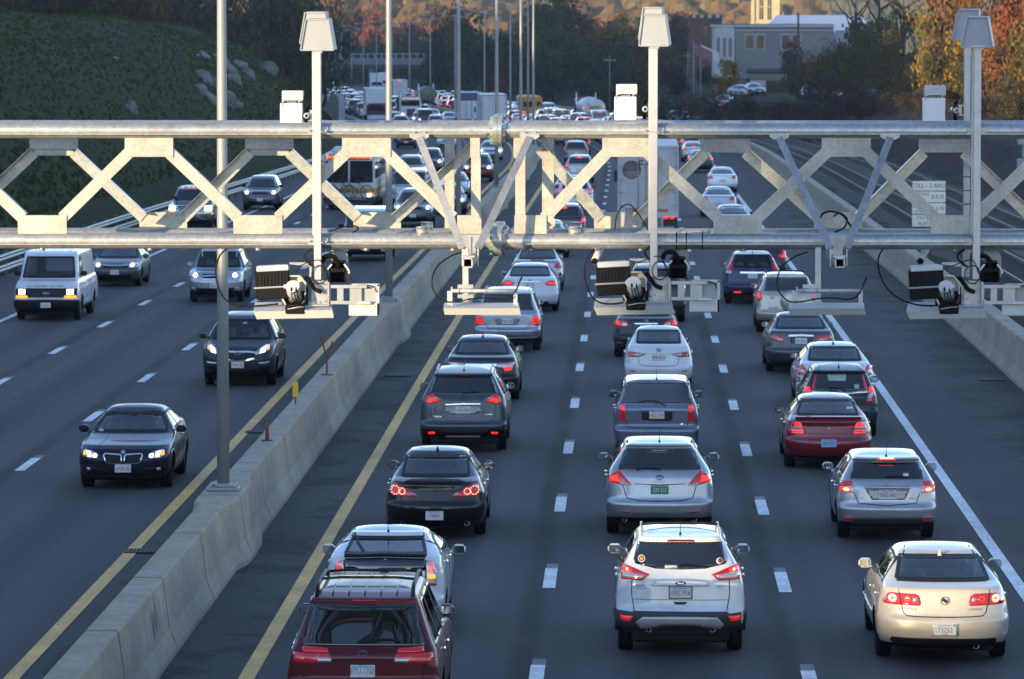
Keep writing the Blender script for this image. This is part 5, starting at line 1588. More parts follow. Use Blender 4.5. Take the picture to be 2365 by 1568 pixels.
# --- black luxury sedan
c = sedan_shape(4.76, 1.773, 1.45, deck=.985, glass=(1.05, .48, .59, 1.33, 1.20, .545), hood=.95, roof_w=.56, rcd=.55, rn=2.7, lip=.02, fine=1.1)
put(c, 'sedan', 1003, 84.2, 'glossy black sedan with ring shaped tail lamps, left lane ahead of the white hatchback', 'car', GQ)
finish(c, PAINT['black'], .335, 1.10, .85, clearg=True, mir=(.72, 1.02), handm=chrome)
Z = M_(1135, 398, .882, .00270)
c.patch('tail_lamp', Z([(857, 448), (862, 385), (890, 372), (940, 393), (965, 414), (1005, 424), (1030, 452), (975, 453)]), tailr, sym=True, off=.010)
for cx_, r_ in ((886, 26), (930, 19)):
 for k in range(10):
  a = k * .628
  for sg in (-1, 1): c.disc('lamp_led', sg * (1135 - cx_ - r_ * math.cos(a)) * .0027, (398 - 414 - r_ * math.sin(a) - (6 if r_ < 22 else 0)) * .0027 + .882, .010, .010, tailc, off=.016, n=6)
c.patch('reverse_lamp', Z([(983, 428), (1006, 430), (1018, 444), (990, 444)]), clear, sym=True, off=.015)
c.patch('spoiler_edge', Z([(945, 366), (990, 356), (1135, 351), (1280, 356), (1325, 366), (1300, 376), (1135, 372), (970, 376)]), trim, off=.035)
c.line('panel_gap', Z([(975, 455), (990, 478), (1135, 484), (1285, 478), (1298, 455)]), .010, seam, off=.004)
c.line('bumper_crease', Z([(870, 515), (1135, 522), (1400, 515)]), .016, PAINT['black'], off=.012)
c.emblem('horseshoe', 0, .885); c.plate(0, .42, '19401', 'ma', top='Massachusetts')
c.exhaust(.55, .27, .045); c.exhaust(-.55, .27, .045); c.antenna(-.85, .1, fin=True)
c.line('window_trim', [(-1.35, 1.00), (-.2, .97), (.85, .94)], .018, chrome, 'side', .010, sym=True)

# --- grey crossover
c = suv_shape(4.64, 1.84, 1.70, win=(1.19, .18, .72, 1.545, .46, .59), bump=(.60, 0), hood=1.06, roof_w=.60, spoiler=.07, clr=.30, fine=1.0)
put(c, 'sport_utility_vehicle', 1069, 101.5, 'gunmetal grey crossover with boomerang tail lamps, left lane ahead of the black sedan', 'car', GQ)
finish(c, PAINT['gunmetal'], .355, .98, .95, clearg=False, mir=(.72, 1.16))
Z = M_(820, 1290, 1.093, .00292)
c.patch('tail_lamp', Z([(553, 1318), (562, 1270), (600, 1253), (672, 1288), (668, 1300), (625, 1312), (592, 1322)]), tailr, sym=True, off=.010)
c.patch('lamp_lit', Z([(572, 1312), (582, 1278), (612, 1280), (640, 1300), (600, 1308)]), taill, sym=True, off=.015)
c.patch('reverse_lamp', Z([(600, 1264), (640, 1278), (655, 1290), (632, 1288)]), clear, sym=True, off=.015)
c.line('chrome_bar', Z([(697, 1325), (820, 1320), (942, 1320)]), .022, chrome, off=.02)
c.patch('recess_patch', Z([(712, 1332), (930, 1330), (968, 1372), (900, 1392), (740, 1392), (685, 1370)]), PAINT['steel'], off=.004)
c.line('panel_gap', Z([(598, 1330), (598, 1420), (640, 1462), (1000, 1452), (1045, 1410), (1045, 1320)]), .011, seam, off=.004)
c.line('panel_gap', Z([(640, 1140), (605, 1250)]), .010, seam, off=.004, sym=True)
c.emblem('ring', 0, 1.09); c.plate(0, .885, '1VH 959', 'ma', top='Massachusetts')
c.badge('ROGUE', -.52, .745, .045, chrome); c.badge('SL AWD', .53, .79, .04, chrome)
c.patch('bumper_valance', [(-.90, .50), (-.6, .52), (-.45, .43), (.45, .43), (.6, .52), (.90, .50), (.88, .30), (-.88, .30)], trim, off=.008)
c.patch('reflector', [(-.72, .43), (-.58, .44), (-.58, .40), (-.70, .39)], taill, sym=True, off=.014)
c.rails(.56, -1.75, .6, alum, .05); c.antenna(-1.55, .2); c.wiper(Z([(815, 1253), (880, 1240), (925, 1244)]))
c.patch('high_brake_lamp', [(-.14, 1.585), (.14, 1.585), (.13, 1.60), (-.13, 1.60)], taild, off=.012)
c.line('step_bar', [(-.35, .335), (.35, .335)], .03, alum, off=.02)

# --- black midsize sedan with chrome strip
c = sedan_shape(4.80, 1.82, 1.47, deck=1.04, glass=(1.10, .50, .63, 1.36, 1.18, .54), roof_w=.58, fine=.95)
put(c, 'sedan', 1111, 115.2, 'black sedan with bright chrome trunk strip, left lane ahead of the grey crossover', 'car', GQ)
finish(c, PAINT['black'], .33, 1.10, .92, clearg=True, mir=(.75, 1.05))
Z = M_(955, 1055, .868, .00333)
c.patch('chrome_strip', Z([(730, 1045), (955, 1040), (1182, 1045), (1182, 1062), (955, 1068), (730, 1062)]), chrome, off=.018)
c.patch('tail_lamp', Z([(722, 1035), (840, 1042), (850, 1066), (800, 1078), (790, 1098), (745, 1092)]), clear, sym=True, off=.022)
c.patch('lamp_red', Z([(738, 1066), (800, 1070), (790, 1096), (745, 1092)]), taill, sym=True, off=.028)
c.line('lamp_rim', Z([(724, 1036), (840, 1043), (850, 1066)]), .014, tailr, off=.028, sym=True)
c.emblem('ellipses', 0, .875, sc=1.1); c.plate(0, .74, '4KE 218', 'ma'); c.antenna(-.85, .1, fin=True)
c.line('panel_gap', Z([(795, 1100), (805, 1130), (955, 1136), (1105, 1130), (1115, 1100)]), .010, seam, off=.004)

# --- silver compact luxury SUV
c = suv_shape(4.53, 1.84, 1.69, win=(1.12, .14, .72, 1.52, .34, .63), bump=(.62, 0), hood=1.08, roof_w=.63, spoiler=.08, clr=.28, fine=.95)
put(c, 'sport_utility_vehicle', 1172, 133.4, 'silver blue boxy sport utility vehicle with striped red tail lamps below the hanging antenna', 'car', GQ)
finish(c, PAINT['cool_silver'], .36, .95, .82, clearg=False, mir=(.75, 1.18))
Z = M_(1137, 752, .82, .00386)
c.patch('tail_lamp', Z([(912, 775), (918, 712), (960, 716), (982, 770)]), tailr, sym=True, off=.010)
for k in range(3): c.line('lamp_strip', Z([(920, 725 + 18 * k), (958 + 7 * k, 727 + 18 * k)]), .032, taill, off=.016, sym=True)
c.patch('recess_patch', Z([(1045, 732), (1225, 732), (1205, 775), (1068, 775)]), PAINT['steel'], off=.005)  # recess shade painted as a darker flat patch round the plate
c.line('panel_gap', Z([(985, 770), (1003, 803), (1137, 806), (1270, 803), (1290, 770)]), .012, seam, off=.004)
c.emblem('star', 0, 1.04); c.plate(0, .83, 'M81 R3', 'ma')
c.patch('reflector', Z([(925, 825), (970, 822), (970, 832), (930, 835)]), taild, sym=True, off=.012)
c.line('bumper_strip', Z([(930, 858), (1137, 864), (1345, 858)]), .05, alum, off=.014)
c.patch('valance', [(-.86, .44), (.86, .44), (.84, .28), (-.84, .28)], trim, off=.008)
c.rails(.60, -1.8, .5, alum, .06)

# --- white sedan with red almond lamps
c = sedan_shape(4.87, 1.83, 1.47, deck=1.06, glass=(1.12, .48, .63, 1.36, 1.2, .55), roof_w=.58, fine=.9)
put(c, 'sedan', 1223, 152.6, 'white sedan with almond shaped red tail lamps in the left lane beside the hanging antenna', 'car', GQ)
finish(c, PAINT['white'], .33, 1.1, .95, clearg=True, mir=(.75, 1.05))
c.patch('tail_lamp', [(-.84, .93), (-.83, .99), (-.62, 1.0), (-.46, .93), (-.50, .86), (-.70, .83), (-.82, .84)], tailr, sym=True, off=.012)
c.patch('lamp_lit', [(-.78, .90), (-.62, .96), (-.52, .92), (-.62, .88)], taill, sym=True, off=.018)
c.line('chrome_bar', [(-.34, .965), (.34, .965)], .025, chrome, off=.016); c.emblem('ring', 0, 1.0, sc=.8); c.plate(0, .86, '2FT 190', 'ma')
c.patch('valance', [(-.6, .36), (.6, .36), (.56, .22), (-.56, .22)], trim, off=.008)

# --- silver sedan below the bottom chord
c = sedan_shape(4.6, 1.80, 1.46, deck=1.04, glass=(1.10, .48, .62, 1.36, 1.2, .54), roof_w=.57, fine=.9)
put(c, 'sedan', 1240, 165.5, 'silver blue sedan partly hidden by the bottom chord right of the bolted flange', 'car', GQ)
finish(c, PAINT['cool_silver'], .33, 1.08, .92, clearg=True, mir=(.75, 1.05))
c.patch('tail_lamp', [(-.83, .80), (-.83, .95), (-.68, 1.0), (-.56, .84), (-.66, .78)], tailr, sym=True, off=.012)
c.patch('high_brake_lamp', [(-.25, 1.045), (.25, 1.045), (.18, 1.065), (-.18, 1.065)], taild, off=.02); c.plate(0, .8, '6RD 44', 'ma')

# ================= middle lane
# --- white crossover nearest in the middle lane
c = suv_shape(4.52, 1.84, 1.685, win=(1.21, .17, .63, 1.575, .36, .60), bump=(.64, 0), hood=1.08, roof_w=.60, spoiler=.05, clr=.33, fine=1.2, rcd=.40, rn=3.0)
c.gpoly = [(-.655, 1.335), (-.63, 1.275), (-.34, 1.215), (0, 1.203), (.34, 1.215), (.63, 1.275), (.655, 1.335), (.60, 1.572), (-.60, 1.572)]
put(c, 'sport_utility_vehicle', 1573, 68.6, 'white crossover with twin exhausts and roof rails, nearest vehicle in the middle lane', 'car', GQ)
finish(c, PAINT['white'], .355, .90, .93, clearg=False, mir=(.55, 1.22))
Z = M_(878, 1563, 0, .00129)
c.patch('tail_lamp', Z([(233, 578), (352, 610), (545, 682), (470, 745), (240, 742)]), tailr, sym=True, off=.010)
c.patch('lamp_clear', Z([(250, 660), (352, 668), (470, 690), (500, 685), (455, 724), (252, 720)]), clear, sym=True, off=.016)
c.patch('lamp_lit', Z([(268, 605), (352, 625), (352, 668), (262, 660)]), taill, sym=True, off=.017)
c.disc('lamp_core', -(878 - 306) * .00129, (1563 - 640) * .00129, .018, .022, tailc, off=.022); c.disc('lamp_core', (878 - 306) * .00129, (1563 - 640) * .00129, .018, .022, tailc, off=.022)
c.patch('high_brake_lamp', Z([(745, 316), (1015, 316), (1028, 337), (733, 337)]), taild, off=.014)
c.line('panel_gap', Z([(352, 612), (350, 900), (378, 1070)]), .010, seam, off=.004, sym=True)
c.line('panel_gap', Z([(370, 948), (1395, 955)]), .007, seam, off=.004)
c.patch('garnish', Z([(562, 796), (600, 742), (720, 735), (1060, 735), (1160, 742), (1196, 800), (1100, 806), (660, 804)]), PAINT['white'], off=.030, skirt=.03)
c.patch('handle_recess', Z([(795, 972), (955, 972), (925, 1002), (825, 1002)]), clad, off=.004)
c.disc('emblem_field', 0, 1.022, .070, .027, mat('emblem_blue', (.012, .02, .07), .2, coat=1), off=.034, n=24)
e = c.emblem('oval_script', 0, 1.022); e.location.y -= .034
b_ = c.badge('Ford', 0, 1.024, .045, chrome, off=.046)
c.badge('ESCAPE', -.565, .985, .036, ink_k); c.badge('JACK MADDEN FORD', -.565, .950, .020, ink_k); c.badge('TITANIUM', .55, .972, .028, ink_k); c.badge('4WD', .55, .94, .022, ink_b)
c.plate(0, .895, '1MC 916', 'ma', top='Massachusetts')
mb = MB()
for q in ((0, .083, .33, .014), (0, -.083, .33, .014), (-.158, 0, .014, .18), (.158, 0, .014, .18)): mb.box((q[0], -.004, q[1]), (q[2], .014, q[3]))
mb.build('plate_frame', chrome, c.plateo)
c.patch('bumper_cladding', Z([(150, 1066), (352, 1082), (380, 1072), (1378, 1078), (1402, 1098), (1606, 1086), (1590, 1200), (1590, 1335), (165, 1335), (165, 1200)]), clad, off=.006)
c.patch('skid_plate', Z([(398, 1190), (470, 1132), (700, 1126), (1060, 1128), (1272, 1136), (1345, 1212), (1300, 1268), (1150, 1250), (1090, 1222), (660, 1222), (600, 1250), (440, 1262)]), alum, off=.022)
for q in (-1, 1):
 c.exhaust(q * .447, .365, .042); 
c.patch('reflector', Z([(228, 1122), (368, 1126), (330, 1180), (245, 1170)]), mat('reflector_red', (.5, .02, .012), .2, coat=1, emit=((1, .02, .015), .12)), sym=True, off=.014)
c.disc('sticker', -(878 - 458) * .00129, (1563 - 522) * .00129, .047, .045, mat('sticker_red', (.35, .03, .03), .5), off=.008); c.disc('sticker_centre', -(878 - 458) * .00129, (1563 - 522) * .00129, .022, .022, mat('sticker_gold', (.6, .42, .08), .5), off=.011)
c.line('sticker_ring', [(-.542 + .045 * math.cos(a * .524), 1.343 + .045 * math.sin(a * .524)) for a in range(12)], .010, conew, off=.010, closed=True)
c.disc('sticker', (1300 - 878) * .00129, (1563 - 543) * .00129, .046, .044, conew, off=.008); c.disc('sticker_centre', (1300 - 878) * .00129, (1563 - 543) * .00129, .030, .028, MATS['sticker_red'], off=.011)
c.patch('sticker', Z([(708, 588), (845, 588), (845, 620), (708, 620)]), conew, off=.012)
c.badge('STREET', -.10, 1.231, .022, ink_b, off=.018)
c.wiper(Z([(868, 590), (940, 578), (1160, 606)]))
c.rails(.545, -1.75, .55, alum, .055, bars=(-.75, .35)); c.antenna(-1.62, .26)

# --- silver crossover wagon
c = suv_shape(4.80, 1.905, 1.61, win=(1.15, .18, .72, 1.505, .62, .60), bump=(.62, 0), hood=1.03, roof_w=.60, spoiler=.06, clr=.26, rcd=.46, rn=2.8, fine=1.1, ws=(1.15, 2.05))
put(c, 'crossover_wagon', 1524, 84.6, 'silver crossover wagon with green license plate, middle lane ahead of the white crossover', 'car', GQ)
finish(c, PAINT['silver'], .36, .98, .95, clearg=False, mir=(.80, 1.13))
Z = M_(502, 273, 1.036, .00330)
c.patch('tail_lamp', Z([(237, 297), (240, 266), (290, 237), (357, 312), (300, 314)]), tailr, sym=True, off=.010)
c.patch('lamp_lit', Z([(243, 296), (248, 275), (285, 262), (292, 300)]), taill, sym=True, off=.016)
c.patch('reverse_lamp', Z([(300, 304), (350, 307), (357, 314), (300, 316)]), clear, sym=True, off=.015)
c.line('garnish', Z([(375, 300), (502, 304), (630, 300)]), .03, PAINT['silver'], off=.022); c.line('garnish_shadow', Z([(370, 306), (502, 311), (635, 306)]), .012, seam, off=.006)
c.line('panel_gap', Z([(312, 318), (330, 380), (400, 393), (502, 395), (605, 393), (675, 380), (692, 318)]), .012, seam, off=.004)
c.line('panel_gap', Z([(285, 240), (320, 145)]), .008, seam, off=.004, sym=True)
c.emblem('ellipses', 0, 1.036, sc=1.15); c.badge('VENZA', 0, .965, .040, PAINT['steel'], sq=1.6)
c.plate(0, .83, '239 213', 'vt', top='GREEN MOUNTAINS')
c.patch('reflector', Z([(290, 444), (348, 446), (345, 455), (300, 453)]), taild, sym=True, off=.012)
c.exhaust(.60, .30, .04); c.exhaust(-.60, .30, .04)
c.patch('window_sticker', Z([(440, 138), (575, 138), (575, 156), (440, 156)]), glass, off=.007); c.badge('RIDER UNIVERSITY', .0, 1.46, .032, ink_w, off=.02, name='window_lettering')
c.wiper(Z([(380, 238), (430, 230), (508, 236)])); c.antenna(-1.35, .26)
c.rails(.56, -1.2, -.95, trim, .012)
c.line('bumper_crease', Z([(230, 400), (320, 418), (502, 422), (685, 418), (775, 400)]), .016, PAINT['silver'], off=.012)

# --- boxy blue grey wagon
c = suv_shape(4.25, 1.76, 1.645, win=(1.17, .12, .715, 1.565, .24, .635), bump=(.655, 0), hood=1.06, roof_w=.635, spoiler=.02, clr=.22, rcd=.26, rn=4.0, fine=1.0, ws=(1.0, 1.6))
put(c, 'box_wagon', 1517, 99.7, 'boxy blue grey wagon with tall rectangular red tail lamps in the middle lane', 'car', GQ)
finish(c, PAINT['blue_grey'], .32, .80, .85, clearg=False, mir=(.75, 1.15))
Z = M_(632, 1020, 1.128, .001665)
c.patch('tail_lamp', Z([(182, 1200), (186, 1035), (200, 1022), (244, 1026), (254, 1050), (254, 1200), (245, 1222), (200, 1212)]), tailr, sym=True, off=.010)
c.patch('lamp_lit', Z([(190, 1030), (244, 1032), (246, 1068), (190, 1066)]), taill, sym=True, off=.015)
for k in (1075, 1130): c.line('lamp_rib', Z([(184, k), (252, k)]), .010, taild, off=.014, sym=True)
c.patch('recess_patch', Z([(445, 1090), (825, 1092), (820, 1195), (780, 1212), (490, 1205), (450, 1190)]), PAINT['charcoal'], off=.004)  # darker flat patch painted for the shade in the plate recess
c.line('garnish', Z([(412, 1068), (858, 1074)]), .045, PAINT['blue_grey'], off=.026)
c.line('panel_gap', Z([(258, 1215), (262, 1270), (290, 1295), (980, 1298), (1004, 1270), (1008, 1215)]), .012, seam, off=.004)
c.emblem('roundel', 0, 1.128, sc=1.1); c.plate(0, .93, 'HKS-3793', 'pa', top='PENNSYLVANIA')
t = MB(); t.box((0, -.0058, -.062), (.29, .002, .026)); t.build('plate_band', yel, c.plateo)
c.badge('xB', .50, .75, .05, chrome)
c.wiper(Z([(400, 990), (520, 968), (650, 978), (735, 1028)])); c.antenna(-1.75, .28)

# --- small white sedan
c = sedan_shape(4.36, 1.695, 1.48, deck=1.06, glass=(1.13, .42, .545, 1.38, 1.12, .51), roof_w=.55, fine=.95, hood=.98)
put(c, 'sedan', 1521, 118.9, 'small white sedan with dark swept tail lamps, middle lane ahead of the boxy wagon', 'car', GQ)
finish(c, PAINT['white'], .31, .95, .85, clearg=True, mir=(.70, 1.07), mirror=trim)
Z = M_(655, 368, .975, .00197)
c.patch('tail_lamp', Z([(284, 448), (280, 388), (330, 388), (430, 402), (500, 412), (445, 440), (380, 452)]), taild, sym=True, off=.010)
c.patch('lamp_clear', Z([(372, 402), (430, 408), (480, 416), (430, 438), (378, 436)]), clear, sym=True, off=.016)
c.line('chrome_line', Z([(290, 378), (420, 394), (510, 404), (655, 400)]), .012, alum, off=.014, sym=True)
c.line('panel_gap', Z([(410, 455), (420, 530), (455, 555), (655, 560), (855, 555), (890, 530), (905, 455)]), .010, seam, off=.004)
c.emblem('ellipses', 0, .985); c.plate(0, .815, '4DB 18 17', 'ma')
c.patch('reflector', Z([(305, 610), (378, 612), (372, 624), (310, 622)]), taild, sym=True, off=.012); c.badge('iA', .32, .75, .05, chrome)

# --- dark sedan behind the small white one
c = sedan_shape(4.6, 1.76, 1.46, deck=1.05, glass=(1.12, .46, .60, 1.37, 1.15, .53), roof_w=.57, fine=.9)
put(c, 'sedan', 1492, 130.6, 'dark grey sedan half hidden by the small white sedan in the middle lane', 'car', GQ)
finish(c, PAINT['charcoal'], .32, 1.0, .9, clearg=True, mir=(.72, 1.07))
c.patch('tail_lamp', [(-.84, .86), (-.83, 1.0), (-.62, 1.02), (-.50, .99), (-.44, .86), (-.60, .83)], tailr, sym=True, off=.010)
c.patch('reverse_lamp', [(-.64, .86), (-.62, .97), (-.52, .96), (-.46, .87)], clear, sym=True, off=.016)
c.disc('lamp_lit', -.74, .93, .045, .045, taill, off=.016); c.disc('lamp_lit', .74, .93, .045, .045, taill, off=.016)
c.emblem('ellipses', 0, 1.0); c.line('trim_strip', [(-.30, .93), (.30, .93)], .03, chrome, off=.014); c.plate(0, .82, '7GL 305', 'ma')
c.patch('reflector', [(-.78, .44), (-.62, .44), (-.62, .40), (-.76, .40)], taild, sym=True, off=.012); c.badge('COROLLA', -.52, 1.035, .05, chrome)

# --- dark utility vehicle under the middle mast
c = suv_shape(4.7, 1.87, 1.72, win=(1.16, .16, .70, 1.55, .40, .61), roof_w=.61, clr=.30, fine=.85)
put(c, 'sport_utility_vehicle', 1513, 147.0, 'dark utility vehicle almost hidden by the middle camera cluster', 'car', GQ)
finish(c, PAINT['charcoal'], .36, .95, .9, clearg=False, mir=(.75, 1.18), mirror=trim)
c.patch('tail_lamp', [(-.90, .95), (-.88, 1.3), (-.78, 1.32), (-.76, .98)], tailr, sym=True, off=.010); c.plate(0, .9, '81K 552', 'ma'); c.rails(.56, -1.7, .5, alum, .05)

# ================= right lane
# --- cream sedan
c = sedan_shape(5.16, 1.874, 1.475, deck=1.055, glass=(1.115, .55, .655, 1.365, 1.28, .565), roof_w=.60, rcd=.62, rn=2.6, fine=1.2, face=.11, hood=.97, bump=.66)
put(c, 'sedan', 2186, 67.7, 'cream white large sedan with lit red oval tail lamps, bottom right, rear in warm sunlight', 'car', GQ)
finish(c, PAINT['pearl'], .34, 1.14, 1.0, clearg=True, seatm=seat_b, mir=(.85, 1.05), handm=chrome)
Z = M_(1085, 1543, 0, .001172)
c.patch('tail_lamp', Z([(370, 820), (385, 785), (430, 722), (470, 706), (740, 706), (785, 735), (803, 800), (800, 838), (780, 846), (400, 838)]), tailr, sym=True, off=.010)
for cx_, r_, m1, m2 in ((490, 52, taill, tailc), (655, 42, tailr, taill)):
 for sg in (-1, 1):
  X_ = sg * (1085 - cx_) * .001172; z_ = (1543 - 770) * .001172
  c.disc('lamp_bowl', X_, z_, r_ * .001172, r_ * .001172, m1, off=.016)
  if cx_ == 490: c.line('lamp_halo', [(X_ + .036 * math.cos(a * .524), z_ + .036 * math.sin(a * .524)) for a in range(12)], .034, tailc, off=.021, closed=True)
  else: c.line('lamp_halo', [(X_ + .034 * math.cos(a * .524), z_ + .034 * math.sin(a * .524)) for a in range(12)], .018, taill, off=.021, closed=True)
c.patch('reverse_lamp', Z([(712, 755), (765, 755), (772, 800), (715, 800)]), clear, sym=True, off=.018)
c.line('lamp_gap', Z([(560, 706), (582, 845)]), .010, seam, off=.016, sym=True)
c.line('panel_gap', Z([(548, 660), (560, 706)]), .009, seam, off=.004, sym=True)
c.line('panel_gap', Z([(585, 846), (600, 920), (640, 962), (760, 970), (1085, 974), (1410, 970), (1530, 962), (1570, 920), (1585, 846)]), .012, seam, off=.004)
c.emblem('shields', 0, (1543 - 783) * .001172); c.badge('BUICK', -.45, .772, .036, ink_k, sq=1.5); c.badge('LUCERNE', .42, .772, .030, ink_k, sq=1.5)
c.plate(0, .502, '73252', 'ma', top='Massachusetts')
for ch, zz in (('L', .020), ('V', -.028)): lt = link('plate_prefix', text_mesh(ch, .04, ink_r), c.plateo); lt.location = (-.125, -.0065, zz)
lt = link('plate_class', text_mesh('LIVERY', .026, ink_r), c.plateo); lt.location = (0, -.0065, -.062)
t = MB(); t.box((.125, -.006, .058), (.032, .002, .028)); t.build('plate_sticker', mat('sticker_teal', (.02, .35, .32), .5), c.plateo)
c.patch('recess_patch', Z([(935, 1045), (1248, 1045), (1245, 1190), (938, 1190)]), PAINT['pearl'], off=.003)
c.patch('bumper_valance', Z([(470, 1218), (1085, 1226), (1690, 1230), (1700, 1300), (1600, 1330), (560, 1330), (450, 1262)]), trim, off=.008)
c.exhaust(.44, .255, .045)
mb = MB(); mb.box((0, 0, 0), (.145, .04, .03), bev=.01); hb_ = mb.build('high_brake_lamp', taill, c.root); hb_.location = (0, -c.L / 2 + .66, 1.125)
mb = MB(); mb.box((0, 0, 0), (.30, .06, .05), bev=.015); q = mb.build('lamp_housing', seat_b, c.root); q.location = (0, -c.L / 2 + .71, 1.11)
mb = MB(); mb.box((0, 0, 0), (1.24, .40, .02)); q = mb.build('parcel_shelf', seat_b, c.root); q.location = (0, -c.L / 2 + .85, 1.05)
c.antenna(-1.18, .1, fin=True, m=PAINT['pearl'])
c.line('roof_seam', [(-.50, 1.385), (-.45, 1.455)], .012, trim, 'rear', .004, sym=True)
c.line('window_trim', [(-1.5, 1.06), (-.2, 1.03), (.95, .98)], .024, chrome, 'side', .012, sym=True)
c.line('side_moulding', [(-1.0, .58), (1.4, .56)], .03, PAINT['pearl'], 'side', .014, sym=True)

# --- silver hatchback braking
c = suv_shape(4.42, 1.74, 1.465, win=(1.045, .16, .64, 1.33, .50, .59), bump=(.60, 0), hood=.97, roof_w=.575, spoiler=.08, clr=.24, rcd=.40, rn=3.0, fine=1.1, ws=(1.15, 1.9))
put(c, 'hatchback', 2052, 84.1, 'silver hatchback with glowing brake lamps in the right lane, ahead of the cream sedan', 'car', GQ)
finish(c, PAINT['silver'], .31, .88, .9, clearg=False, mir=(.62, 1.04))
Z = M_(1682, 313, .939, .003285)
c.patch('tail_lamp', Z([(1437, 345), (1437, 300), (1455, 283), (1500, 289), (1510, 348)]), clear, sym=True, off=.010)
c.patch('lamp_red', Z([(1440, 300), (1457, 286), (1498, 291), (1503, 312), (1442, 318)]), tailr, sym=True, off=.015)
c.patch('lamp_lit', Z([(1440, 342), (1442, 318), (1490, 318), (1500, 345)]), taill, sym=True, off=.016)
c.disc('lamp_core', -(1682 - 1472) * .003285, (313 - 331) * .003285 + .939, .055, .030, tailc, off=.021); c.disc('lamp_core', (1682 - 1472) * .003285, (313 - 331) * .003285 + .939, .055, .030, tailc, off=.021)
c.patch('garnish', Z([(1560, 312), (1800, 312), (1796, 326), (1565, 326)]), PAINT['silver'], off=.026)
c.patch('recess_patch', Z([(1565, 328), (1798, 328), (1770, 382), (1600, 382)]), PAINT['steel'], off=.004)  # shade of the recess put into a darker flat patch
c.line('panel_gap', Z([(1512, 350), (1530, 400), (1682, 412), (1830, 400), (1848, 350)]), .012, seam, off=.004)
c.emblem('stars', 0, .945); c.plate(0, .80, '3NG 645', 'ma', top='Massachusetts')
c.badge('SUBARU', -.46, .735, .032, PAINT['steel']); c.badge('IMPREZA', .43, .735, .032, PAINT['steel'])
c.patch('bumper_valance', [(-.58, .40), (-.46, .405), (0, .41), (.46, .405), (.58, .40), (.62, .33), (.58, .24), (-.58, .24), (-.62, .33)], clad, off=.008)
c.patch('reflector', Z([(1455, 470), (1500, 470), (1495, 482), (1462, 482)]), tailr, sym=True, off=.014)
c.patch('high_brake_lamp', [(-.16, 1.372), (.16, 1.372), (.14, 1.388), (-.14, 1.388)], taill, off=.018); c.line('lamp_row', [(-.12, 1.38), (.12, 1.38)], .010, tailc, off=.024)
c.antenna(-1.55, .26); c.wiper(Z([(1675, 272), (1720, 266), (1790, 272)])); c.patch('window_sticker', Z([(1765, 250), (1792, 250), (1792, 266), (1765, 266)]), platew, off=.008)

# --- dark red sedan
c = sedan_shape(4.86, 1.79, 1.40, deck=1.00, glass=(1.06, .48, .62, 1.30, 1.2, .53), roof_w=.555, rcd=.60, rn=2.6, lip=.05, fine=1.0, hood=.90)
put(c, 'sedan', 1915, 97.6, 'dark red sedan with rear spoiler and blue white plate, right lane behind the dark hatchback', 'car', GQ)
finish(c, PAINT['red'], .32, 1.05, .95, clearg=True, mir=(.75, .98), mirror=trim)
Z = M_(672, 1055, .874, .00168)
c.patch('tail_lamp', Z([(205, 1140), (222, 1075), (262, 1005), (345, 1005), (380, 1085), (388, 1145), (240, 1150)]), taild, sym=True, off=.010)
c.patch('lamp_lit', Z([(275, 1060), (285, 1012), (340, 1010), (365, 1062)]), taill, sym=True, off=.016)
c.patch('reverse_lamp', Z([(270, 1068), (365, 1066), (375, 1084), (268, 1086)]), clear, sym=True, off=.016)
for k in (1108, 1136): c.line('lamp_bar', Z([(243, k), (382, k)]), .020, taill, off=.016, sym=True)
c.patch('spoiler', [(-.66, 1.005), (-.3, 1.015), (.3, 1.015), (.66, 1.005), (.64, .985), (0, .992), (-.64, .985)], PAINT['red'], off=.06, skirt=.06)
c.badge('STRATUS', 0, .874, .045, chrome, sq=1.6); c.badge('DODGE', -.41, .965, .045, chrome); c.badge('SXT', .47, .965, .04, chrome); c.disc('emblem', 0, .83, .02, .022, chrome)
c.plate(0, .545, '287·ZTE', 'ct', top='Connecticut')
c.line('panel_gap', Z([(392, 1085), (400, 1140), (672, 1146), (945, 1140), (955, 1085)]), .010, seam, off=.004)
c.line('bumper_crease', Z([(240, 1300), (672, 1330), (1110, 1300)]), .03, PAINT['red'], off=.014)
c.patch('window_sticker', [(.38, 1.16), (.50, 1.16), (.50, 1.19), (.38, 1.19)], platew, off=.010)

# --- dark small hatchback with red lamp pillars
c = suv_shape(4.06, 1.70, 1.525, win=(1.015, .14, .57, 1.36, .40, .51), bump=(.60, 0), hood=1.0, roof_w=.555, spoiler=.10, clr=.22, rcd=.36, fine=1.0, ws=(.95, 1.75))
put(c, 'hatchback', 1940, 105.3, 'dark grey small hatchback with red lamp pillars and chrome bar, partly behind the red sedan', 'car', GQ)
finish(c, PAINT['charcoal'], .30, .72, .82, clearg=False, mir=(.62, 1.08))
Z = M_(785, 660, .978, .00181)
c.patch('lamp_pillar', Z([(455, 632), (505, 470), (522, 470), (490, 635)]), tailr, sym=True, off=.010)
c.patch('tail_lamp', Z([(372, 690), (385, 612), (440, 598), (450, 660), (440, 700), (480, 775), (400, 770), (385, 735)]), tailr, sym=True, off=.010)
c.patch('lamp_lit', Z([(380, 660), (390, 615), (438, 603), (444, 655)]), taill, sym=True, off=.016)
c.patch('reverse_lamp', Z([(392, 668), (440, 664), (462, 735), (420, 735)]), clear, sym=True, off=.016)
c.patch('chrome_bar', Z([(455, 645), (740, 650), (830, 650), (1115, 645), (1110, 672), (785, 690), (460, 672)]), chrome, off=.018)
c.emblem('h', 0, .98); c.plate(0, .72, '5XP 771', 'ma'); c.antenna(-1.35, .24)
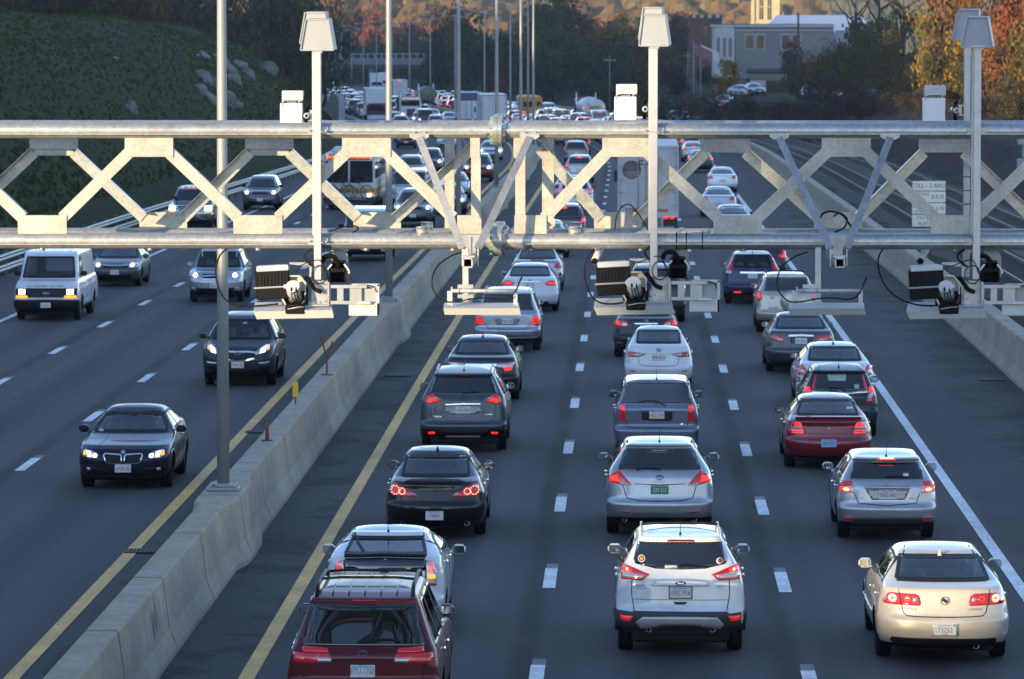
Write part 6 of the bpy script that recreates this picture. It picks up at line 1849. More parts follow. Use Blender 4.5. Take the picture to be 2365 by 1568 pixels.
c.patch('window_sticker', Z([(640, 460), (870, 460), (855, 535), (655, 530)]), mat('paper_sheet', (.34, .42, .36), .6), off=.006); c.patch('window_sticker', Z([(955, 570), (1015, 570), (1015, 620), (960, 620)]), MATS['paper_sheet'], off=.006)
c.wiper(Z([(650, 618), (760, 615), (850, 650)])); c.line('roof_seam', [(-.46, 1.42), (-.40, 1.50)], .012, trim, 'rear', .004, sym=True)

# --- white sedan behind it
c = sedan_shape(4.84, 1.835, 1.455, deck=1.05, glass=(1.11, .50, .62, 1.36, 1.2, .55), roof_w=.585, fine=.95)
put(c, 'sedan', 1930, 113.0, 'white sedan hidden from the trunk down by the dark small hatchback', 'car', GQ)
finish(c, PAINT['white'], .33, 1.08, .95, clearg=True, mir=(.75, 1.05), mirror=trim)
c.patch('tail_lamp', [(-.86, .80), (-.85, 1.0), (-.74, 1.03), (-.62, .86), (-.70, .78)], tailr, sym=True, off=.012); c.patch('reverse_lamp', [(-.80, .84), (-.79, .92), (-.72, .93), (-.68, .85)], clear, sym=True, off=.018)
c.antenna(-.85, .1, fin=True); c.plate(0, .85, '3LC 802', 'ma')

# --- grey midsize sedan
c = sedan_shape(4.80, 1.82, 1.47, deck=1.06, glass=(1.12, .48, .64, 1.37, 1.18, .55), roof_w=.585, fine=.95)
put(c, 'sedan', 1850, 125.0, 'dark grey sedan with chrome plate bar, right lane, rearward of the beige utility vehicle', 'car', GQ)
finish(c, PAINT['gunmetal'], .33, 1.08, .95, clearg=True, mir=(.75, 1.06))
Z = M_(845, 875, .945, .00360)
c.patch('tail_lamp', Z([(628, 895), (640, 868), (720, 872), (735, 912), (690, 914)]), tailr, sym=True, off=.012); c.patch('reverse_lamp', Z([(650, 888), (712, 892), (725, 906), (690, 908)]), clear, sym=True, off=.018)
c.line('chrome_bar', Z([(758, 872), (845, 868), (932, 872)]), .040, chrome, off=.016); c.emblem('ellipses', 0, .975); c.plate(0, .83, '311 HL5', 'ma')
c.patch('recess_patch', Z([(765, 880), (930, 880), (925, 925), (775, 925)]), PAINT['charcoal'], off=.004); c.antenna(-.85, .1, fin=True)  # flat patch painted darker for the shaded plate recess

# --- beige SUV with spare wheel
c = suv_shape(4.60, 1.815, 1.70, win=(1.20, .18, .66, 1.56, .36, .60), bump=(.62, .0), roof_w=.60, clr=.30, fine=.9)
put(c, 'sport_utility_vehicle', 1817, 142.0, 'beige sport utility vehicle with a spare wheel on its tailgate and black roof rack', 'car', GQ)
finish(c, PAINT['beige'], .36, .85, .85, clearg=False, mir=(.7, 1.2))
c.patch('tail_lamp', [(-.88, .98), (-.86, 1.22), (-.76, 1.20), (-.70, .98), (-.80, .92)], tailr, sym=True, off=.012); c.patch('lamp_lit', [(-.86, 1.04), (-.85, 1.18), (-.77, 1.16), (-.74, 1.03)], taill, sym=True, off=.018)
mb = MB(); yb = -c.L / 2 - .02
mb.lathe([(.01, -.17), (.22, -.165), (.31, -.13), (.335, -.02), (.33, .10)], lambda a, b, h: (.14 + a, yb + h, .92 + b), 32); mb.build('spare_wheel_cover', PAINT['beige'], c.root)
c.emblem('ellipses', -.42, 1.02); c.plate(-.40, .70, 'LV8 30K', 'ma'); c.rails(.56, -1.7, .6, trim, .08, bars=(-1.2, .2))

# --- blue grey crossover
c = suv_shape(4.55, 1.82, 1.66, win=(1.20, .20, .58, 1.53, .46, .52), bump=(.62, 0), roof_w=.585, clr=.30, fine=.9)
put(c, 'sport_utility_vehicle', 1738, 157.6, 'deep blue crossover with tall pillar lamps, right lane below the bottom chord', 'car', GQ)
finish(c, PAINT['indigo'], .35, .95, .92, clearg=True, mir=(.7, 1.16), mirror=trim)
c.patch('tail_lamp', [(-.86, 1.0), (-.80, 1.12), (-.66, 1.46), (-.60, 1.48), (-.64, 1.2), (-.68, 1.02)], tailr, sym=True, off=.012); c.patch('reverse_lamp', [(-.84, .98), (-.82, 1.06), (-.68, 1.06), (-.66, .98)], clear, sym=True, off=.018)
c.line('chrome_bar', [(-.40, 1.02), (.40, 1.02)], .05, chrome, off=.016); c.emblem('h', 0, 1.08); c.plate(0, .92, '19R Z60', 'ma'); c.antenna(-1.6, .2)
c.patch('reflector', [(-.60, .42), (-.36, .42), (-.38, .38), (-.58, .38)], taill, off=.014)

# --- dark red hatchback in front of the blue crossover
c = suv_shape(4.5, 1.82, 1.62, win=(1.15, .2, .62, 1.48, .46, .56), roof_w=.58, clr=.28, fine=.8)
put(c, 'hatchback', 1757, 172.0, 'dark car with lit right tail lamp just right of the blue crossover', 'car', GQ)
finish(c, PAINT['charcoal'], .34, .95, .92, clearg=False, mir=(.7, 1.12))
c.patch('tail_lamp', [(-.88, .86), (-.86, 1.10), (-.72, 1.10), (-.60, .96), (-.66, .86)], tailr, sym=True, off=.012); c.patch('lamp_lit', [(-.84, .90), (-.83, 1.0), (-.74, 1.0), (-.70, .90)], taill, sym=True, off=.018); c.plate(0, .85, '82N 14', 'ma')

# ================= oncoming
def seated_driver(c, label, zoff=0.0, shirt=(.06, .06, .07), yd=0.0):
 """head and shoulders of a driver behind the windscreen, in the car's own frame"""
 loc = c.root.matrix_basis @ Vector((-.36, -.22 + yd, .50 + zoff))
 p = bpy.data.objects.new('person', None)
 vs = [(0, 0, 0), (0, 0, .22), (0, .0, .42), (0, .01, .52), (0, .02, .58), (0, .03, .68), (-.20, .0, .44), (-.25, .12, .24), (-.14, .42, .30), (.20, .0, .44), (.25, .12, .24), (.14, .42, .30)]
 es = [(0, 1), (1, 2), (2, 3), (3, 4), (4, 5), (2, 6), (6, 7), (7, 8), (2, 9), (9, 10), (10, 11)]
 rad = [.17, .18, .15, .060, .085, .085, .075, .055, .045, .075, .055, .045]
 me = bpy.data.meshes.new('person'); me.from_pydata(vs, es, [])
 skin = mat('driver_skin', (.36, .21, .15), .6); sh = mat('driver_shirt_%d' % int(shirt[0] * 100), shirt, .8); hair = mat('driver_hair', (.03, .022, .016), .8)
 ob = bpy.data.objects.new('person', me); COL.objects.link(ob)
 md = ob.modifiers.new('skin', 'SKIN'); sv = me.skin_vertices[0].data
 for k, r_ in enumerate(rad): sv[k].radius = (r_, r_ * (.72 if k < 3 else 1))
 sv[0].use_root = True
 ob.modifiers.new('sub', 'SUBSURF').levels = 2
 dg = bpy.context.evaluated_depsgraph_get(); m2 = bpy.data.meshes.new_from_object(ob.evaluated_get(dg)); bpy.data.objects.remove(ob)
 m2.materials.clear(); m2.materials.append(sh); m2.materials.append(skin)
 for f in m2.polygons:
  f.use_smooth = True
  f.material_index = 1 if (f.center.z > .485 or f.center.y > .40) else 0
 o = link('person', m2); o.location = loc; o.rotation_euler = c.root.rotation_euler
 tag(o, label, 'person', 'drivers behind windscreens')
 mb = MB(); mb.lathe([(.001, .105), (.06, .095), (.092, .05), (.098, 0), (.09, -.04)], lambda a, b, h: (a, .015 + b * 1.08, .68 + h), 16); mb.build('hair', hair, o)
 mb = MB(); mb.box((0, .135, .645), (.022, .035, .04), bev=.008); [mb.box((s * .034, .118, .675), (.02, .01, .010), bev=.003) for s in (-1, 1)]; mb.box((0, .118, .60), (.05, .012, .010), bev=.003); mb.build('face', mat('driver_face', (.28, .15, .11), .6), o)
 return o
# --- dark sedan with kidney grille
c = sedan_shape(4.62, 1.81, 1.43, deck=1.03, glass=(1.09, .55, .60, 1.32, 1.15, .53), hood=.955, nose=.68, ws=(1.42, 2.22), roof_w=.575, fcd=.62, fine=1.2)
put(c, 'sedan', 283, 93.2, 'dark grey oncoming sedan with twin kidney grilles, left of the nearest lamp post', 'car', GO, facing=-1); c.fn = 3.5
finish(c, paint('midnight', (.016, .019, .032), .3, .3), .33, .98, .82, clearg=True, mir=(.42, 1.02), tw=.225)
Z = M_(790, 915, .705, .00115)
mx_ = lambda P: [(-x, z) for x, z in P]
c.patch('headlamp', Z([(125, 968), (130, 882), (165, 868), (300, 900), (372, 942), (378, 1000), (210, 1008), (140, 985)]), headm, 'front', sym=True, off=.010)
c.patch('lamp_beam', Z([(180, 895), (255, 905), (262, 990), (205, 985)]), headl, 'front', sym=True, off=.016)
c.disc('lamp_beam', -(790 - 325) * .00115, (915 - 965) * .00115 + .705, .045, .040, headl, 'front', .016); c.disc('lamp_beam', (790 - 325) * .00115, (915 - 965) * .00115 + .705, .045, .040, headl, 'front', .016)
c.patch('turn_lamp', Z([(128, 960), (132, 892), (172, 895), (170, 962)]), amber, 'front', sym=True, off=.018)
kid = [(470, 960), (485, 940), (510, 935), (740, 950), (762, 970), (765, 1070), (750, 1085), (570, 1085), (510, 1065)]
c.patch('grille', Z(kid), trim, 'front', sym=True, off=.012)
c.line('grille_surround', Z(kid), .020, chrome, 'front', .022, closed=True, sym=True)
for k in range(8): c.line('grille_bar', Z([(520 + 28 * k, 945), (530 + 28 * k, 1075)]), .006, clad, 'front', .017, sym=True)
c.patch('lower_intake', Z([(100, 1140), (250, 1150), (430, 1160), (500, 1215), (790, 1228), (1080, 1215), (1150, 1160), (1330, 1150), (1480, 1140), (1490, 1265), (1300, 1285), (790, 1290), (280, 1285), (95, 1265)]), trim, 'front', off=.006)
c.disc('fog_lamp', -(790 - 213) * .00115, (915 - 1185) * .00115 + .705, .040, .036, headm, 'front', .014); c.disc('fog_lamp', (790 - 213) * .00115, (915 - 1185) * .00115 + .705, .040, .036, headm, 'front', .014)
c.line('bumper_crease', Z([(120, 1030), (430, 1075)]), .014, PAINT['charcoal'], 'front', .012, sym=True)
c.line('lip', Z([(110, 1275), (300, 1300), (790, 1305), (1280, 1300), (1470, 1275)]), .030, PAINT['charcoal'], 'front', .018)
c.disc('emblem', 0, .712, .036, .034, plateb, 'front', .012); c.emblem('roundel', 0, .712, 'front', m=alum)
c.plate(0, .415, '6FAF 30', 'ma', 'front', off=.02)
c.line('hood_crease', [(-.52, .80), (-.42, .90), (-.40, .95)], .02, PAINT['charcoal'], 'front', .006, sym=True)
c.line('hood_gap', Z([(180, 860), (430, 925), (790, 935)]), .008, seam, 'front', .003, sym=True)
mb = MB(); mb.box((.0, .18, 1.25), (.14, .03, .05), bev=.01); mb.build('rear_view_mirror', trim, c.root)
c.patch('window_sticker', [(.52, .99), (.62, .99), (.62, 1.03), (.54, 1.03)], plateb, 'front', off=.009)
c.antenna(-1.2, .1, fin=True)
seated_driver(c, 'driver in a dark top at the wheel of the oncoming sedan with kidney grilles', yd=.1)

# --- dark crossover with winged grille
c = suv_shape(4.56, 1.82, 1.68, win=(1.2, .2, .6, 1.53, .46, .52), hood=1.06, nose=.80, roof_w=.59, clr=.28, fcd=.62, ws=(1.12, 1.86), fine=1.1)
put(c, 'sport_utility_vehicle', 549, 120.0, 'dark grey oncoming crossover with winged chrome grille and lit headlamps, behind the nearest lamp post', 'car', GO, facing=-1); c.fn = 3.5
finish(c, PAINT['charcoal'], .35, .9, .95, clearg=True, mir=(.62, 1.15))
Z = M_(1628, 992, .80, .00340)
c.patch('headlamp', Z([(1402, 928), (1425, 922), (1470, 950), (1508, 978), (1500, 1000), (1440, 985), (1408, 962)]), headm, 'front', sym=True, off=.010)
c.patch('lamp_beam', Z([(1428, 938), (1462, 955), (1472, 988), (1436, 978)]), headl, 'front', sym=True, off=.016); c.patch('turn_lamp', Z([(1408, 955), (1412, 932), (1428, 934), (1430, 962)]), amber, 'front', sym=True, off=.018)
c.patch('grille', Z([(1505, 985), (1628, 1000), (1751, 985), (1745, 1020), (1690, 1032), (1628, 1035), (1566, 1032), (1511, 1020)]), trim, 'front', off=.010)
c.line('grille_wing', Z([(1500, 982), (1560, 975), (1628, 978), (1696, 975), (1756, 982)]), .045, chrome, 'front', .020); c.line('grille_chin', Z([(1510, 1022), (1580, 1036), (1628, 1039), (1676, 1036), (1746, 1022)]), .040, chrome, 'front', .020)
for k in range(3): c.line('grille_bar', Z([(1520, 1000 + 9 * k), (1736, 1000 + 9 * k)]), .010, clad, 'front', .016)
c.emblem('h', 0, .80, 'front', 1.4); c.plate(0, .545, '1FW 342', 'ma', 'front', off=.03)
c.patch('lower_intake', Z([(1395, 1065), (1480, 1080), (1550, 1100), (1628, 1104), (1706, 1100), (1776, 1080), (1861, 1065), (1850, 1118), (1628, 1124), (1406, 1118)]), trim, 'front', off=.006)
c.patch('fog_lamp', Z([(1402, 1042), (1480, 1050), (1470, 1064), (1408, 1060)]), clear, 'front', sym=True, off=.012)
c.rails(.55, -1.4, .5, trim, .03)
c.patch('window_sticker', [(-.10, 1.44), (0, 1.44), (0, 1.475), (-.10, 1.475)], plateb, 'front', off=.009)
seated_driver(c, 'driver in a pale shirt at the wheel of the oncoming crossover behind the lamp post', .16, (.34, .38, .40), yd=.05)

# --- silver crossover
c = suv_shape(4.60, 1.80, 1.70, win=(1.2, .2, .6, 1.53, .46, .52), hood=1.05, nose=.80, roof_w=.60, clr=.30, fcd=.60, fine=.95)
put(c, 'sport_utility_vehicle', 497, 158.2, 'silver oncoming crossover with hexagonal grille, passing behind the nearest lamp post', 'car', GO, facing=-1); c.fn = 3.5
finish(c, PAINT['cool_silver'], .35, .9, .92, clearg=True, mir=(.62, 1.16))
c.patch('headlamp', [(-.85, .86), (-.83, 1.0), (-.62, .96), (-.50, .88), (-.52, .82), (-.74, .80)], headm, 'front', sym=True, off=.012); c.disc('lamp_beam', -.63, .88, .075, .070, headl, 'front', .018); c.disc('lamp_beam', .63, .88, .075, .070, headl, 'front', .018)
c.patch('grille', [(-.42, .86), (-.38, .93), (.38, .93), (.42, .86), (.36, .76), (-.36, .76)], trim, 'front', off=.012); c.line('grille_bar', [(-.40, .86), (0, .88), (.40, .86)], .035, chrome, 'front', .018); c.line('grille_surround', [(-.40, .765), (.40, .765)], .03, chrome, 'front', .018); c.emblem('stars', 0, .88, 'front')
c.plate(0, .56, '8KB 27', 'ma', 'front', off=.03); c.patch('lower_intake', [(-.62, .50), (-.4, .48), (.4, .48), (.62, .50), (.55, .34), (-.55, .34)], trim, 'front', off=.008); c.disc('fog_lamp', -.70, .46, .06, .055, clear, 'front', .012); c.disc('fog_lamp', .70, .46, .06, .055, clear, 'front', .012)
c.rails(.56, -1.5, .5, alum, .05)

# --- grey compact sedan
c = sedan_shape(4.50, 1.75, 1.435, deck=1.02, glass=(1.08, .5, .58, 1.32, 1.15, .52), hood=.93, nose=.66, ws=(1.05, 2.0), roof_w=.56, fcd=.6, fine=.95)
put(c, 'sedan', 266, 168.6, 'dark grey oncoming compact sedan with chrome wing grille, right of the white van', 'car', GO, facing=-1); c.fn = 3.5
finish(c, PAINT['gunmetal'], .32, .95, .88, clearg=True, mir=(.65, .99))
c.patch('headlamp', [(-.80, .70), (-.79, .82), (-.62, .82), (-.44, .74), (-.48, .68), (-.70, .66)], headm, 'front', sym=True, off=.010); c.disc('lamp_beam', -.58, .745, .070, .062, headl, 'front', .018); c.disc('lamp_beam', .58, .745, .070, .062, headl, 'front', .018)
c.line('grille_wing', [(-.45, .76), (-.2, .73), (0, .73), (.2, .73), (.45, .76)], .05, chrome, 'front', .016); c.line('grille_gap', [(-.42, .68), (.42, .68)], .04, trim, 'front', .010); c.emblem('h', 0, .73, 'front', 1.2)
c.plate(0, .51, '90T B16', 'ma', 'front', off=.02); c.patch('lower_intake', [(-.60, .44), (.60, .44), (.52, .28), (-.52, .28)], trim, 'front', off=.006)

# --- white work van
c = suv_shape(5.69, 2.01, 2.08, win=(1.2, .06, .7, 1.85, .14, .68), bump=(.62, 0), hood=1.24, nose=.95, roof_w=.78, clr=.34, rcd=.2, rn=5, fcd=.40, ws=(.72, 1.32), fine=1.0, spoiler=0)
c.fn = 3.6
put(c, 'cargo_van', 107, 147.6, 'white oncoming work van with black grille and bumper at the left edge', 'van', GO, facing=-1)
c.wspoly = [(-.80, 1.28), (.80, 1.28), (.71, 1.88), (-.71, 1.88)]
c.dlo = [(.72, 1.27), (1.62, 1.27), (1.22, 1.86), (.72, 1.86)]; c.pil = []; c.seams = [[(.62, .45), (.62, 1.95)], [(1.72, .5), (1.72, 1.26)], [(-.5, .5), (-.5, 1.95)]]; c.hand = [(.85, 1.05)]
finish(c, PAINT['white'], .37, 1.35, .95, clearg=True, mirror=trim, mir=(1.52, 1.38), handm=trim)
c.patch('front_mask', [(-.93, .72), (-.92, .98), (-.60, .99), (.60, .99), (.92, .98), (.93, .72)], trim, 'front', off=.008)
c.patch('headlamp', [(-.82, .80), (-.82, .96), (-.62, .96), (-.62, .80)], headl, 'front', sym=True, off=.016); c.patch('turn_lamp', [(-.90, .70), (-.90, .775), (-.56, .775), (-.54, .73), (-.56, .70)], amber, 'front', sym=True, off=.018)
for k in range(3): c.line('grille_bar', [(-.52, .76 + .075 * k), (.52, .76 + .075 * k)], .022, clad, 'front', .016)
c.emblem('bowtie', 0, .845, 'front', 1.25)
c.patch('front_bumper', [(-.98, .64), (0, .66), (.98, .64), (.97, .36), (-.97, .36)], trim, 'front', off=.05, skirt=.06)
c.plate(0, .49, 'P52 831', 'ma', 'front', off=.07); c.badge('A.J. RUSSELL CO. INC.', 0, 1.06, .105, ink_k, 'front', 1.15, name='hood_lettering')
mb = MB()
for x in (-.52, -.26, 0, .26, .52):
 mb.tube([(x, y, c.topz(x, y) + .002) for y in np.linspace(-2.6, 1.0, 10)], .014, 6)
mb.build('roof_rib', PAINT['white'], c.root)
# ------------------------------------------------------------------ traffic farther away: one of each kind with its parts, then copies
fleet = mat('fleet_paint', (.5, .5, .5), .36, metal=.25, coat=1, coatr=.04, objcol=True)
WHITE, SILV, GREY, DARK, BLUE, REDC, BEIG = (.68, .69, .70, 1), (.42, .44, .47, 1), (.12, .125, .14, 1), (.02, .02, .024, 1), (.05, .07, .14, 1), (.16, .012, .016, 1), (.36, .34, .28, 1)
CNAME = {WHITE: 'white', SILV: 'silver', GREY: 'grey', DARK: 'black', BLUE: 'blue', REDC: 'dark red', BEIG: 'beige'}
def proto(kind):
 f = .55
 if kind == 'sedan':
  c = sedan_shape(4.75, 1.80, 1.46, deck=1.04, fine=f, roof_w=.575, ws=(1.25, 2.05)); t = [(-.85, .82), (-.84, 1.0), (-.60, 1.0), (-.50, .84)]; hl = [(-.82, .66), (-.80, .80), (-.50, .76), (-.50, .66)]
 elif kind == 'utility':
  c = suv_shape(4.65, 1.86, 1.72, fine=f, clr=.28); t = [(-.90, .92), (-.88, 1.20), (-.70, 1.18), (-.68, .92)]; hl = [(-.86, .80), (-.85, .98), (-.55, .93), (-.55, .80)]
 elif kind == 'van':
  c = suv_shape(5.3, 1.98, 2.02, win=(1.2, .08, .72, 1.78, .16, .70), hood=1.2, nose=.95, roof_w=.76, fine=f, rcd=.2, rn=5, fcd=.4, ws=(.75, 1.35), clr=.3); t = [(-.96, .85), (-.95, 1.35), (-.84, 1.35), (-.84, .85)]; hl = [(-.90, .80), (-.90, .98), (-.62, .98), (-.62, .80)]
 else:
  c = suv_shape(4.2, 1.74, 1.52, win=(1.05, .14, .58, 1.38, .40, .52), hood=.98, roof_w=.56, fine=f, clr=.22, ws=(1.0, 1.75)); t = [(-.84, .80), (-.82, 1.04), (-.66, 1.04), (-.64, .80)]; hl = [(-.80, .68), (-.79, .84), (-.50, .80), (-.50, .68)]
 c.start('car', (0, 0, -50), 0, 'x', 'car')
 yw = [(-c.L / 2 + 1.0, .33), (c.L / 2 - .95, .33)]
 c.body(fleet, yw)
 c.window('rear_window', c.gpoly, 'rear', False); c.window('windscreen', c.wspoly, 'front', False)
 c.window('side_window', c.dlo, 'side', False, sym=True, edge=False)
 c.patch('tail_lamp', t, tailr, sym=True, off=.012, step=.1)
 z0 = (t[0][1] + t[1][1]) / 2
 c.disc('brake_light', t[0][0] + .13, z0, .062, .062, farred, off=.02, n=10); c.disc('brake_light', -t[0][0] - .13, z0, .062, .062, farred, off=.02, n=10)
 c.disc('high_brake_lamp', 0, c.gpoly[2][1] + .03 if kind != 'sedan' else 1.07, .12, .025, farred, off=.03, n=8)
 zc = (hl[0][1] + hl[1][1]) / 2
 c.patch('headlamp', hl, headm, 'front', sym=True, off=.012, step=.1)
 c.disc('lamp_beam', -.68, zc, .085, .075, farhead, 'front', .02, n=10); c.disc('lamp_beam', .68, zc, .085, .075, farhead, 'front', .02, n=10)
 c.patch('grille', [(-.42, zc - .06), (.42, zc - .06), (.42, zc + .05), (-.42, zc + .05)], trim, 'front', off=.010, step=.1)
 c.patch('lower_intake', [(-.62, .36), (.62, .36), (.62, .50), (-.62, .50)], trim, 'front', off=.010, step=.1)
 c.plate(0, .72 if kind == 'sedan' else .8, '', 'ma'); c.plate(0, .54, '', 'ma', 'front', off=.02)
 c.patch('bumper_valance', [(-.7, .24), (.7, .24), (.72, .40), (-.72, .40)], trim, off=.008, step=.1)
 c.wheels([y for y, _ in yw], .33); c.mirrors(c.L / 2 - 1.7, c.wspoly[0][1] + .06, trim)
 for ch in list(c.root.children):
  for g in list(ch.children):
   if g.type == 'MESH' and len(g.data.polygons) == 0: bpy.data.objects.remove(g)
 return c
farred = mat('brake_light_glow', (.5, .02, .02), .3, emit=((1, .03, .04), .85))
farhead = mat('headlight_glow', (.9, .88, .8), .3, emit=((1, .84, .58), 1.1))
def small_copy(c, name, loc, rz, label, cat, group, colr, lit=True, headlit=True):
 r = c.root.copy(); COL.objects.link(r); r.name = name; r.location = loc; r.rotation_euler = (0, 0, rz)
 r['label'] = label; r['category'] = cat
 if group: r['group'] = group
 for ch in c.kidlist:
  nm = ch.name.split('.')[0]
  if not lit and nm in ('brake_light', 'high_brake_lamp'): continue
  if not headlit and nm == 'lamp_beam': continue
  k = ch.copy(); COL.objects.link(k); k.parent = r
  if nm == 'body': k.color = colr
  for g in c.gk[ch.name]:
   q = g.copy(); COL.objects.link(q); q.parent = k
 return r
PROTO = {}
for kd in ('sedan', 'utility', 'van', 'hatch'):
 c = proto(kd); PROTO[kd] = c
 c.kidlist = list(c.root.children); c.gk = {ch.name: list(ch.children) for ch in c.kidlist}
KN = {'sedan': ('sedan', 'car'), 'utility': ('sport_utility_vehicle', 'car'), 'van': ('passenger_van', 'van'), 'hatch': ('hatchback', 'car')}
KL = {'sedan': 'sedan', 'utility': 'utility vehicle', 'van': 'van', 'hatch': 'hatchback'}
OCC = []
def traffic(kd, colr, u, Y, facing, label, lit=True, headlit=True, X=None, group=None):
 c = PROTO[kd]
 yc = Y + c.L / 2
 if X is None: X = at(u, 500, Y).x + shift(yc) - shift(Y)
 rz = math.atan(-shift_d(yc)) + (0 if facing > 0 else math.pi)
 OCC.append((X - shift(yc), yc))
 nm, cat = KN[kd]
 return small_copy(c, nm, (X, yc, roadz(yc) + .002), rz, label, cat, group or (GQ if facing > 0 else GO), colr, lit, headlit)
# right carriageway, seen through the truss
traffic('sedan', WHITE, 1262, 192, 1, 'white sedan seen through the truss just right of the bolted joint', False)
traffic('utility', DARK, 1303, 205, 1, 'black utility vehicle with lit brake lamps seen through the truss, below the white pickup')
traffic('utility', WHITE, 1328, 247, 1, 'white utility vehicle with brake lights seen through the truss, above the black one')
traffic('sedan', SILV, 1316, 262, 1, 'silver sedan roof just beyond the white utility vehicle in the truss opening', False)
traffic('utility', SILV, 1338, 303, 1, 'silver utility vehicle seen just below the top chord, left of the trailer')
traffic('utility', GREY, 1330, 352, 1, 'grey utility vehicle touching the top chord, left of the trailer', False)
traffic('sedan', GREY, 1692, 211, 1, 'dark grey sedan behind the sunlit bottom gusset, right of the trailer', False)
traffic('sedan', SILV, 1660, 240, 1, 'silver sedan right of the trailer, above the dark grey sedan', False)
traffic('sedan', WHITE, 1668, 281, 1, 'white sedan right of the trailer beside the right edge line', False)
traffic('sedan', DARK, 1617, 330, 1, 'black sedan with red brake lights beside the trailer top')
traffic('sedan', SILV, 1602, 362, 1, 'silver sedan with red brake lights above the black one beside the trailer')
traffic('hatch', SILV, 1597, 392, 1, 'silver hatchback just below the top chord right of the trailer')
# oncoming, seen through the truss
traffic('utility', GREY, 600, 250, -1, 'dark grey oncoming utility vehicle just right of the nearest lamp post, seen through the truss')
traffic('van', WHITE, 842, 189, -1, 'white oncoming van with blue reflecting roof behind the bottom chord, in front of the bus', True, False)
traffic('utility', GREY, 953, 226, -1, 'dark grey oncoming utility vehicle with lit headlamp between the diagonals')
traffic('van', WHITE, 945, 252, -1, 'white oncoming van behind the dark grey utility vehicle and the sunlit diagonal', True, False)
traffic('utility', SILV, 945, 300, -1, 'silver oncoming utility vehicle just under the top chord left of the strut')
traffic('utility', DARK, 990, 322, -1, 'dark oncoming pickup like vehicle just under the top chord behind the strut')
traffic('sedan', GREY, 1033, 243, -1, 'grey oncoming sedan partly hidden by the dark end post')
traffic('sedan', SILV, 1046, 268, -1, 'silver oncoming sedan behind the dark end post', True, False)
traffic('utility', REDC, 1103, 305, -1, 'dark red oncoming utility vehicle left of the bolted joint')
traffic('sedan', WHITE, 1133, 366, -1, 'white oncoming sedan at the bolted joint of the top chord')

# --- oncoming silver pickup truck
c = suv_shape(5.9, 2.02, 1.98, win=(1.35, 2.1, .70, 1.82, 2.2, .66), bump=(.7, 0), hood=1.26, nose=.95, roof_w=.70, clr=.42, fcd=.4, rcd=.2, rn=4, ws=(1.45, 1.95), fine=.7)
put(c, 'pickup_truck', 440, 221, 'silver oncoming pickup truck with chrome grille, half hidden behind the nearest lamp post', 'pickup truck', GO, facing=-1)
c.dlo = [(-.6, 1.33), (c.L / 2 - 1.75, 1.30), (c.L / 2 - 2.1, 1.80), (-.5, 1.82)]; c.pil = []; c.seams = []; c.hand = []
finish(c, PAINT['silver'], .39, 1.3, 1.0, clearg=False, mirror=trim, mir=(1.3, 1.45))
c.patch('grille', [(-.62, .86), (.62, .86), (.60, 1.14), (-.60, 1.14)], chrome, 'front', off=.02); 
for k in range(3): c.line('grille_bar', [(-.54, .92 + .08 * k), (.54, .92 + .08 * k)], .045, trim, 'front', .028)
c.patch('headlamp', [(-.94, .92), (-.94, 1.12), (-.66, 1.12), (-.66, .92)], farhead, 'front', sym=True, off=.02); c.patch('turn_lamp', [(-.94, .84), (-.94, .90), (-.66, .90), (-.66, .84)], amber, 'front', sym=True, off=.02)
c.patch('front_bumper', [(-.98, .56), (.98, .56), (.98, .80), (-.98, .80)], chrome, 'front', off=.06, skirt=.07)
for x in (-.5, -.2, 0, .2, .5): c.disc('roof_marker', x, 1.88, .05, .02, amber, 'front', .02, n=8)

# ------------------------------------------------------------------ trucks and buses
tw = mat('truck_white', (.62, .63, .64), .45, noise=[(.8, .10), (4, .06)])
tgrey = mat('truck_grey', (.30, .31, .33), .5); tdark = mat('truck_dark', (.02, .021, .024), .5); tblue = mat('truck_blue', (.03, .05, .16), .4)
def big_root(name, u, Y, label, cat, facing=1, L=8.0, lane=None):
 yc = Y + L / 2
 X = (at(u, 300, Y).x + shift(yc) - shift(Y)) if lane is None else lane + shift(yc)
 rz = math.atan(-shift_d(yc)) + (0 if facing > 0 else math.pi)
 OCC.append((X - shift(yc), yc)); OCC.append((X - shift(yc), yc - L * .4)); OCC.append((X - shift(yc), yc + L * .4))
 r = empty(name, (X, yc, roadz(yc) + .002), rz); return tag(r, label, cat, 'trucks and buses in the traffic')
def axle(r, y, rad=.5, wx=1.0, dual=True):
 for s in (-1, 1):
  mb = MB(); h = .26 if dual else .15
  mb.lathe([(rad * .5, -h), (rad * .94, -h), (rad, -h * .8), (rad, h * .8), (rad * .94, h), (rad * .5, h)], lambda a, b, q: (s * wx + q, y + a, rad + b), 22)
  w_ = mb.build('wheel', tyre, r)
  mb = MB(); mb.lathe([(.001, h * .6), (rad * .48, h * .8), (rad * .5, h)], lambda a, b, q: (s * (wx + q), y + a, rad + b), 16); mb.build('rim', rimm, w_)
def part(r, name, m, *boxes, bev=.02):
 mb = MB()
 for cc, sz in boxes: mb.box(cc, sz, bev=bev)
 return mb.build(name, m, r)
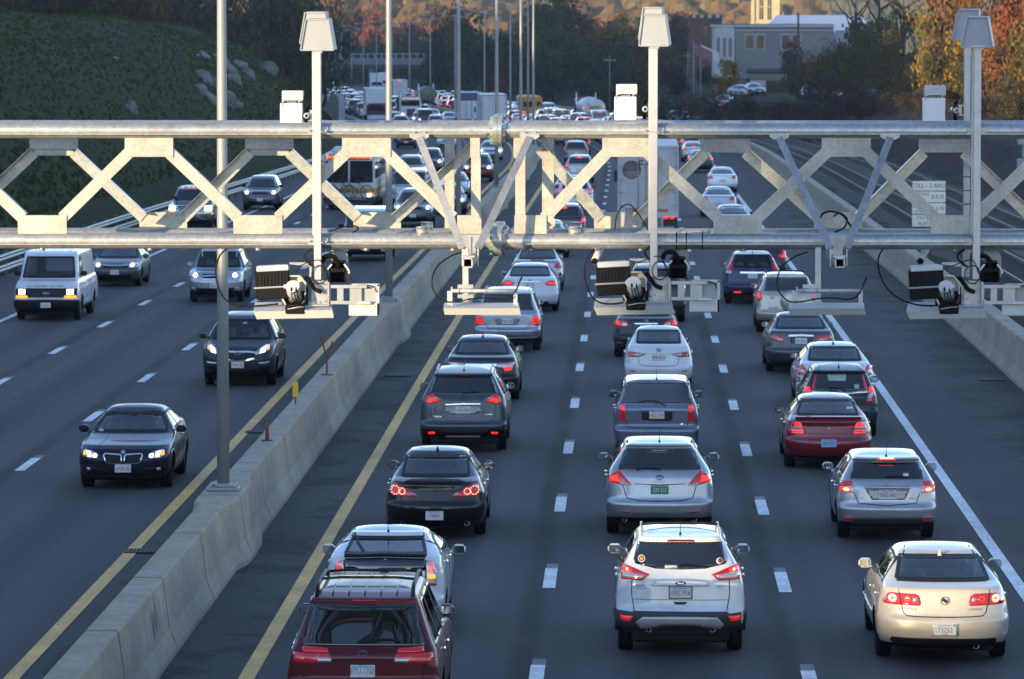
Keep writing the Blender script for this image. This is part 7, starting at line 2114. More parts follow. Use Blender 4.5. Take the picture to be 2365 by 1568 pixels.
def trailer_rear(r, L, W=2.55, H=4.05, m=tw, detail=False):
 y0 = -L / 2
 part(r, 'cargo_box', m, ((0, 0, (H + 1.15) / 2), (W, L, H - 1.15)))
 fr = [((s * (W / 2 - .05), y0 - .03, (H + 1.15) / 2), (.10, .06, H - 1.15)) for s in (-1, 1)] + [((0, y0 - .03, H - .06), (W - .2, .06, .12)), ((0, y0 - .03, 1.10), (W, .07, .22))]
 part(r, 'rear_frame', tgrey if not detail else m, *fr, bev=.01)
 for s in (-1, 1):
  d = part(r, 'rear_door', m, ((s * (W / 4 - .03), y0 - .012, (H + 1.15) / 2 + .03), (W / 2 - .16, .024, H - 1.5)), bev=.006)
  mb = MB()
  for q in (.10, .42): mb.tube([(s * q, y0 - .05, 1.3), (s * q, y0 - .05, H - .2)], .018, 6)
  mb.build('lock_rod', tgrey, d)
  mb = MB()
  for z in np.linspace(1.5, H - .35, 5): mb.box((s * (W / 2 - .16), y0 - .045, z), (.22, .03, .06))
  mb.build('hinges', tgrey, d)
  part(r, 'tail_lamp', farred if not detail else taill, ((s * (W / 2 - .28), y0 - .07, .98), (.20, .03, .10)), ((s * (W / 2 - .55), y0 - .07, .98), (.20, .03, .10)), bev=.005)
  part(r, 'mud_flap', tdark, ((s * .95, y0 + .5, .55), (.62, .02, .75)), bev=.004)
 part(r, 'underride_bar', tgrey, ((0, y0 - .02, .55), (2.2, .10, .12)), ((-.6, y0 + .0, .8), (.10, .10, .5)), ((.6, y0 + .0, .8), (.10, .10, .5)), bev=.01)
 axle(r, y0 + 1.2); axle(r, y0 + 2.5)
def cab_front(r, y1, m, W=2.45, H=3.0):
 """a flat fronted or bonneted cab; y1 is the front end"""
 part(r, 'cab', m, ((0, y1 - 1.9, 1.95), (W, 1.9, H - .95)), bev=.14)
 part(r, 'bonnet', m, ((0, y1 - .55, 1.32), (1.35, 1.15, .95)), bev=.12)
 for s in (-1, 1): part(r, 'fender', m, ((s * .92, y1 - .62, 1.08), (.55, 1.0, .40)), bev=.16)
 part(r, 'windscreen', glass, ((0, y1 - .93, 2.32), (W - .35, .05, .62)), bev=.01)
 part(r, 'sun_visor', m, ((0, y1 - .80, 2.72), (W - .2, .25, .10)), bev=.03)
 g = part(r, 'grille', tdark, ((0, y1 + .01, 1.28), (.95, .05, .85)), bev=.02)
 part(g, 'grille_surround', chrome, ((-.50, y1 + .02, 1.28), (.06, .05, .95)), ((.50, y1 + .02, 1.28), (.06, .05, .95)), ((0, y1 + .02, 1.74), (1.0, .05, .08)), bev=.01)
 part(r, 'front_bumper', chrome, ((0, y1 + .02, .62), (W, .15, .38)), bev=.05)
 for s in (-1, 1):
  mb = MB(); mb.lathe([(.001, .06), (.13, .04), (.15, 0)], lambda a, b, h: (s * .92 + a, y1 - .08 + h, 1.08 + b), 16); mb.build('headlamp', farhead, r)
  part(r, 'side_mirror', tdark, ((s * (W / 2 + .18), y1 - 1.0, 2.25), (.18, .08, .55)), bev=.02)
  mb = MB(); mb.tube([(s * 1.05, y1 - 2.9, .9), (s * 1.05, y1 - 2.9, H + .6)], .07, 10); mb.build('exhaust_stack', chrome, r)
 part(r, 'roof_marker', amber, *[((x, y1 - .98, H - .02), (.12, .06, .06)) for x in (-.8, -.3, 0, .3, .8)], bev=.01)
 axle(r, y1 - .75, dual=False, wx=1.02)
# white trailer in the middle lane, seen through the truss
L = 14.0
r = big_root('box_trailer', 1497, 211, 'white box trailer with round dark emblem on its rear doors, seen through the truss', 'truck', 1, L)
trailer_rear(r, L, 2.6, 4.05, mat('trailer_grey', (.44, .45, .46), .5, noise=[(.8, .12), (4, .08)]), True); cab_front(r, L / 2 + 3.6, tw); axle(r, L / 2 + .5)
y0 = -L / 2 - .03
mb = MB(); mb.lathe([(.001, 0), (.40, 0), (.40, .01), (.001, .012)], lambda a, b, h: (-.70 + a, y0 - h, 3.02 + b), 28); e = mb.build('round_emblem', mat('emblem_maroon', (.13, .085, .09), .5), r)
for k in range(4): part(e, 'emblem_stripe', tw, ((-.70, y0 - .014, 2.92 - .075 * k), (.70 - .09 * k, .006, .018)), bev=.001)
for t_, x, z, s_ in (('Fru', -.06, 3.22, .55), ('7720', -.72, .0 + 1.28, .26)):
 o = link('trailer_lettering', text_mesh(t_, s_, ink_k), r); o.location = (x, y0 - .018, z)
mb = MB(); mb.box((-.10, y0 - .008, 2.05), (.42, .012, .42), Matrix.Rotation(R(45), 3, 'Y')); mb.build('placard', mat('placard_grey', (.42, .43, .42), .5), r)
part(r, 'placard_panel', MATS['placard_grey'], ((-.70, y0 - .003, 3.02), (1.0, .008, 1.0)), bev=.001)
for s in (-1, 1): part(r, 'marker_board', mat('marker_orange', (.42, .16, .05), .5), ((s * .45 + .1, y0 - .012, 1.26), (.62, .012, .20)), bev=.001)

# transit bus with two bicycles on its front rack
L = 12.0
r = big_root('transit_bus', 806, 250, 'white and yellow oncoming transit bus with orange destination sign, seen through the truss', 'bus', -1, L)
buscream = mat('bus_white', (.56, .56, .53), .4); busyel = mat('bus_yellow', (.60, .30, .02), .4)
y1 = L / 2
part(r, 'body', buscream, ((0, 0, 1.62), (2.58, L, 2.62)), bev=.12)
part(r, 'yellow_band', busyel, ((0, .0, 1.02), (2.60, L + .01, .46)), bev=.12)
part(r, 'black_skirt', tdark, ((0, 0, .56), (2.61, L + .02, .44)), bev=.10)
part(r, 'roof_pod', buscream, ((0, y1 - 1.9, 3.02), (1.9, 2.4, .36)), bev=.15)
for s in (-1, 1): part(r, 'windscreen', glass, ((s * .62, y1 + .012, 1.98), (1.14, .03, 1.10)), bev=.012)
sg = part(r, 'destination_sign', tdark, ((0, y1 + .012, 2.72), (2.1, .03, .26)), bev=.01)
orange_led = mat('led_orange', (.5, .1, .02), .5, emit=((1, .20, .03), .9))
o = link('sign_lettering', text_mesh('DOWNTOWN EXPRESS', .21, orange_led), sg); o.location = (0, y1 + .032, 2.72); o.rotation_euler.z = math.pi
for s in (-1, 1):
 part(r, 'headlamp', farhead, ((s * 1.02, y1 + .02, .80), (.20, .04, .16)), bev=.02)
 part(r, 'turn_lamp', amber, ((s * 1.19, y1 + .01, .84), (.10, .04, .14)), bev=.01); part(r, 'roof_marker', amber, ((s * 1.1, y1 - .02, 2.84), (.10, .05, .06)), bev=.01)
 part(r, 'side_mirror', tdark, ((s * 1.48, y1 + .08, 1.95), (.18, .10, .38)), bev=.03)
 part(r, 'side_window', glass, *[((s * 1.292, y1 - 1.2 - 1.5 * k, 2.05), (.02, 1.35, .85)) for k in range(7)], bev=.004)
 mb = MB(); mb.bar((s * .45, y1 + .05, 1.45), (s * .20, y1 + .05, 2.05), .03, .03, (0, 1, 0)); mb.build('wiper', tdark, r)
rk = part(r, 'bicycle_rack', tgrey, ((0, y1 + .25, .62), (1.8, .04, .04)), ((0, y1 + .55, .62), (1.8, .04, .04)), ((0, y1 + .4, .62), (.04, .8, .04)), bev=.004)
axle(r, y1 - 2.6, .48, 1.05, False); axle(r, -y1 + 3.0, .48, 1.0)
o = link('bus_number', text_mesh('T', .22, ink_k), r); o.location = (0, y1 + .03, 1.02); o.rotation_euler.z = math.pi
mw_ = r.matrix_basis.copy()
for k, lab in ((0, 'dark bicycle on the front rack of the bus, on the left in the photo'), (1, 'dark bicycle on the front rack of the bus, on the right in the photo')):
 b = empty('bicycle', mw_ @ Vector((.42 - .84 * k, y1 + .30 + .28 * k, .65)), r.rotation_euler.z); tag(b, lab, 'bicycle', 'bicycles on the bus rack')
 for x in (-.5, .5):
  mb = MB(); mb.tube([(x + .33 * math.cos(a), 0, .33 + .33 * math.sin(a)) for a in [q * math.pi / 12 for q in range(25)]], .022, 6); wq = mb.build('wheel', tdark, b)
  mb = MB(); [mb.tube([(x, 0, .33), (x + .32 * math.cos(a), 0, .33 + .32 * math.sin(a))], .004, 3) for a in [q * math.pi / 5 for q in range(10)]]; mb.build('spokes', tgrey, wq)
 mb = MB()
 for p, q in (((-.5, .33), (-.05, .30)), ((-.5, .33), (-.12, .78)), ((-.05, .30), (-.14, .86)), ((-.12, .78), (.38, .80)), ((-.05, .30), (.38, .74)), ((.36, .86), (.5, .33))): mb.tube([(p[0], 0, p[1]), (q[0], 0, q[1])], .016, 6)
 mb.build('frame', tdark, b)
 mb = MB(); mb.box((-.15, 0, .90), (.24, .10, .05), bev=.02); mb.build('saddle', tdark, b)
 mb = MB(); mb.tube([(.36, -.26, .98), (.37, -.2, .92), (.36, 0, .90), (.37, .2, .92), (.36, .26, .98)], .014, 6); mb.build('handlebar', tdark, b)

# white box truck and bonneted dump truck coming towards the camera
L = 9.0
r = big_root('box_truck', 872, 556, 'white oncoming box truck with tall blank cargo box left of the second lamp post', 'truck', -1, L)
part(r, 'cargo_box', tw, ((0, -1.0, 2.55), (2.55, L - 2.2, 2.9)), bev=.05)
part(r, 'cab', tdark, ((0, L / 2 - .9, 1.55), (2.3, 1.9, 1.5)), bev=.2); part(r, 'windscreen', glass, ((0, L / 2 + .04, 1.75), (1.95, .05, .62)), bev=.02); part(r, 'front_bumper', tw, ((0, L / 2 + .05, .75), (2.3, .12, .5)), bev=.05)
for s in (-1, 1): part(r, 'headlamp', headm, ((s * .9, L / 2 + .12, .9), (.3, .04, .2)), bev=.02); part(r, 'side_mirror', tw, ((s * 1.4, L / 2 - .3, 1.7), (.2, .1, .6)), bev=.03)
axle(r, L / 2 - 1.0, .42, 1.0, False); axle(r, -L / 2 + 2, .42, .95)
r = big_root('dump_truck', 949, 556, 'white oncoming bonneted truck with round lit headlamps, right of the second lamp post', 'truck', -1, 9.0)
cab_front(r, 4.5, tw, 2.4, 2.9); part(r, 'dump_body', tdark, ((0, -1.6, 2.05), (2.5, 5.2, 1.9)), bev=.08); axle(r, -2.2); axle(r, -3.5)
# fuel tanker seen from behind
L = 11.0
r = big_root('fuel_tanker', 1371, 528, 'white oval fuel tanker in the far queue, left of the middle box antenna', 'tanker', 1, L)
mb = MB()
yy = [-L / 2, -L / 2 + .12, -L / 2 + .25, L / 2 - 2.6, L / 2 - 2.5]; k_ = [.80, .95, 1.0, 1.0, .85]
n = 32; vs = []
for y, q in zip(yy, k_):
 for j in range(n):
  a = 2 * math.pi * j / n
  ca, sa = math.cos(a), math.sin(a)
  vs.append((1.25 * q * math.copysign(abs(ca) ** .8, ca), y, 2.05 + 1.02 * q * math.copysign(abs(sa) ** .85, sa)))
mb.add(vs, [(i * n + j, i * n + (j + 1) % n, (i + 1) * n + (j + 1) % n, (i + 1) * n + j) for i in range(4) for j in range(n)] + [tuple(range(n))[::-1]], True)
mb.build('tank', tw, r)
part(r, 'walkway', tw, ((0, -.8, 3.12), (.7, L - 3.5, .12)), bev=.03); part(r, 'rear_bumper', tgrey, ((0, -L / 2 + .1, .75), (2.4, .2, .3)), bev=.03); part(r, 'blue_stripe', tblue, ((-1.22, -.8, 1.75), (.08, L - 4, .45)), bev=.02)
for x, z in ((-1.08, 2.15), (1.08, 2.25)): part(r, 'tail_lamp', farred, ((x, -L / 2 + .02, z), (.12, .06, .12)), bev=.03)
o = link('tank_lettering', text_mesh('SUNOCO', .36, mat('lettering_green', (.10, .26, .10), .5)), r); o.location = (.05, -L / 2 - .012, 2.15)
part(r, 'lettering_field', busyel, ((.05, -L / 2 - .004, 2.16), (1.05, .008, .40)), bev=.001)
for x, z in ((-.55, 2.50), (.62, 1.92), (-.75, 1.62)): part(r, 'red_mark', MATS['sticker_red'], ((x, -L / 2 - .006, z), (.22, .006, .12)), bev=.001)
axle(r, -L / 2 + 1.3); axle(r, -L / 2 + 2.5); cab_front(r, L / 2 + 3.2, tblue); axle(r, L / 2 - .2)
# school bus seen from behind
L = 10.0; ysb = mat('school_bus_yellow', (.60, .27, .02), .45)
r = big_root('school_bus', 1229, 572, 'yellow school bus seen from behind in the far queue', 'bus', 1, L)
part(r, 'body', ysb, ((0, 0, 1.75), (2.4, L, 2.5)), bev=.22); y0 = -L / 2 - .01
part(r, 'emergency_door', ysb, ((0, y0 - .01, 1.65), (.95, .03, 2.0)), bev=.02)
for x, wd_ in ((0, .75), (-.82, .55), (.82, .55)): part(r, 'rear_window', glass, ((x, y0 - .03, 2.05), (wd_, .03, .62)), bev=.02)
part(r, 'black_rail', tdark, ((-.85, y0 - .01, 1.45), (.65, .03, .06)), ((.85, y0 - .01, 1.45), (.65, .03, .06)), ((0, y0 - .05, .62), (2.4, .12, .28)), bev=.01)
for s in (-1, 1):
 part(r, 'tail_lamp', farred, ((s * .95, y0 - .03, 1.15), (.2, .03, .2)), bev=.02); part(r, 'warning_lamp', tailr, ((s * .95, y0 + .02, 2.72), (.22, .06, .16)), bev=.03)
 part(r, 'side_window', glass, *[((s * 1.205, -3.6 + 1.1 * k, 2.05), (.02, .9, .6)) for k in range(7)], bev=.003)
o = link('bus_lettering', text_mesh('SCHOOL BUS', .18, ink_k), r); o.location = (0, y0 - .02, 2.62)
axle(r, -2.6, .46, .95); axle(r, 3.6, .46, 1.0, False)
# trailers and box trucks seen from behind
L = 12.0
r = big_root('box_trailer', 1141, 480, 'white box trailer seen from behind in the far queue, near the third lamp post', 'truck', 1, L); trailer_rear(r, L, 2.5, 3.95); cab_front(r, L / 2 + 3.4, tw); axle(r, L / 2)
r = big_root('dump_trailer', 1089, 512, 'grey ribbed trailer with dark blue cover, seen from behind left of the white box trailer', 'truck', 1, L)
part(r, 'trailer_body', tw, ((0, 0, 2.1), (2.5, L, 1.9)), bev=.03); part(r, 'tarpaulin', tblue, ((0, 0, 3.45), (2.45, L - .2, .85)), bev=.15)
part(r, 'rib', tgrey, *[((x, -L / 2 - .03, 2.1), (.08, .08, 1.8)) for x in (-1.15, -.57, 0, .57, 1.15)], bev=.01)
for s in (-1, 1): part(r, 'tail_lamp', farred, ((s * .9, -L / 2 - .05, .95), (.25, .04, .12)), bev=.01)
axle(r, -L / 2 + 1.2); axle(r, -L / 2 + 2.4); cab_front(r, L / 2 + 3.2, tw)
L = 8.0
r = big_root('box_truck', 924, 790, 'white box truck seen from behind far away, left of the green tank truck', 'truck', 1, L); trailer_rear(r, L, 2.5, 3.7); part(r, 'top_lamps', farred, ((-.25, -L / 2 - .05, 3.62), (.2, .05, .1)), ((.1, -L / 2 - .05, 3.62), (.2, .05, .1)), bev=.01); cab_front(r, L / 2 + 2.8, tw)
r = big_root('tank_truck', 989, 700, 'olive green tank truck with orange lettering, far away in the queue', 'truck', 1, L)
mb = MB(); mb.lathe([(.001, -L / 2), (1.0, -L / 2 + .02), (1.25, -L / 2 + .2), (1.25, 2.0), (.001, 2.05)], lambda a, b, h: (a, h, 2.2 + b * .85), 26); mb.build('tank', mat('truck_olive', (.16, .17, .13), .5), r)
part(r, 'frame', tdark, ((0, -.5, .9), (2.2, L, .3)), bev=.03); o = link('tank_lettering', text_mesh('FUEL', .5, mat('lettering_orange', (.5, .12, .03), .5)), r); o.location = (.1, -L / 2 - .005, 2.25)
axle(r, -L / 2 + 1.0); axle(r, -L / 2 + 2.2); cab_front(r, L / 2 + 1.5, tdark)
for i, (u, Y, H) in enumerate(((871, 1000, 3.9), (893, 1060, 3.6), (757, 930, 3.8))):
 r = big_root('box_truck', u, Y, ['white truck front far down the oncoming lanes, left of the second lamp post', 'pale truck behind the white truck front far down the oncoming lanes', 'white box truck at the far bend beside the left mast'][i], 'truck', -1, 8.0)
 part(r, 'cargo_box', tw, ((0, -1.0, 2.4), (2.5, 6, H - .9)), bev=.05); part(r, 'cab', tw, ((0, 3.0, 1.5), (2.3, 1.9, 1.7)), bev=.2); part(r, 'windscreen', glass, ((0, 3.97, 1.8), (1.95, .05, .7)), bev=.02); axle(r, 2.9, .45, 1, False); axle(r, -2.4, .45)

# ------------------------------------------------------------------ the far queue, lane by lane
rq = random.Random(11)
def free(t, yc, gap=7.0):
 return not any(abs(t - a) < 2.1 and abs(yc - b) < gap for a, b in OCC)
cols = [WHITE, WHITE, SILV, SILV, GREY, GREY, DARK, DARK, BLUE, REDC, BEIG]
lanes_r = [(-3.2, 'left'), (.6, 'middle'), (4.27, 'right')]
lanes_l = [(-10.2, 'inner'), (-13.75, 'middle'), (-17.2, 'outer')]
for t, nm in lanes_r:
 Y = 386 + rq.random() * 8
 while Y < 860:
  kd = rq.choice(['sedan', 'sedan', 'utility', 'utility', 'hatch', 'van']); colr = rq.choice(cols)
  if free(t, Y + 2.3):
   lit = rq.random() < .8
   traffic(kd, colr, 0, Y, 1, 'distant %s %s %s brake lights, %s lane of the far queue' % (CNAME[colr], KL[kd], 'with lit' if lit else 'without', nm), lit, False, X=t + shift(Y + 2.3) + rq.uniform(-.25, .25))
  Y += 7.6 + rq.random() * (4.5 if Y < 600 else 7)
for t, nm in lanes_l:
 Y = 400 + rq.random() * 30
 while Y < 1120:
  kd = rq.choice(['sedan', 'sedan', 'utility', 'utility', 'hatch', 'van']); colr = rq.choice(cols)
  if free(t, Y + 2.3):
   hl = rq.random() < .30
   traffic(kd, colr, 0, Y, -1, 'distant %s %s coming round the far bend, %s oncoming lane, headlights %s' % (CNAME[colr], KL[kd], nm, 'on' if hl else 'off'), False, hl, X=t + shift(Y + 2.3) + rq.uniform(-.25, .25))
  Y += 17 + rq.random() * 22 if Y < 600 else 8.5 + rq.random() * 9
# the models the copies were taken from stand in the queue as well
for kd, (t, Y) in zip(('sedan', 'utility', 'van', 'hatch'), ((-3.2, 868), (.6, 872), (4.27, 874), (.6, 882))):
 rt = PROTO[kd].root; rt.location = (t + shift(Y), Y, roadz(Y)); rt.rotation_euler.z = math.atan(-shift_d(Y))
 rt.name = KN[kd][0]; rt['label'] = 'distant silver %s near the end of the far queue under the overpass' % KL[kd]; rt['category'] = KN[kd][1]; rt['group'] = GQ
 PROTO[kd].bodyo.color = SILV
# ------------------------------------------------------------------ far hills
def leafm(name, cols, rough=.8):
 m = bpy.data.materials.new(name); m.use_nodes = True
 nt = m.node_tree; b = nt.nodes['Principled BSDF']; b.inputs['Roughness'].default_value = rough; b.inputs['Specular IOR Level'].default_value = .15
 at_ = nt.nodes.new('ShaderNodeAttribute'); at_.attribute_name = 'tone'; at_.attribute_type = 'GEOMETRY'
 r = nt.nodes.new('ShaderNodeValToRGB'); el = r.color_ramp.elements
 while len(el) < len(cols): el.new(.5)
 for i, (e, c) in enumerate(zip(el, cols)): e.position = i / (len(cols) - 1); e.color = (*c, 1)
 nt.links.new(at_.outputs['Fac'], r.inputs[0]); nt.links.new(r.outputs[0], b.inputs['Base Color'])
 return m
def set_tone(me, vals):
 a = me.attributes.new('tone', 'FLOAT', 'FACE'); a.data.foreach_set('value', np.asarray(vals, np.float32))
rs = np.random.RandomState(5)
fall = leafm('autumn_forest', [(.060, .075, .040), (.075, .085, .042), (.085, .09, .045), (.10, .10, .045), (.14, .10, .045), (.16, .085, .04), (.085, .07, .05)])
autumn = leafm('autumn_wood', [(.05, .058, .03), (.09, .07, .03), (.15, .085, .033), (.18, .105, .038), (.15, .12, .045), (.085, .085, .038)])
def forest_hill(name, x0, x1, y0, y1, hfn, step=4.0, cell=10.0, m=None):
 xs, ys_ = np.arange(x0, x1, step), np.arange(y0, y1, step * 1.6)
 X, Y = np.meshgrid(xs, ys_)
 H = hfn(X, Y)
 ci, cj = np.floor(X / cell).astype(int), np.floor(Y / cell).astype(int)
 def h2(i, j, k): return np.modf(np.abs(np.sin(i * 127.1 + j * 311.7 + k * 74.7) * 43758.5453))[0]
 best = np.full(X.shape, -9.0); tone = np.zeros(X.shape)
 for di in (-1, 0, 1):
  for dj in (-1, 0, 1):
   i, j = ci + di, cj + dj
   px, py = (i + .2 + .6 * h2(i, j, 1)) * cell, (j + .2 + .6 * h2(i, j, 2)) * cell
   rr = cell * (.55 + .35 * h2(i, j, 3)); d = np.hypot(X - px, Y - py) / rr
   z = np.where(d < 1, np.sqrt(np.maximum(0, 1 - d * d)) * rr * .95 + 3.5 * h2(i, j, 4), -9)
   up = z > best; best = np.where(up, z, best); tone = np.where(up, h2(i, j, 5), tone)
 Z = H + np.maximum(best, -1) + rs.uniform(-.8, .8, X.shape)
 n, m_ = X.shape
 V = np.stack([X, Y, Z], -1).reshape(-1, 3)
 I, J = np.meshgrid(np.arange(n - 1), np.arange(m_ - 1), indexing='ij')
 Fq = np.stack([I * m_ + J, I * m_ + J + 1, (I + 1) * m_ + J + 1, (I + 1) * m_ + J], -1).reshape(-1, 4)
 me = bpy.data.meshes.new(name); me.from_pydata(V.tolist(), [], Fq.tolist()); me.materials.append(m or fall)
 tn = tone[:-1, :-1].ravel(); patchy = .5 + .5 * np.sin(X / 60 + np.sin(Y / 45) * 2)[:-1, :-1].ravel()
 set_tone(me, np.clip(tn * .55 + patchy * .35 + rs.uniform(-.08, .08, tn.shape), 0, 1))
 return tag(link(name, me), kind='structure')
def hfar(X, Y):
 crest = 6 + 44 / (1 + np.exp(-(X + 45) / 10.0)) + 6 * np.sin(X / 70.0)
 k = np.clip((Y - 2050) / 420, 0, 1); return -14 + (crest + 14) * k * k * (3 - 2 * k)
forest_hill('hills', -330, 520, 2040, 2560, hfar, 2.6, 6.5)
forest_hill('hills', -300, 60, 1330, 1480, lambda X, Y: -13 + np.clip((Y - 1330) / 110, 0, 1) * (25.0 - 2.5 * np.exp(-((X + 31) / 5) ** 2) + 8.0 * np.clip((-68 - X) / 30, 0, 1)), 2.0, 5.5, autumn)

# ------------------------------------------------------------------ trees
barkm = mat('tree_bark', (.035, .028, .022), .9)
LM = {'green': leafm('leaves_dark_green', [(.014, .026, .012), (.028, .046, .017), (.042, .062, .022), (.062, .072, .026)]),
      'olive': leafm('leaves_olive', [(.026, .028, .012), (.046, .044, .017), (.072, .060, .022), (.10, .066, .023)]),
      'rust': leafm('leaves_rust', [(.05, .030, .014), (.10, .048, .018), (.165, .068, .022), (.22, .10, .03)]),
      'gold': leafm('leaves_gold', [(.045, .050, .014), (.10, .085, .016), (.20, .125, .018), (.30, .16, .025)]),
      'red': leafm('leaves_red', [(.06, .024, .014), (.13, .04, .02), (.21, .06, .024), (.26, .10, .03)]),
      'bare': leafm('twigs', [(.022, .018, .016), (.035, .027, .022), (.045, .034, .026), (.055, .04, .03)])}
CROWN = {}
def crown_mesh(kind, var, conifer=False, n=1700, size=.05, gap=.30):
 key = (kind, var, conifer, n)
 if key in CROWN: return CROWN[key]
 rg = np.random.RandomState(hash((kind, var)) % 9999 if False else sum(map(ord, kind)) * 7 + var * 31 + n)
 ncl = 46
 cl = []
 while len(cl) < ncl:                                  # clump centres in a unit crown, uneven outline
  p = rg.uniform(-1, 1, 3)
  a = math.atan2(p[1], p[0]); lim = .78 + .20 * math.sin(3 * a + var) + .14 * math.sin(5 * p[2] * 2 + var * 2 + a)
  if conifer: r_ = np.hypot(p[0], p[1]); ok = r_ < (1 - (p[2] + 1) / 2) * .95 + .06
  else: ok = np.linalg.norm(p * (1, 1, .95)) < lim and np.linalg.norm(p) > .35
  if ok: cl.append(p)
 cl = np.array(cl); tcl = rg.uniform(0, 1, ncl)
 k = rg.randint(0, ncl, n)
 sc_ = .21 if not conifer else .15
 P = cl[k] + rg.normal(0, 1, (n, 3)) * sc_ * rg.uniform(.5, 1.1, (n, 1)) * (1, 1, .75)
 nrm = P * .8 + rg.normal(0, .6, (n, 3)) + (0, 0, .35); nrm /= np.linalg.norm(nrm, axis=1)[:, None]
 t = np.cross(nrm, rg.normal(0, 1, (n, 3))); t /= np.linalg.norm(t, axis=1)[:, None]; bt = np.cross(nrm, t)
 s_ = size * rg.uniform(.6, 1.5, (n, 1))
 V = np.stack([P - t * s_ - bt * s_ * .6, P + t * s_ - bt * s_ * .6, P + t * s_ * .8 + bt * s_ * .7, P - t * s_ * .8 + bt * s_ * .7], 1).reshape(-1, 3)
 me = bpy.data.meshes.new('crown'); me.from_pydata(V.tolist(), [], np.arange(4 * n).reshape(-1, 4).tolist()); me.materials.append(LM[kind])
 set_tone(me, np.clip(tcl[k] * .7 + rg.uniform(0, .3, n), 0, 1))
 CROWN[key] = me; return me
TRUNK = {}
def trunk_mesh(var):
 if var in TRUNK: return TRUNK[var]
 rg = random.Random(var); mb = MB()
 mb.tube([(0, 0, -.05), (.01, 0, .25), (-.01, .01, .55), (.01, 0, .92)], [.026, .020, .013, .003], 8)
 for k in range(9):
  a = rg.random() * 6.28; z = .28 + .5 * rg.random(); l = .20 + .22 * rg.random()
  mb.tube([(0, 0, z), (.5 * l * math.cos(a), .5 * l * math.sin(a), z + .10), (l * math.cos(a), l * math.sin(a), z + .26)], [.011, .007, .002], 5)
 TRUNK[var] = mb.mesh('trunk', barkm); return TRUNK[var]
TN = {'green': 'dark green', 'olive': 'brownish green', 'rust': 'rust coloured', 'gold': 'golden yellow', 'red': 'red leaved', 'bare': 'almost bare'}
tcount = [0]
def tree(kind, u, vtop, Y, wpx, label, group, conifer=False, base=None, n=1700, low=.12):
 x = at(u, 200, Y).x; zt = at(u, vtop, Y).z; zb = ground(x, Y) if base is None else base
 h = max(2.0, zt - zb); wd = wpx * Y / F / 2
 tcount[0] += 1; var = tcount[0] % 5
 r = empty('tree', (x, Y, zb), tcount[0] * 2.1); tag(r, label, 'tree', group)
 cr = link('crown', crown_mesh(kind, var, conifer, n, .050 if n < 2500 else .036), r)
 ch = h * (1 - low) / 2; cr.scale = (wd, wd, ch); cr.location = (0, 0, h * low + ch * .97)
 tk = link('trunk', trunk_mesh(var), r); tk.scale = (h * .8, h * .8, h * .95)
 return r
rt_ = random.Random(3)
# wood on the left hillside: dark trees above the grass
for i in range(15):
 u = -40 + 27 * i + rt_.uniform(-8, 8); tree('olive' if i % 3 else 'green', u, -75 + rt_.uniform(-30, 10), 470 + rt_.uniform(0, 70), 105 + rt_.uniform(-15, 30), '%s tree in the wood above the grass slope left of the nearest lamp post' % TN['olive' if i % 3 else 'green'], 'trees on the left hilltop', n=2600, low=.02)
for i in range(16):
 u = 345 + 27 * i + rt_.uniform(-10, 10); k = ['green', 'green', 'olive'][i % 3]
 tree(k, u, -60 + rt_.uniform(-35, 20) + max(0, u - 640) * .55, 585 + rt_.uniform(0, 90), 110 + rt_.uniform(-20, 35), '%s tree on the hill behind the rocks, between lamp post and left mast' % TN[k], 'trees behind the rock outcrop', n=2600, low=.02)
# trees beyond the overpass and bend, tops in the sun
for i in range(22):
 u = 725 + 15 * i + rt_.uniform(-6, 6); far = i % 2
 k = ['rust', 'gold', 'rust', 'rust', 'red', 'gold'][rt_.randrange(6)] if far else ['green', 'olive', 'green'][rt_.randrange(3)]
 vt = (rt_.uniform(-6, 34) + (16 if 900 < u < 985 else 0) if far else rt_.uniform(62, 100)) - (30 if u < 790 else 0)
 tree(k, u, vt, 1280 + rt_.uniform(0, 60) if far else 1225 + rt_.uniform(0, 40), 52 + rt_.uniform(-10, 22), '%s tree beyond the overpass, %s' % (TN[k], 'its top in the sun' if far else 'in shade'), 'trees beyond the overpass', n=1700, low=.05)
# trees between highway and town
spec = [('olive', 1020, 40, 900, 90), ('rust', 1050, 8, 930, 100), ('green', 1085, 30, 860, 110), ('green', 1130, 62, 840, 90), ('olive', 1165, 70, 880, 80), ('green', 1010, 95, 870, 70), ('red', 1150, 160, 800, 40), ('green', 1195, 55, 900, 90),
  ('green', 1255, -18, 840, 95), ('green', 1300, -28, 830, 120), ('olive', 1335, 5, 850, 90), ('green', 1280, 60, 800, 120), ('olive', 1235, 90, 810, 90), ('green', 1345, 85, 800, 90), ('gold', 1440, 25, 980, 70), ('rust', 1405, 35, 1000, 90), ('gold', 1470, 45, 960, 60), ('red', 1385, 60, 990, 60),
  ('olive', 1385, 95, 820, 85), ('green', 1425, 105, 800, 85), ('olive', 1465, 100, 830, 80), ('green', 1500, 110, 800, 70), ('bare', 1560, 25, 900, 85), ('bare', 1590, 45, 880, 70), ('olive', 1545, 105, 830, 70), ('green', 1585, 120, 820, 60), ('rust', 1570, 30, 1100, 100), ('gold', 1680, 135, 590, 62), ('bare', 1830, 95, 575, 55), ('green', 1400, 70, 720, 95), ('green', 1450, 85, 700, 90), ('olive', 1490, 95, 710, 80), ('green', 1525, 120, 690, 75), ('olive', 1550, 135, 700, 65), ('green', 1420, 130, 660, 80), ('olive', 1475, 140, 650, 80), ('green', 1360, 120, 700, 80), ('bare', 1560, 150, 640, 70), ('green', 1635, 150, 660, 60)]
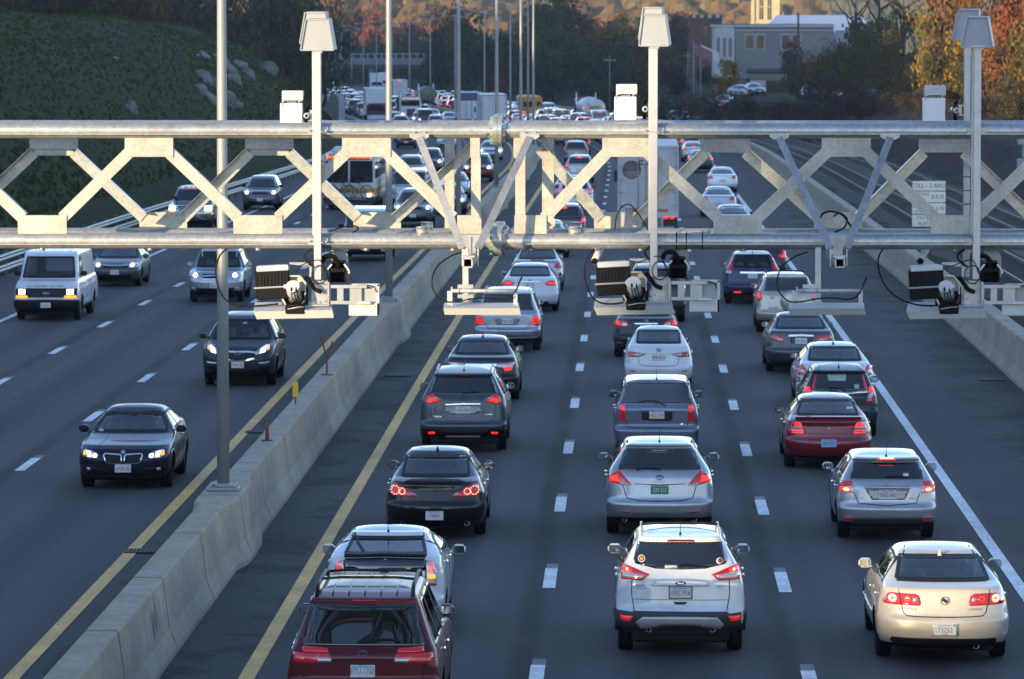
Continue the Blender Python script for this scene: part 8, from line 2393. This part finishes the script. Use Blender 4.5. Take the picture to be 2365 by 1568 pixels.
for k, u, vt, Y, wd in spec:
 tree(k, u, vt, Y, wd, '%s tree between highway and town, %s' % (TN[k], 'left of the middle mast' if u < 1490 else 'right of the middle mast'), 'trees between highway and town', n=2200, low=.06)
spec = [('green', 1975, -60, 500, 120), ('green', 2030, -110, 490, 140), ('green', 2085, -75, 480, 130), ('green', 2000, 50, 470, 120), ('olive', 2060, 70, 462, 120), ('green', 1930, 95, 505, 110), ('olive', 1880, 120, 520, 100), ('green', 1840, 150, 530, 90), ('bare', 1905, 160, 480, 110), ('bare', 1985, 190, 450, 110), ('olive', 2110, 150, 450, 100),
  ('gold', 2165, -70, 430, 130), ('rust', 2215, -100, 420, 130), ('gold', 2250, 40, 410, 120), ('rust', 2295, -70, 405, 130), ('red', 2350, -90, 395, 140), ('olive', 2180, 90, 415, 120), ('rust', 2330, 70, 392, 120), ('gold', 2390, 10, 385, 120), ('olive', 2250, 130, 395, 130), ('olive', 2330, 170, 382, 120), ('bare', 2150, 200, 400, 110), ('bare', 2240, 215, 380, 110)]
for k, u, vt, Y, wd in spec:
 tree(k, u, vt, Y, wd, '%s tree on the bank right of the railway, %s' % (TN[k], 'left of the right mast' if u < 2220 else 'right of the right mast'), 'trees on the right bank', conifer=(k == 'green' and vt < 40), n=3000, low=.03)
# shrubs along the bank
for i in range(26):
 u = 1440 + 36 * i + rt_.uniform(-10, 10); Y = 560 - (u - 1440) * .2 + rt_.uniform(-10, 10)
 k = ['bare', 'olive', 'bare', 'green'][i % 4]
 tree(k, u, 222 + rt_.uniform(-16, 16), Y, 62, 'low %s bush on the dark bank behind the road barrier' % TN[k], 'bushes on the dark bank', n=1200, low=.0)

# ------------------------------------------------------------------ rocks on the grass slope
rock = mat('grey_rock', (.155, .158, .15), .85, noise=[(.5, .3), (3, .25)], bump=(2, .7, .2))
def boulder(u, v, wpx, hpx, label, tilt=0.0, flat=1.0, seed=0):
 p = on_ground(u, v); rg = random.Random(seed); k = p.y / F
 bm = bmesh.new(); bmesh.ops.create_icosphere(bm, subdivisions=3, radius=1)
 pl = [(Vector((rg.uniform(-1, 1), rg.uniform(-1, 1), rg.uniform(-1, 1))).normalized(), rg.uniform(.55, .9)) for _ in range(14)]
 for q in bm.verts:
  for n, d in pl:
   e = q.co.dot(n) - d
   if e > 0: q.co -= n * e
  q.co += q.co.normalized() * rg.uniform(-.03, .03)
 M = Matrix.Rotation(tilt, 4, 'Y') @ Matrix.Diagonal((wpx * k / 2, wpx * k / 2 * flat, hpx * k / 2 * 1.15, 1))
 bm.transform(M); me = bpy.data.meshes.new('rock'); bm.to_mesh(me); bm.free(); me.materials.append(rock)
 o = link('rock', me); o.location = (p.x, p.y, p.z + hpx * k * .10); tag(o, label, 'rock', 'rocks on the grass slope'); return o
boulder(302, 255, 46, 40, 'round grey boulder alone on the grass slope left of the nearest lamp post', seed=1)
for i, (u, v, w_, h_, t) in enumerate(((470, 185, 60, 34, .6), (500, 205, 70, 40, .7), (480, 228, 66, 32, .8), (520, 235, 60, 46, .7), (540, 190, 50, 34, .7), (530, 165, 56, 26, .6), (470, 130, 46, 16, .5), (510, 140, 60, 24, .5), (555, 155, 44, 30, .9), (620, 165, 44, 42, 1.0), (545, 250, 40, 36, .9), (462, 205, 40, 22, .6), (575, 175, 40, 26, .8))):
 boulder(u, v, w_, h_, 'pale slanting rock slab of the outcrop on the grass slope at the nearest lamp post', t, .8, 10 + i)
for i, (u, v, w_) in enumerate(((265, 135, 22), (455, 128, 18), (246, 198, 20))): boulder(u, v, w_, 8, 'small pale stone lying flat in the grass slope above the boulder', .1, .8, 30 + i)

# grass tufts and weeds on the slope, too many to count
LM['grass'] = leafm('grass_blades', [(.030, .050, .011), (.035, .052, .012), (.042, .052, .014), (.052, .050, .016)])
V = []; T = []; rg = random.Random(21)
while len(T) < 20000:
 Y = 175 + 350 * rg.random() ** 1.1; t = -24.2 - 24 * rg.random() ** 1.3; x = t + shift(Y)
 c_ = .5 + .25 * math.sin(x * .35 + 2 * math.sin(Y * .05)) + .25 * math.sin(Y * .09 + x * .2)
 if rg.random() > .35 + .65 * c_: continue
 z = ground(x, Y); s_ = rg.uniform(.04, .11) * (1 + .8 * (rg.random() < .04)); a = rg.uniform(-.6, .6); dx = s_ * math.cos(a); dy = s_ * math.sin(a); l = rg.uniform(-.1, .1)
 V += [(x - dx, Y - dy, z - .05), (x + dx, Y + dy, z - .05), (x + dx * .5 + l, Y + dy * .5, z + s_ * 1.3), (x - dx * .6 + l, Y - dy * .6, z + s_ * 1.1)]
 T.append(min(1, max(0, .15 + .6 * (1 - c_) + rg.uniform(-.2, .25))))
me = bpy.data.meshes.new('grass'); me.from_pydata(V, [], [(4 * i, 4 * i + 1, 4 * i + 2, 4 * i + 3) for i in range(len(T))]); me.materials.append(LM['grass']); set_tone(me, T)
tag(link('grass', me), kind='stuff')
# ------------------------------------------------------------------ overpass across the far highway
conc2 = mat('overpass_concrete', (.16, .16, .16), .8, noise=[(.2, .15)])
Y = 1200; xa, xb = at(600, 140, Y).x, at(1022, 140, Y).x
r = empty('overpass', ((xa + xb) / 2, Y, roadz(Y))); tag(r, 'low dark overpass with railing crossing the far highway behind the traffic', 'overpass')
zd = at(800, 136, Y).z - roadz(Y)
part(r, 'deck', conc2, ((0, 0, zd - .6), (xb - xa, 9, 1.5)), bev=.05)
part(r, 'girder', tdark, ((0, -3.8, zd - 1.8), (xb - xa, .5, 1.0)), ((0, 3.8, zd - 1.8), (xb - xa, .5, 1.0)), bev=.02)
mb = MB()
for i in range(26): mb.box((-(xb - xa) / 2 + (i + .5) * (xb - xa) / 26, -4.4, zd + .7), (.25, .2, 1.1))
mb.box((0, -4.4, zd + 1.25), (xb - xa, .2, .18)); mb.build('railing', mat('railing_grey', (.30, .31, .32), .5), r)
for x in ((xb - xa) / 2 - 1.5, 5.0, -(xb - xa) / 2 + 1.5): part(r, 'pier', conc2, ((x, 0, zd / 2 - .8), (2.2 if abs(x) > 6 else 1.0, 7, zd - 1.2)), bev=.05)

# ------------------------------------------------------------------ town on the right
def house(name, label, u0, u1, vt, Y, depth, m, cat='building'):
 x0, x1 = at(u0, 100, Y).x, at(u1, 100, Y).x; xc = (x0 + x1) / 2; zb = ground(xc, Y) - .3; zt = at((u0 + u1) / 2, vt, Y).z
 r = empty(name, (xc, Y + depth / 2, zb)); tag(r, label, cat)
 return r, x1 - x0, zt - zb, depth
bgrey = mat('building_grey', (.17, .175, .185), .8, noise=[(.3, .08)]); bwhite = mat('building_white', (.42, .43, .45), .7, noise=[(.4, .08)]); bdark = mat('roof_dark', (.06, .06, .065), .8)
brick = mat('brick_brown', (.10, .05, .04), .85, noise=[(.6, .15), (6, .15)]); wing = mat('window_dark', (.012, .014, .018), .15)
r, W_, H_, D_ = house('office_building', 'grey two storey building with paired dark windows, left of the dark conifers', 1648, 1925, 62, 620, 16, bgrey)
part(r, 'wall', bgrey, ((W_ * .09, 0, H_ * .62), (W_ * .82, D_, H_ * .76)), bev=.01); part(r, 'corner_tower', bwhite, ((-W_ * .41, -.15, H_ * .62), (W_ * .17, D_, H_ * .74)), bev=.01)
part(r, 'ground_floor', bwhite, ((W_ * .08, .2, H_ * .17), (W_ * .55, D_ - .6, H_ * .34)), bev=.01); part(r, 'ledge', bdark, ((W_ * .08, -.4, H_ * .36), (W_ * .60, D_ + .3, .45)), bev=.02)
part(r, 'cornice', bwhite, ((0, 0, H_ + .12), (W_ * 1.02, D_ + .5, .28)), ((0, 0, H_ - .45), (W_ * 1.005, D_ + .2, .12)), bev=.02); part(r, 'roof', bdark, ((0, 0, H_ + .31), (W_, D_, .1)), bev=.01)
for fx in (-.20, -.11, .10, .19):
 w_ = part(r, 'window', bwhite, ((fx * W_, -D_ / 2 - .04, H_ * .78), (1.15, .08, 1.95)), bev=.01); part(w_, 'pane', wing, ((fx * W_, -D_ / 2 - .09, H_ * .78), (.95, .04, 1.75)), bev=.01)
for k in range(3):
 w_ = part(r, 'window', bgrey, ((-W_ * .46 + W_ * .05 * k, -D_ / 2 - .18, H_ * .70), (.42, .06, 2.4)), bev=.01)
for fx in (.0, .12, .24): part(r, 'shop_window', wing, ((fx * W_ , -D_ / 2 + .45, H_ * .12), (1.8, .08, 1.6)), bev=.01)
def gable(name, label, u0, u1, vt, ve, Y, depth, mw__, mr):
 r, W_, H_, D_ = house(name, label, u0, u1, vt, Y, depth, mw__)
 he = at((u0 + u1) / 2, ve, Y).z - (ground(at((u0 + u1) / 2, 100, Y).x, Y) - .3)
 part(r, 'wall', mw__, ((0, 0, he / 2), (W_ * .92, D_ * .94, he)), bev=.01)
 mb = MB(); a, c = W_ / 2, D_ / 2
 mb.add([(-a, -c, he), (a, -c, he), (a, c, he), (-a, c, he), (-a * .45, 0, H_), (a * .45, 0, H_)], [(0, 1, 5, 4), (1, 2, 5), (2, 3, 4, 5), (3, 0, 4), (3, 2, 1, 0)]); mb.build('roof', mr, r)
 for fx in (-.3, 0, .3): part(r, 'window', wing, ((fx * W_, -D_ * .47 - .03, he * .6), (1.1, .06, 1.5)), bev=.01)
 return r
gable('house', 'house with a broad dark hipped roof right of the grey building', 1820, 1975, 88, 150, 660, 16, bgrey, bdark)
gable('house', 'house with pale roof half hidden by the dark conifers', 1890, 2060, 70, 120, 700, 14, bwhite, mat('roof_pale', (.22, .22, .23), .8))
r, W_, H_, D_ = house('warehouse', 'long low building with pale blue white roof behind the grey building', 1760, 2010, 48, 830, 20, bgrey); part(r, 'wall', bgrey, ((0, 0, H_ / 2 - 1), (W_, D_, H_ - 2)), bev=.01)
mb = MB(); mb.add([(-W_ / 2, -D_ / 2, H_ - 2), (W_ / 2, -D_ / 2, H_ - 2), (W_ / 2, D_ / 2, H_ + 1), (-W_ / 2 + 3, D_ / 2, H_ + 1), (-W_ / 2, D_ / 2, H_ - 2), (W_ / 2, D_ / 2, H_ - 2)], [(0, 1, 2, 3), (0, 3, 4), (1, 5, 2), (3, 2, 5, 4)]); mb.build('roof', mat('roof_metal', (.36, .38, .41), .4, metal=.3), r)
r, W_, H_, D_ = house('brick_tower', 'square brown brick tower left of the grey building', 1592, 1668, 34, 760, 7, brick); part(r, 'wall', brick, ((0, 0, H_ / 2), (W_, D_, H_)), bev=.02)
for fx in (-.36, -.12, .12, .36): part(r, 'battlement', bwhite, ((fx * W_, -D_ / 2 - .05, H_ - .25), (.55, .1, .5)), bev=.01)
for z in (.55, .75): part(r, 'window', wing, ((0, -D_ / 2 - .03, H_ * z), (.8, .06, 1.6)), bev=.01)
r, W_, H_, D_ = house('brick_building', 'low red brick building with white trim behind the flagpoles', 1420, 1600, 100, 930, 14, brick); part(r, 'wall', brick, ((0, 0, H_ / 2), (W_, D_, H_)), bev=.01); part(r, 'trim', bwhite, ((W_ * .2, -.1, H_ - .3), (W_ * .6, D_ + .1, .7)), bev=.01)
for k in range(5): part(r, 'window', wing, ((-W_ * .4 + W_ * .2 * k, -D_ / 2 - .03, H_ * .5), (1.2, .06, 1.8)), bev=.01)
stone = mat('sandstone', (.40, .33, .20), .85, noise=[(.5, .12), (3, .12)])
r, W_, H_, D_ = house('church_tower', 'sunlit sandstone church tower with tall lancet windows against the far hill', 1736, 1799, -60, 1050, 6, stone); part(r, 'wall', stone, ((0, 0, H_ / 2), (W_ * .9, D_, H_)), bev=.02)
for s in (-1, 1): part(r, 'buttress', stone, ((s * W_ * .46, -D_ / 2 + .1, H_ * .48), (W_ * .13, 1.0, H_ * .96)), bev=.03)
zz = at(1766, 22, 1050).z - (ground(at(1766, 100, 1050).x, 1050) - .3)
for fx in (-.15, .15):
 mb = MB(); mb.prism([(-.42, -2.1), (.42, -2.1), (.42, 2.4), (0, 3.3), (-.42, 2.4)], lambda a, b, d, fx=fx: (fx * W_ + a, d, zz + b), -D_ / 2 - .04, -D_ / 2 + .04); w_ = mb.build('lancet_window', wing, r)
 part(w_, 'mullion', stone, ((fx * W_, -D_ / 2 - .06, zz + .3), (.10, .06, 5)), ((fx * W_, -D_ / 2 - .06, zz + .6), (.8, .06, .16)), bev=.005)
part(r, 'string_course', stone, ((0, 0, zz - 2.7), (W_ * 1.02, D_ + .4, .5)), bev=.05)
# flagpoles, utility poles, masts, street cars
pole2 = mat('pole_grey', (.22, .22, .21), .6); wood = mat('pole_wood', (.06, .045, .035), .85)
def simple_pole(name, u, vt, vb, Y, rad, m, label, cat, cross=None, flag=None):
 p = at(u, vb, Y); p.z = ground(p.x, Y) - .2; zt = at(u, vt, Y).z
 r = empty(name, p); tag(r, label, cat); mb = MB(); mb.tube([(0, 0, 0), (0, 0, zt - p.z)], [rad, rad * .7], 10); mb.build('pole', m, r)
 if cross: mb = MB(); mb.box((0, 0, zt - p.z - .6), (cross, .15, .18)); mb.build('crossarm', m, r)
 if flag:
  mb = MB(); n = 8; vs = [(.1 + 2.2 * i / n, .15 * math.sin(i * 1.1), zt - p.z - .3 - k * 1.3 - .12 * i) for i in range(n + 1) for k in (0, 1)]
  mb.add(vs, [(2 * i, 2 * i + 2, 2 * i + 3, 2 * i + 1) for i in range(n)]); mb.build('flag', flag, r)
simple_pole('flagpole', 1602, 95, 215, 610, .09, pole2, 'flagpole with a faded red and blue flag in front of the brick building', 'flagpole', None, mat('flag_faded', (.22, .10, .13), .8))
simple_pole('flagpole', 1618, 98, 215, 612, .09, pole2, 'flagpole with a white flag in front of the brick building', 'flagpole', None, conew)
simple_pole('utility_pole', 1843, 30, 240, 560, .16, wood, 'dark wooden utility pole in front of the grey building', 'utility pole')
simple_pole('utility_pole', 1985, 45, 200, 640, .16, wood, 'wooden utility pole with crossarm by the dark conifers', 'utility pole', 3.2)
simple_pole('street_light', 1408, 128, 220, 640, .08, pole2, 'slim grey street light left of the middle mast beyond the tanker', 'street light', 1.6)
simple_pole('street_light', 1588, 118, 205, 640, .08, pole2, 'slim grey street light beside the flagpoles', 'street light', 1.0)
rad = mat('mast_red', (.40, .06, .05), .6)
p = at(1488, 60, 1500); r = empty('lattice_mast', (p.x + 8, 1500, -8)); tag(r, 'red lattice mast fading before the far hill right of the middle hoods', 'mast'); mb = MB()
for s in (-1, 1): mb.tube([(s * 1.6, 0, 0), (s * .9, 0, 48)], .14, 6)
for k in range(20): mb.bar((-1.5, 0, 2.4 * k), (1.5, 0, 2.4 * k + 2.4), .1, .1, (0, 1, 0)); mb.bar((1.5, 0, 2.4 * k), (-1.5, 0, 2.4 * k + 2.4), .1, .1, (0, 1, 0))
mb.build('lattice', rad, r)
for i, (u, Y, kd, cc_) in enumerate(((1575, 588, 'utility', WHITE), (1590, 596, 'utility', SILV), (1612, 585, 'sedan', DARK), (1672, 578, 'utility', REDC), (1715, 575, 'sedan', SILV), (1742, 573, 'sedan', GREY), (1868, 520, 'sedan', WHITE), (1925, 505, 'utility', WHITE), (1942, 512, 'sedan', SILV), (2010, 480, 'sedan', BLUE), (2045, 470, 'sedan', DARK), (1345, 690, 'sedan', WHITE), (1372, 680, 'utility', SILV), (1440, 640, 'sedan', WHITE))):
 x = at(u, 200, Y).x; xg = ground(x, Y)
 small_copy(PROTO[kd], KN[kd][0], (x, Y, xg + .02), math.pi + .5 - .25 * (i % 4), '%s %s parked in the town, %s' % (CNAME[cc_], KL[kd], ['left of the grey building', 'in front of the grey building', 'below the dark conifers', 'beyond the tanker'][0 if u < 1640 and u > 1500 else 1 if u < 1800 and u > 1500 else 2 if u > 1800 else 3]), 'car', 'parked cars in the town', cc_, False, False)
# ------------------------------------------------------------------ toll sign on its timber post
Y = 232; p = at(2145, 500, Y); gz = ground(p.x, Y)
r = empty('toll_sign', (p.x, Y, gz)); tag(r, 'pale toll price sign with four panels on a timber post beside the railway', 'sign'); K2 = Y / F
sm_ = mat('sign_sun_pale', (.85, .79, .66), .5, noise=[(2, .06)]); si = mat('sign_ink', (.05, .055, .05), .6); tim = mat('timber_post', (.34, .19, .08), .8, noise=[(3, .2)])  # pale warm panel colour stands in for low sun on the sign
part(r, 'post', tim, ((0, .1, (at(0, 522, Y).z - gz) / 2 + .4), (.16, .14, at(0, 522, Y).z - gz + .8)), bev=.01)
for v0, v1, tx in ((416, 439, [('TOLL - 2 AXLE', 0, 0, .30)]), (440, 466, [('E-ZPASS', -.36, .12, .24), ('MA', -.30, -.14, .22), ('$ 0.35', .42, 0, .26)]), (467, 493, [('E-ZPASS', -.36, .12, .24), ('OTHER', -.36, -.14, .22), ('$ 0.70', .42, 0, .26)]), (494, 522, [('PAY BY', -.20, .13, .24), ('PLATE', -.20, -.14, .24)])):
 za, zb = at(0, v0, Y).z - gz, at(0, v1, Y).z - gz
 q = part(r, 'panel', sm_, ((0, 0, (za + zb) / 2), (77 * K2, .04, za - zb - .02)), bev=.015)
 for t_, x, z, s_ in tx: o = link('panel_lettering', text_mesh(t_, s_, si, .9), q); o.location = (x, -.024, (za + zb) / 2 + z)
# stone block wall far right
r = empty('block_wall', (at(2350, 380, 300).x, 300, ground(at(2350, 380, 300).x, 300))); tag(r, 'pale concrete block wall at the right edge below the trees', 'wall')
mb = MB()
for j in range(3):
 for k in range(5): mb.box((.6 + 1.25 * k + .3 * (j % 2), 0, .5 + .82 * j), (1.2, .8, .78), bev=.04)
mb.build('blocks', mat('block_pale', (.34, .35, .36), .85, noise=[(1, .15)]), r)

# ------------------------------------------------------------------ the air: far things fade
hz = bpy.data.materials.new('haze_air'); hz.use_nodes = True
nt = hz.node_tree; nt.nodes.remove(nt.nodes['Principled BSDF'])
pv = nt.nodes.new('ShaderNodeVolumePrincipled'); pv.inputs['Color'].default_value = (.80, .88, 1, 1); pv.inputs['Density'].default_value = 0.8e-4; pv.inputs['Anisotropy'].default_value = .2
nt.links.new(pv.outputs[0], nt.nodes['Material Output'].inputs['Volume'])
mb = MB(); mb.box((0, 2300, 32), (5400, 5700, 130)); tag(mb.build('haze', hz), kind='stuff')
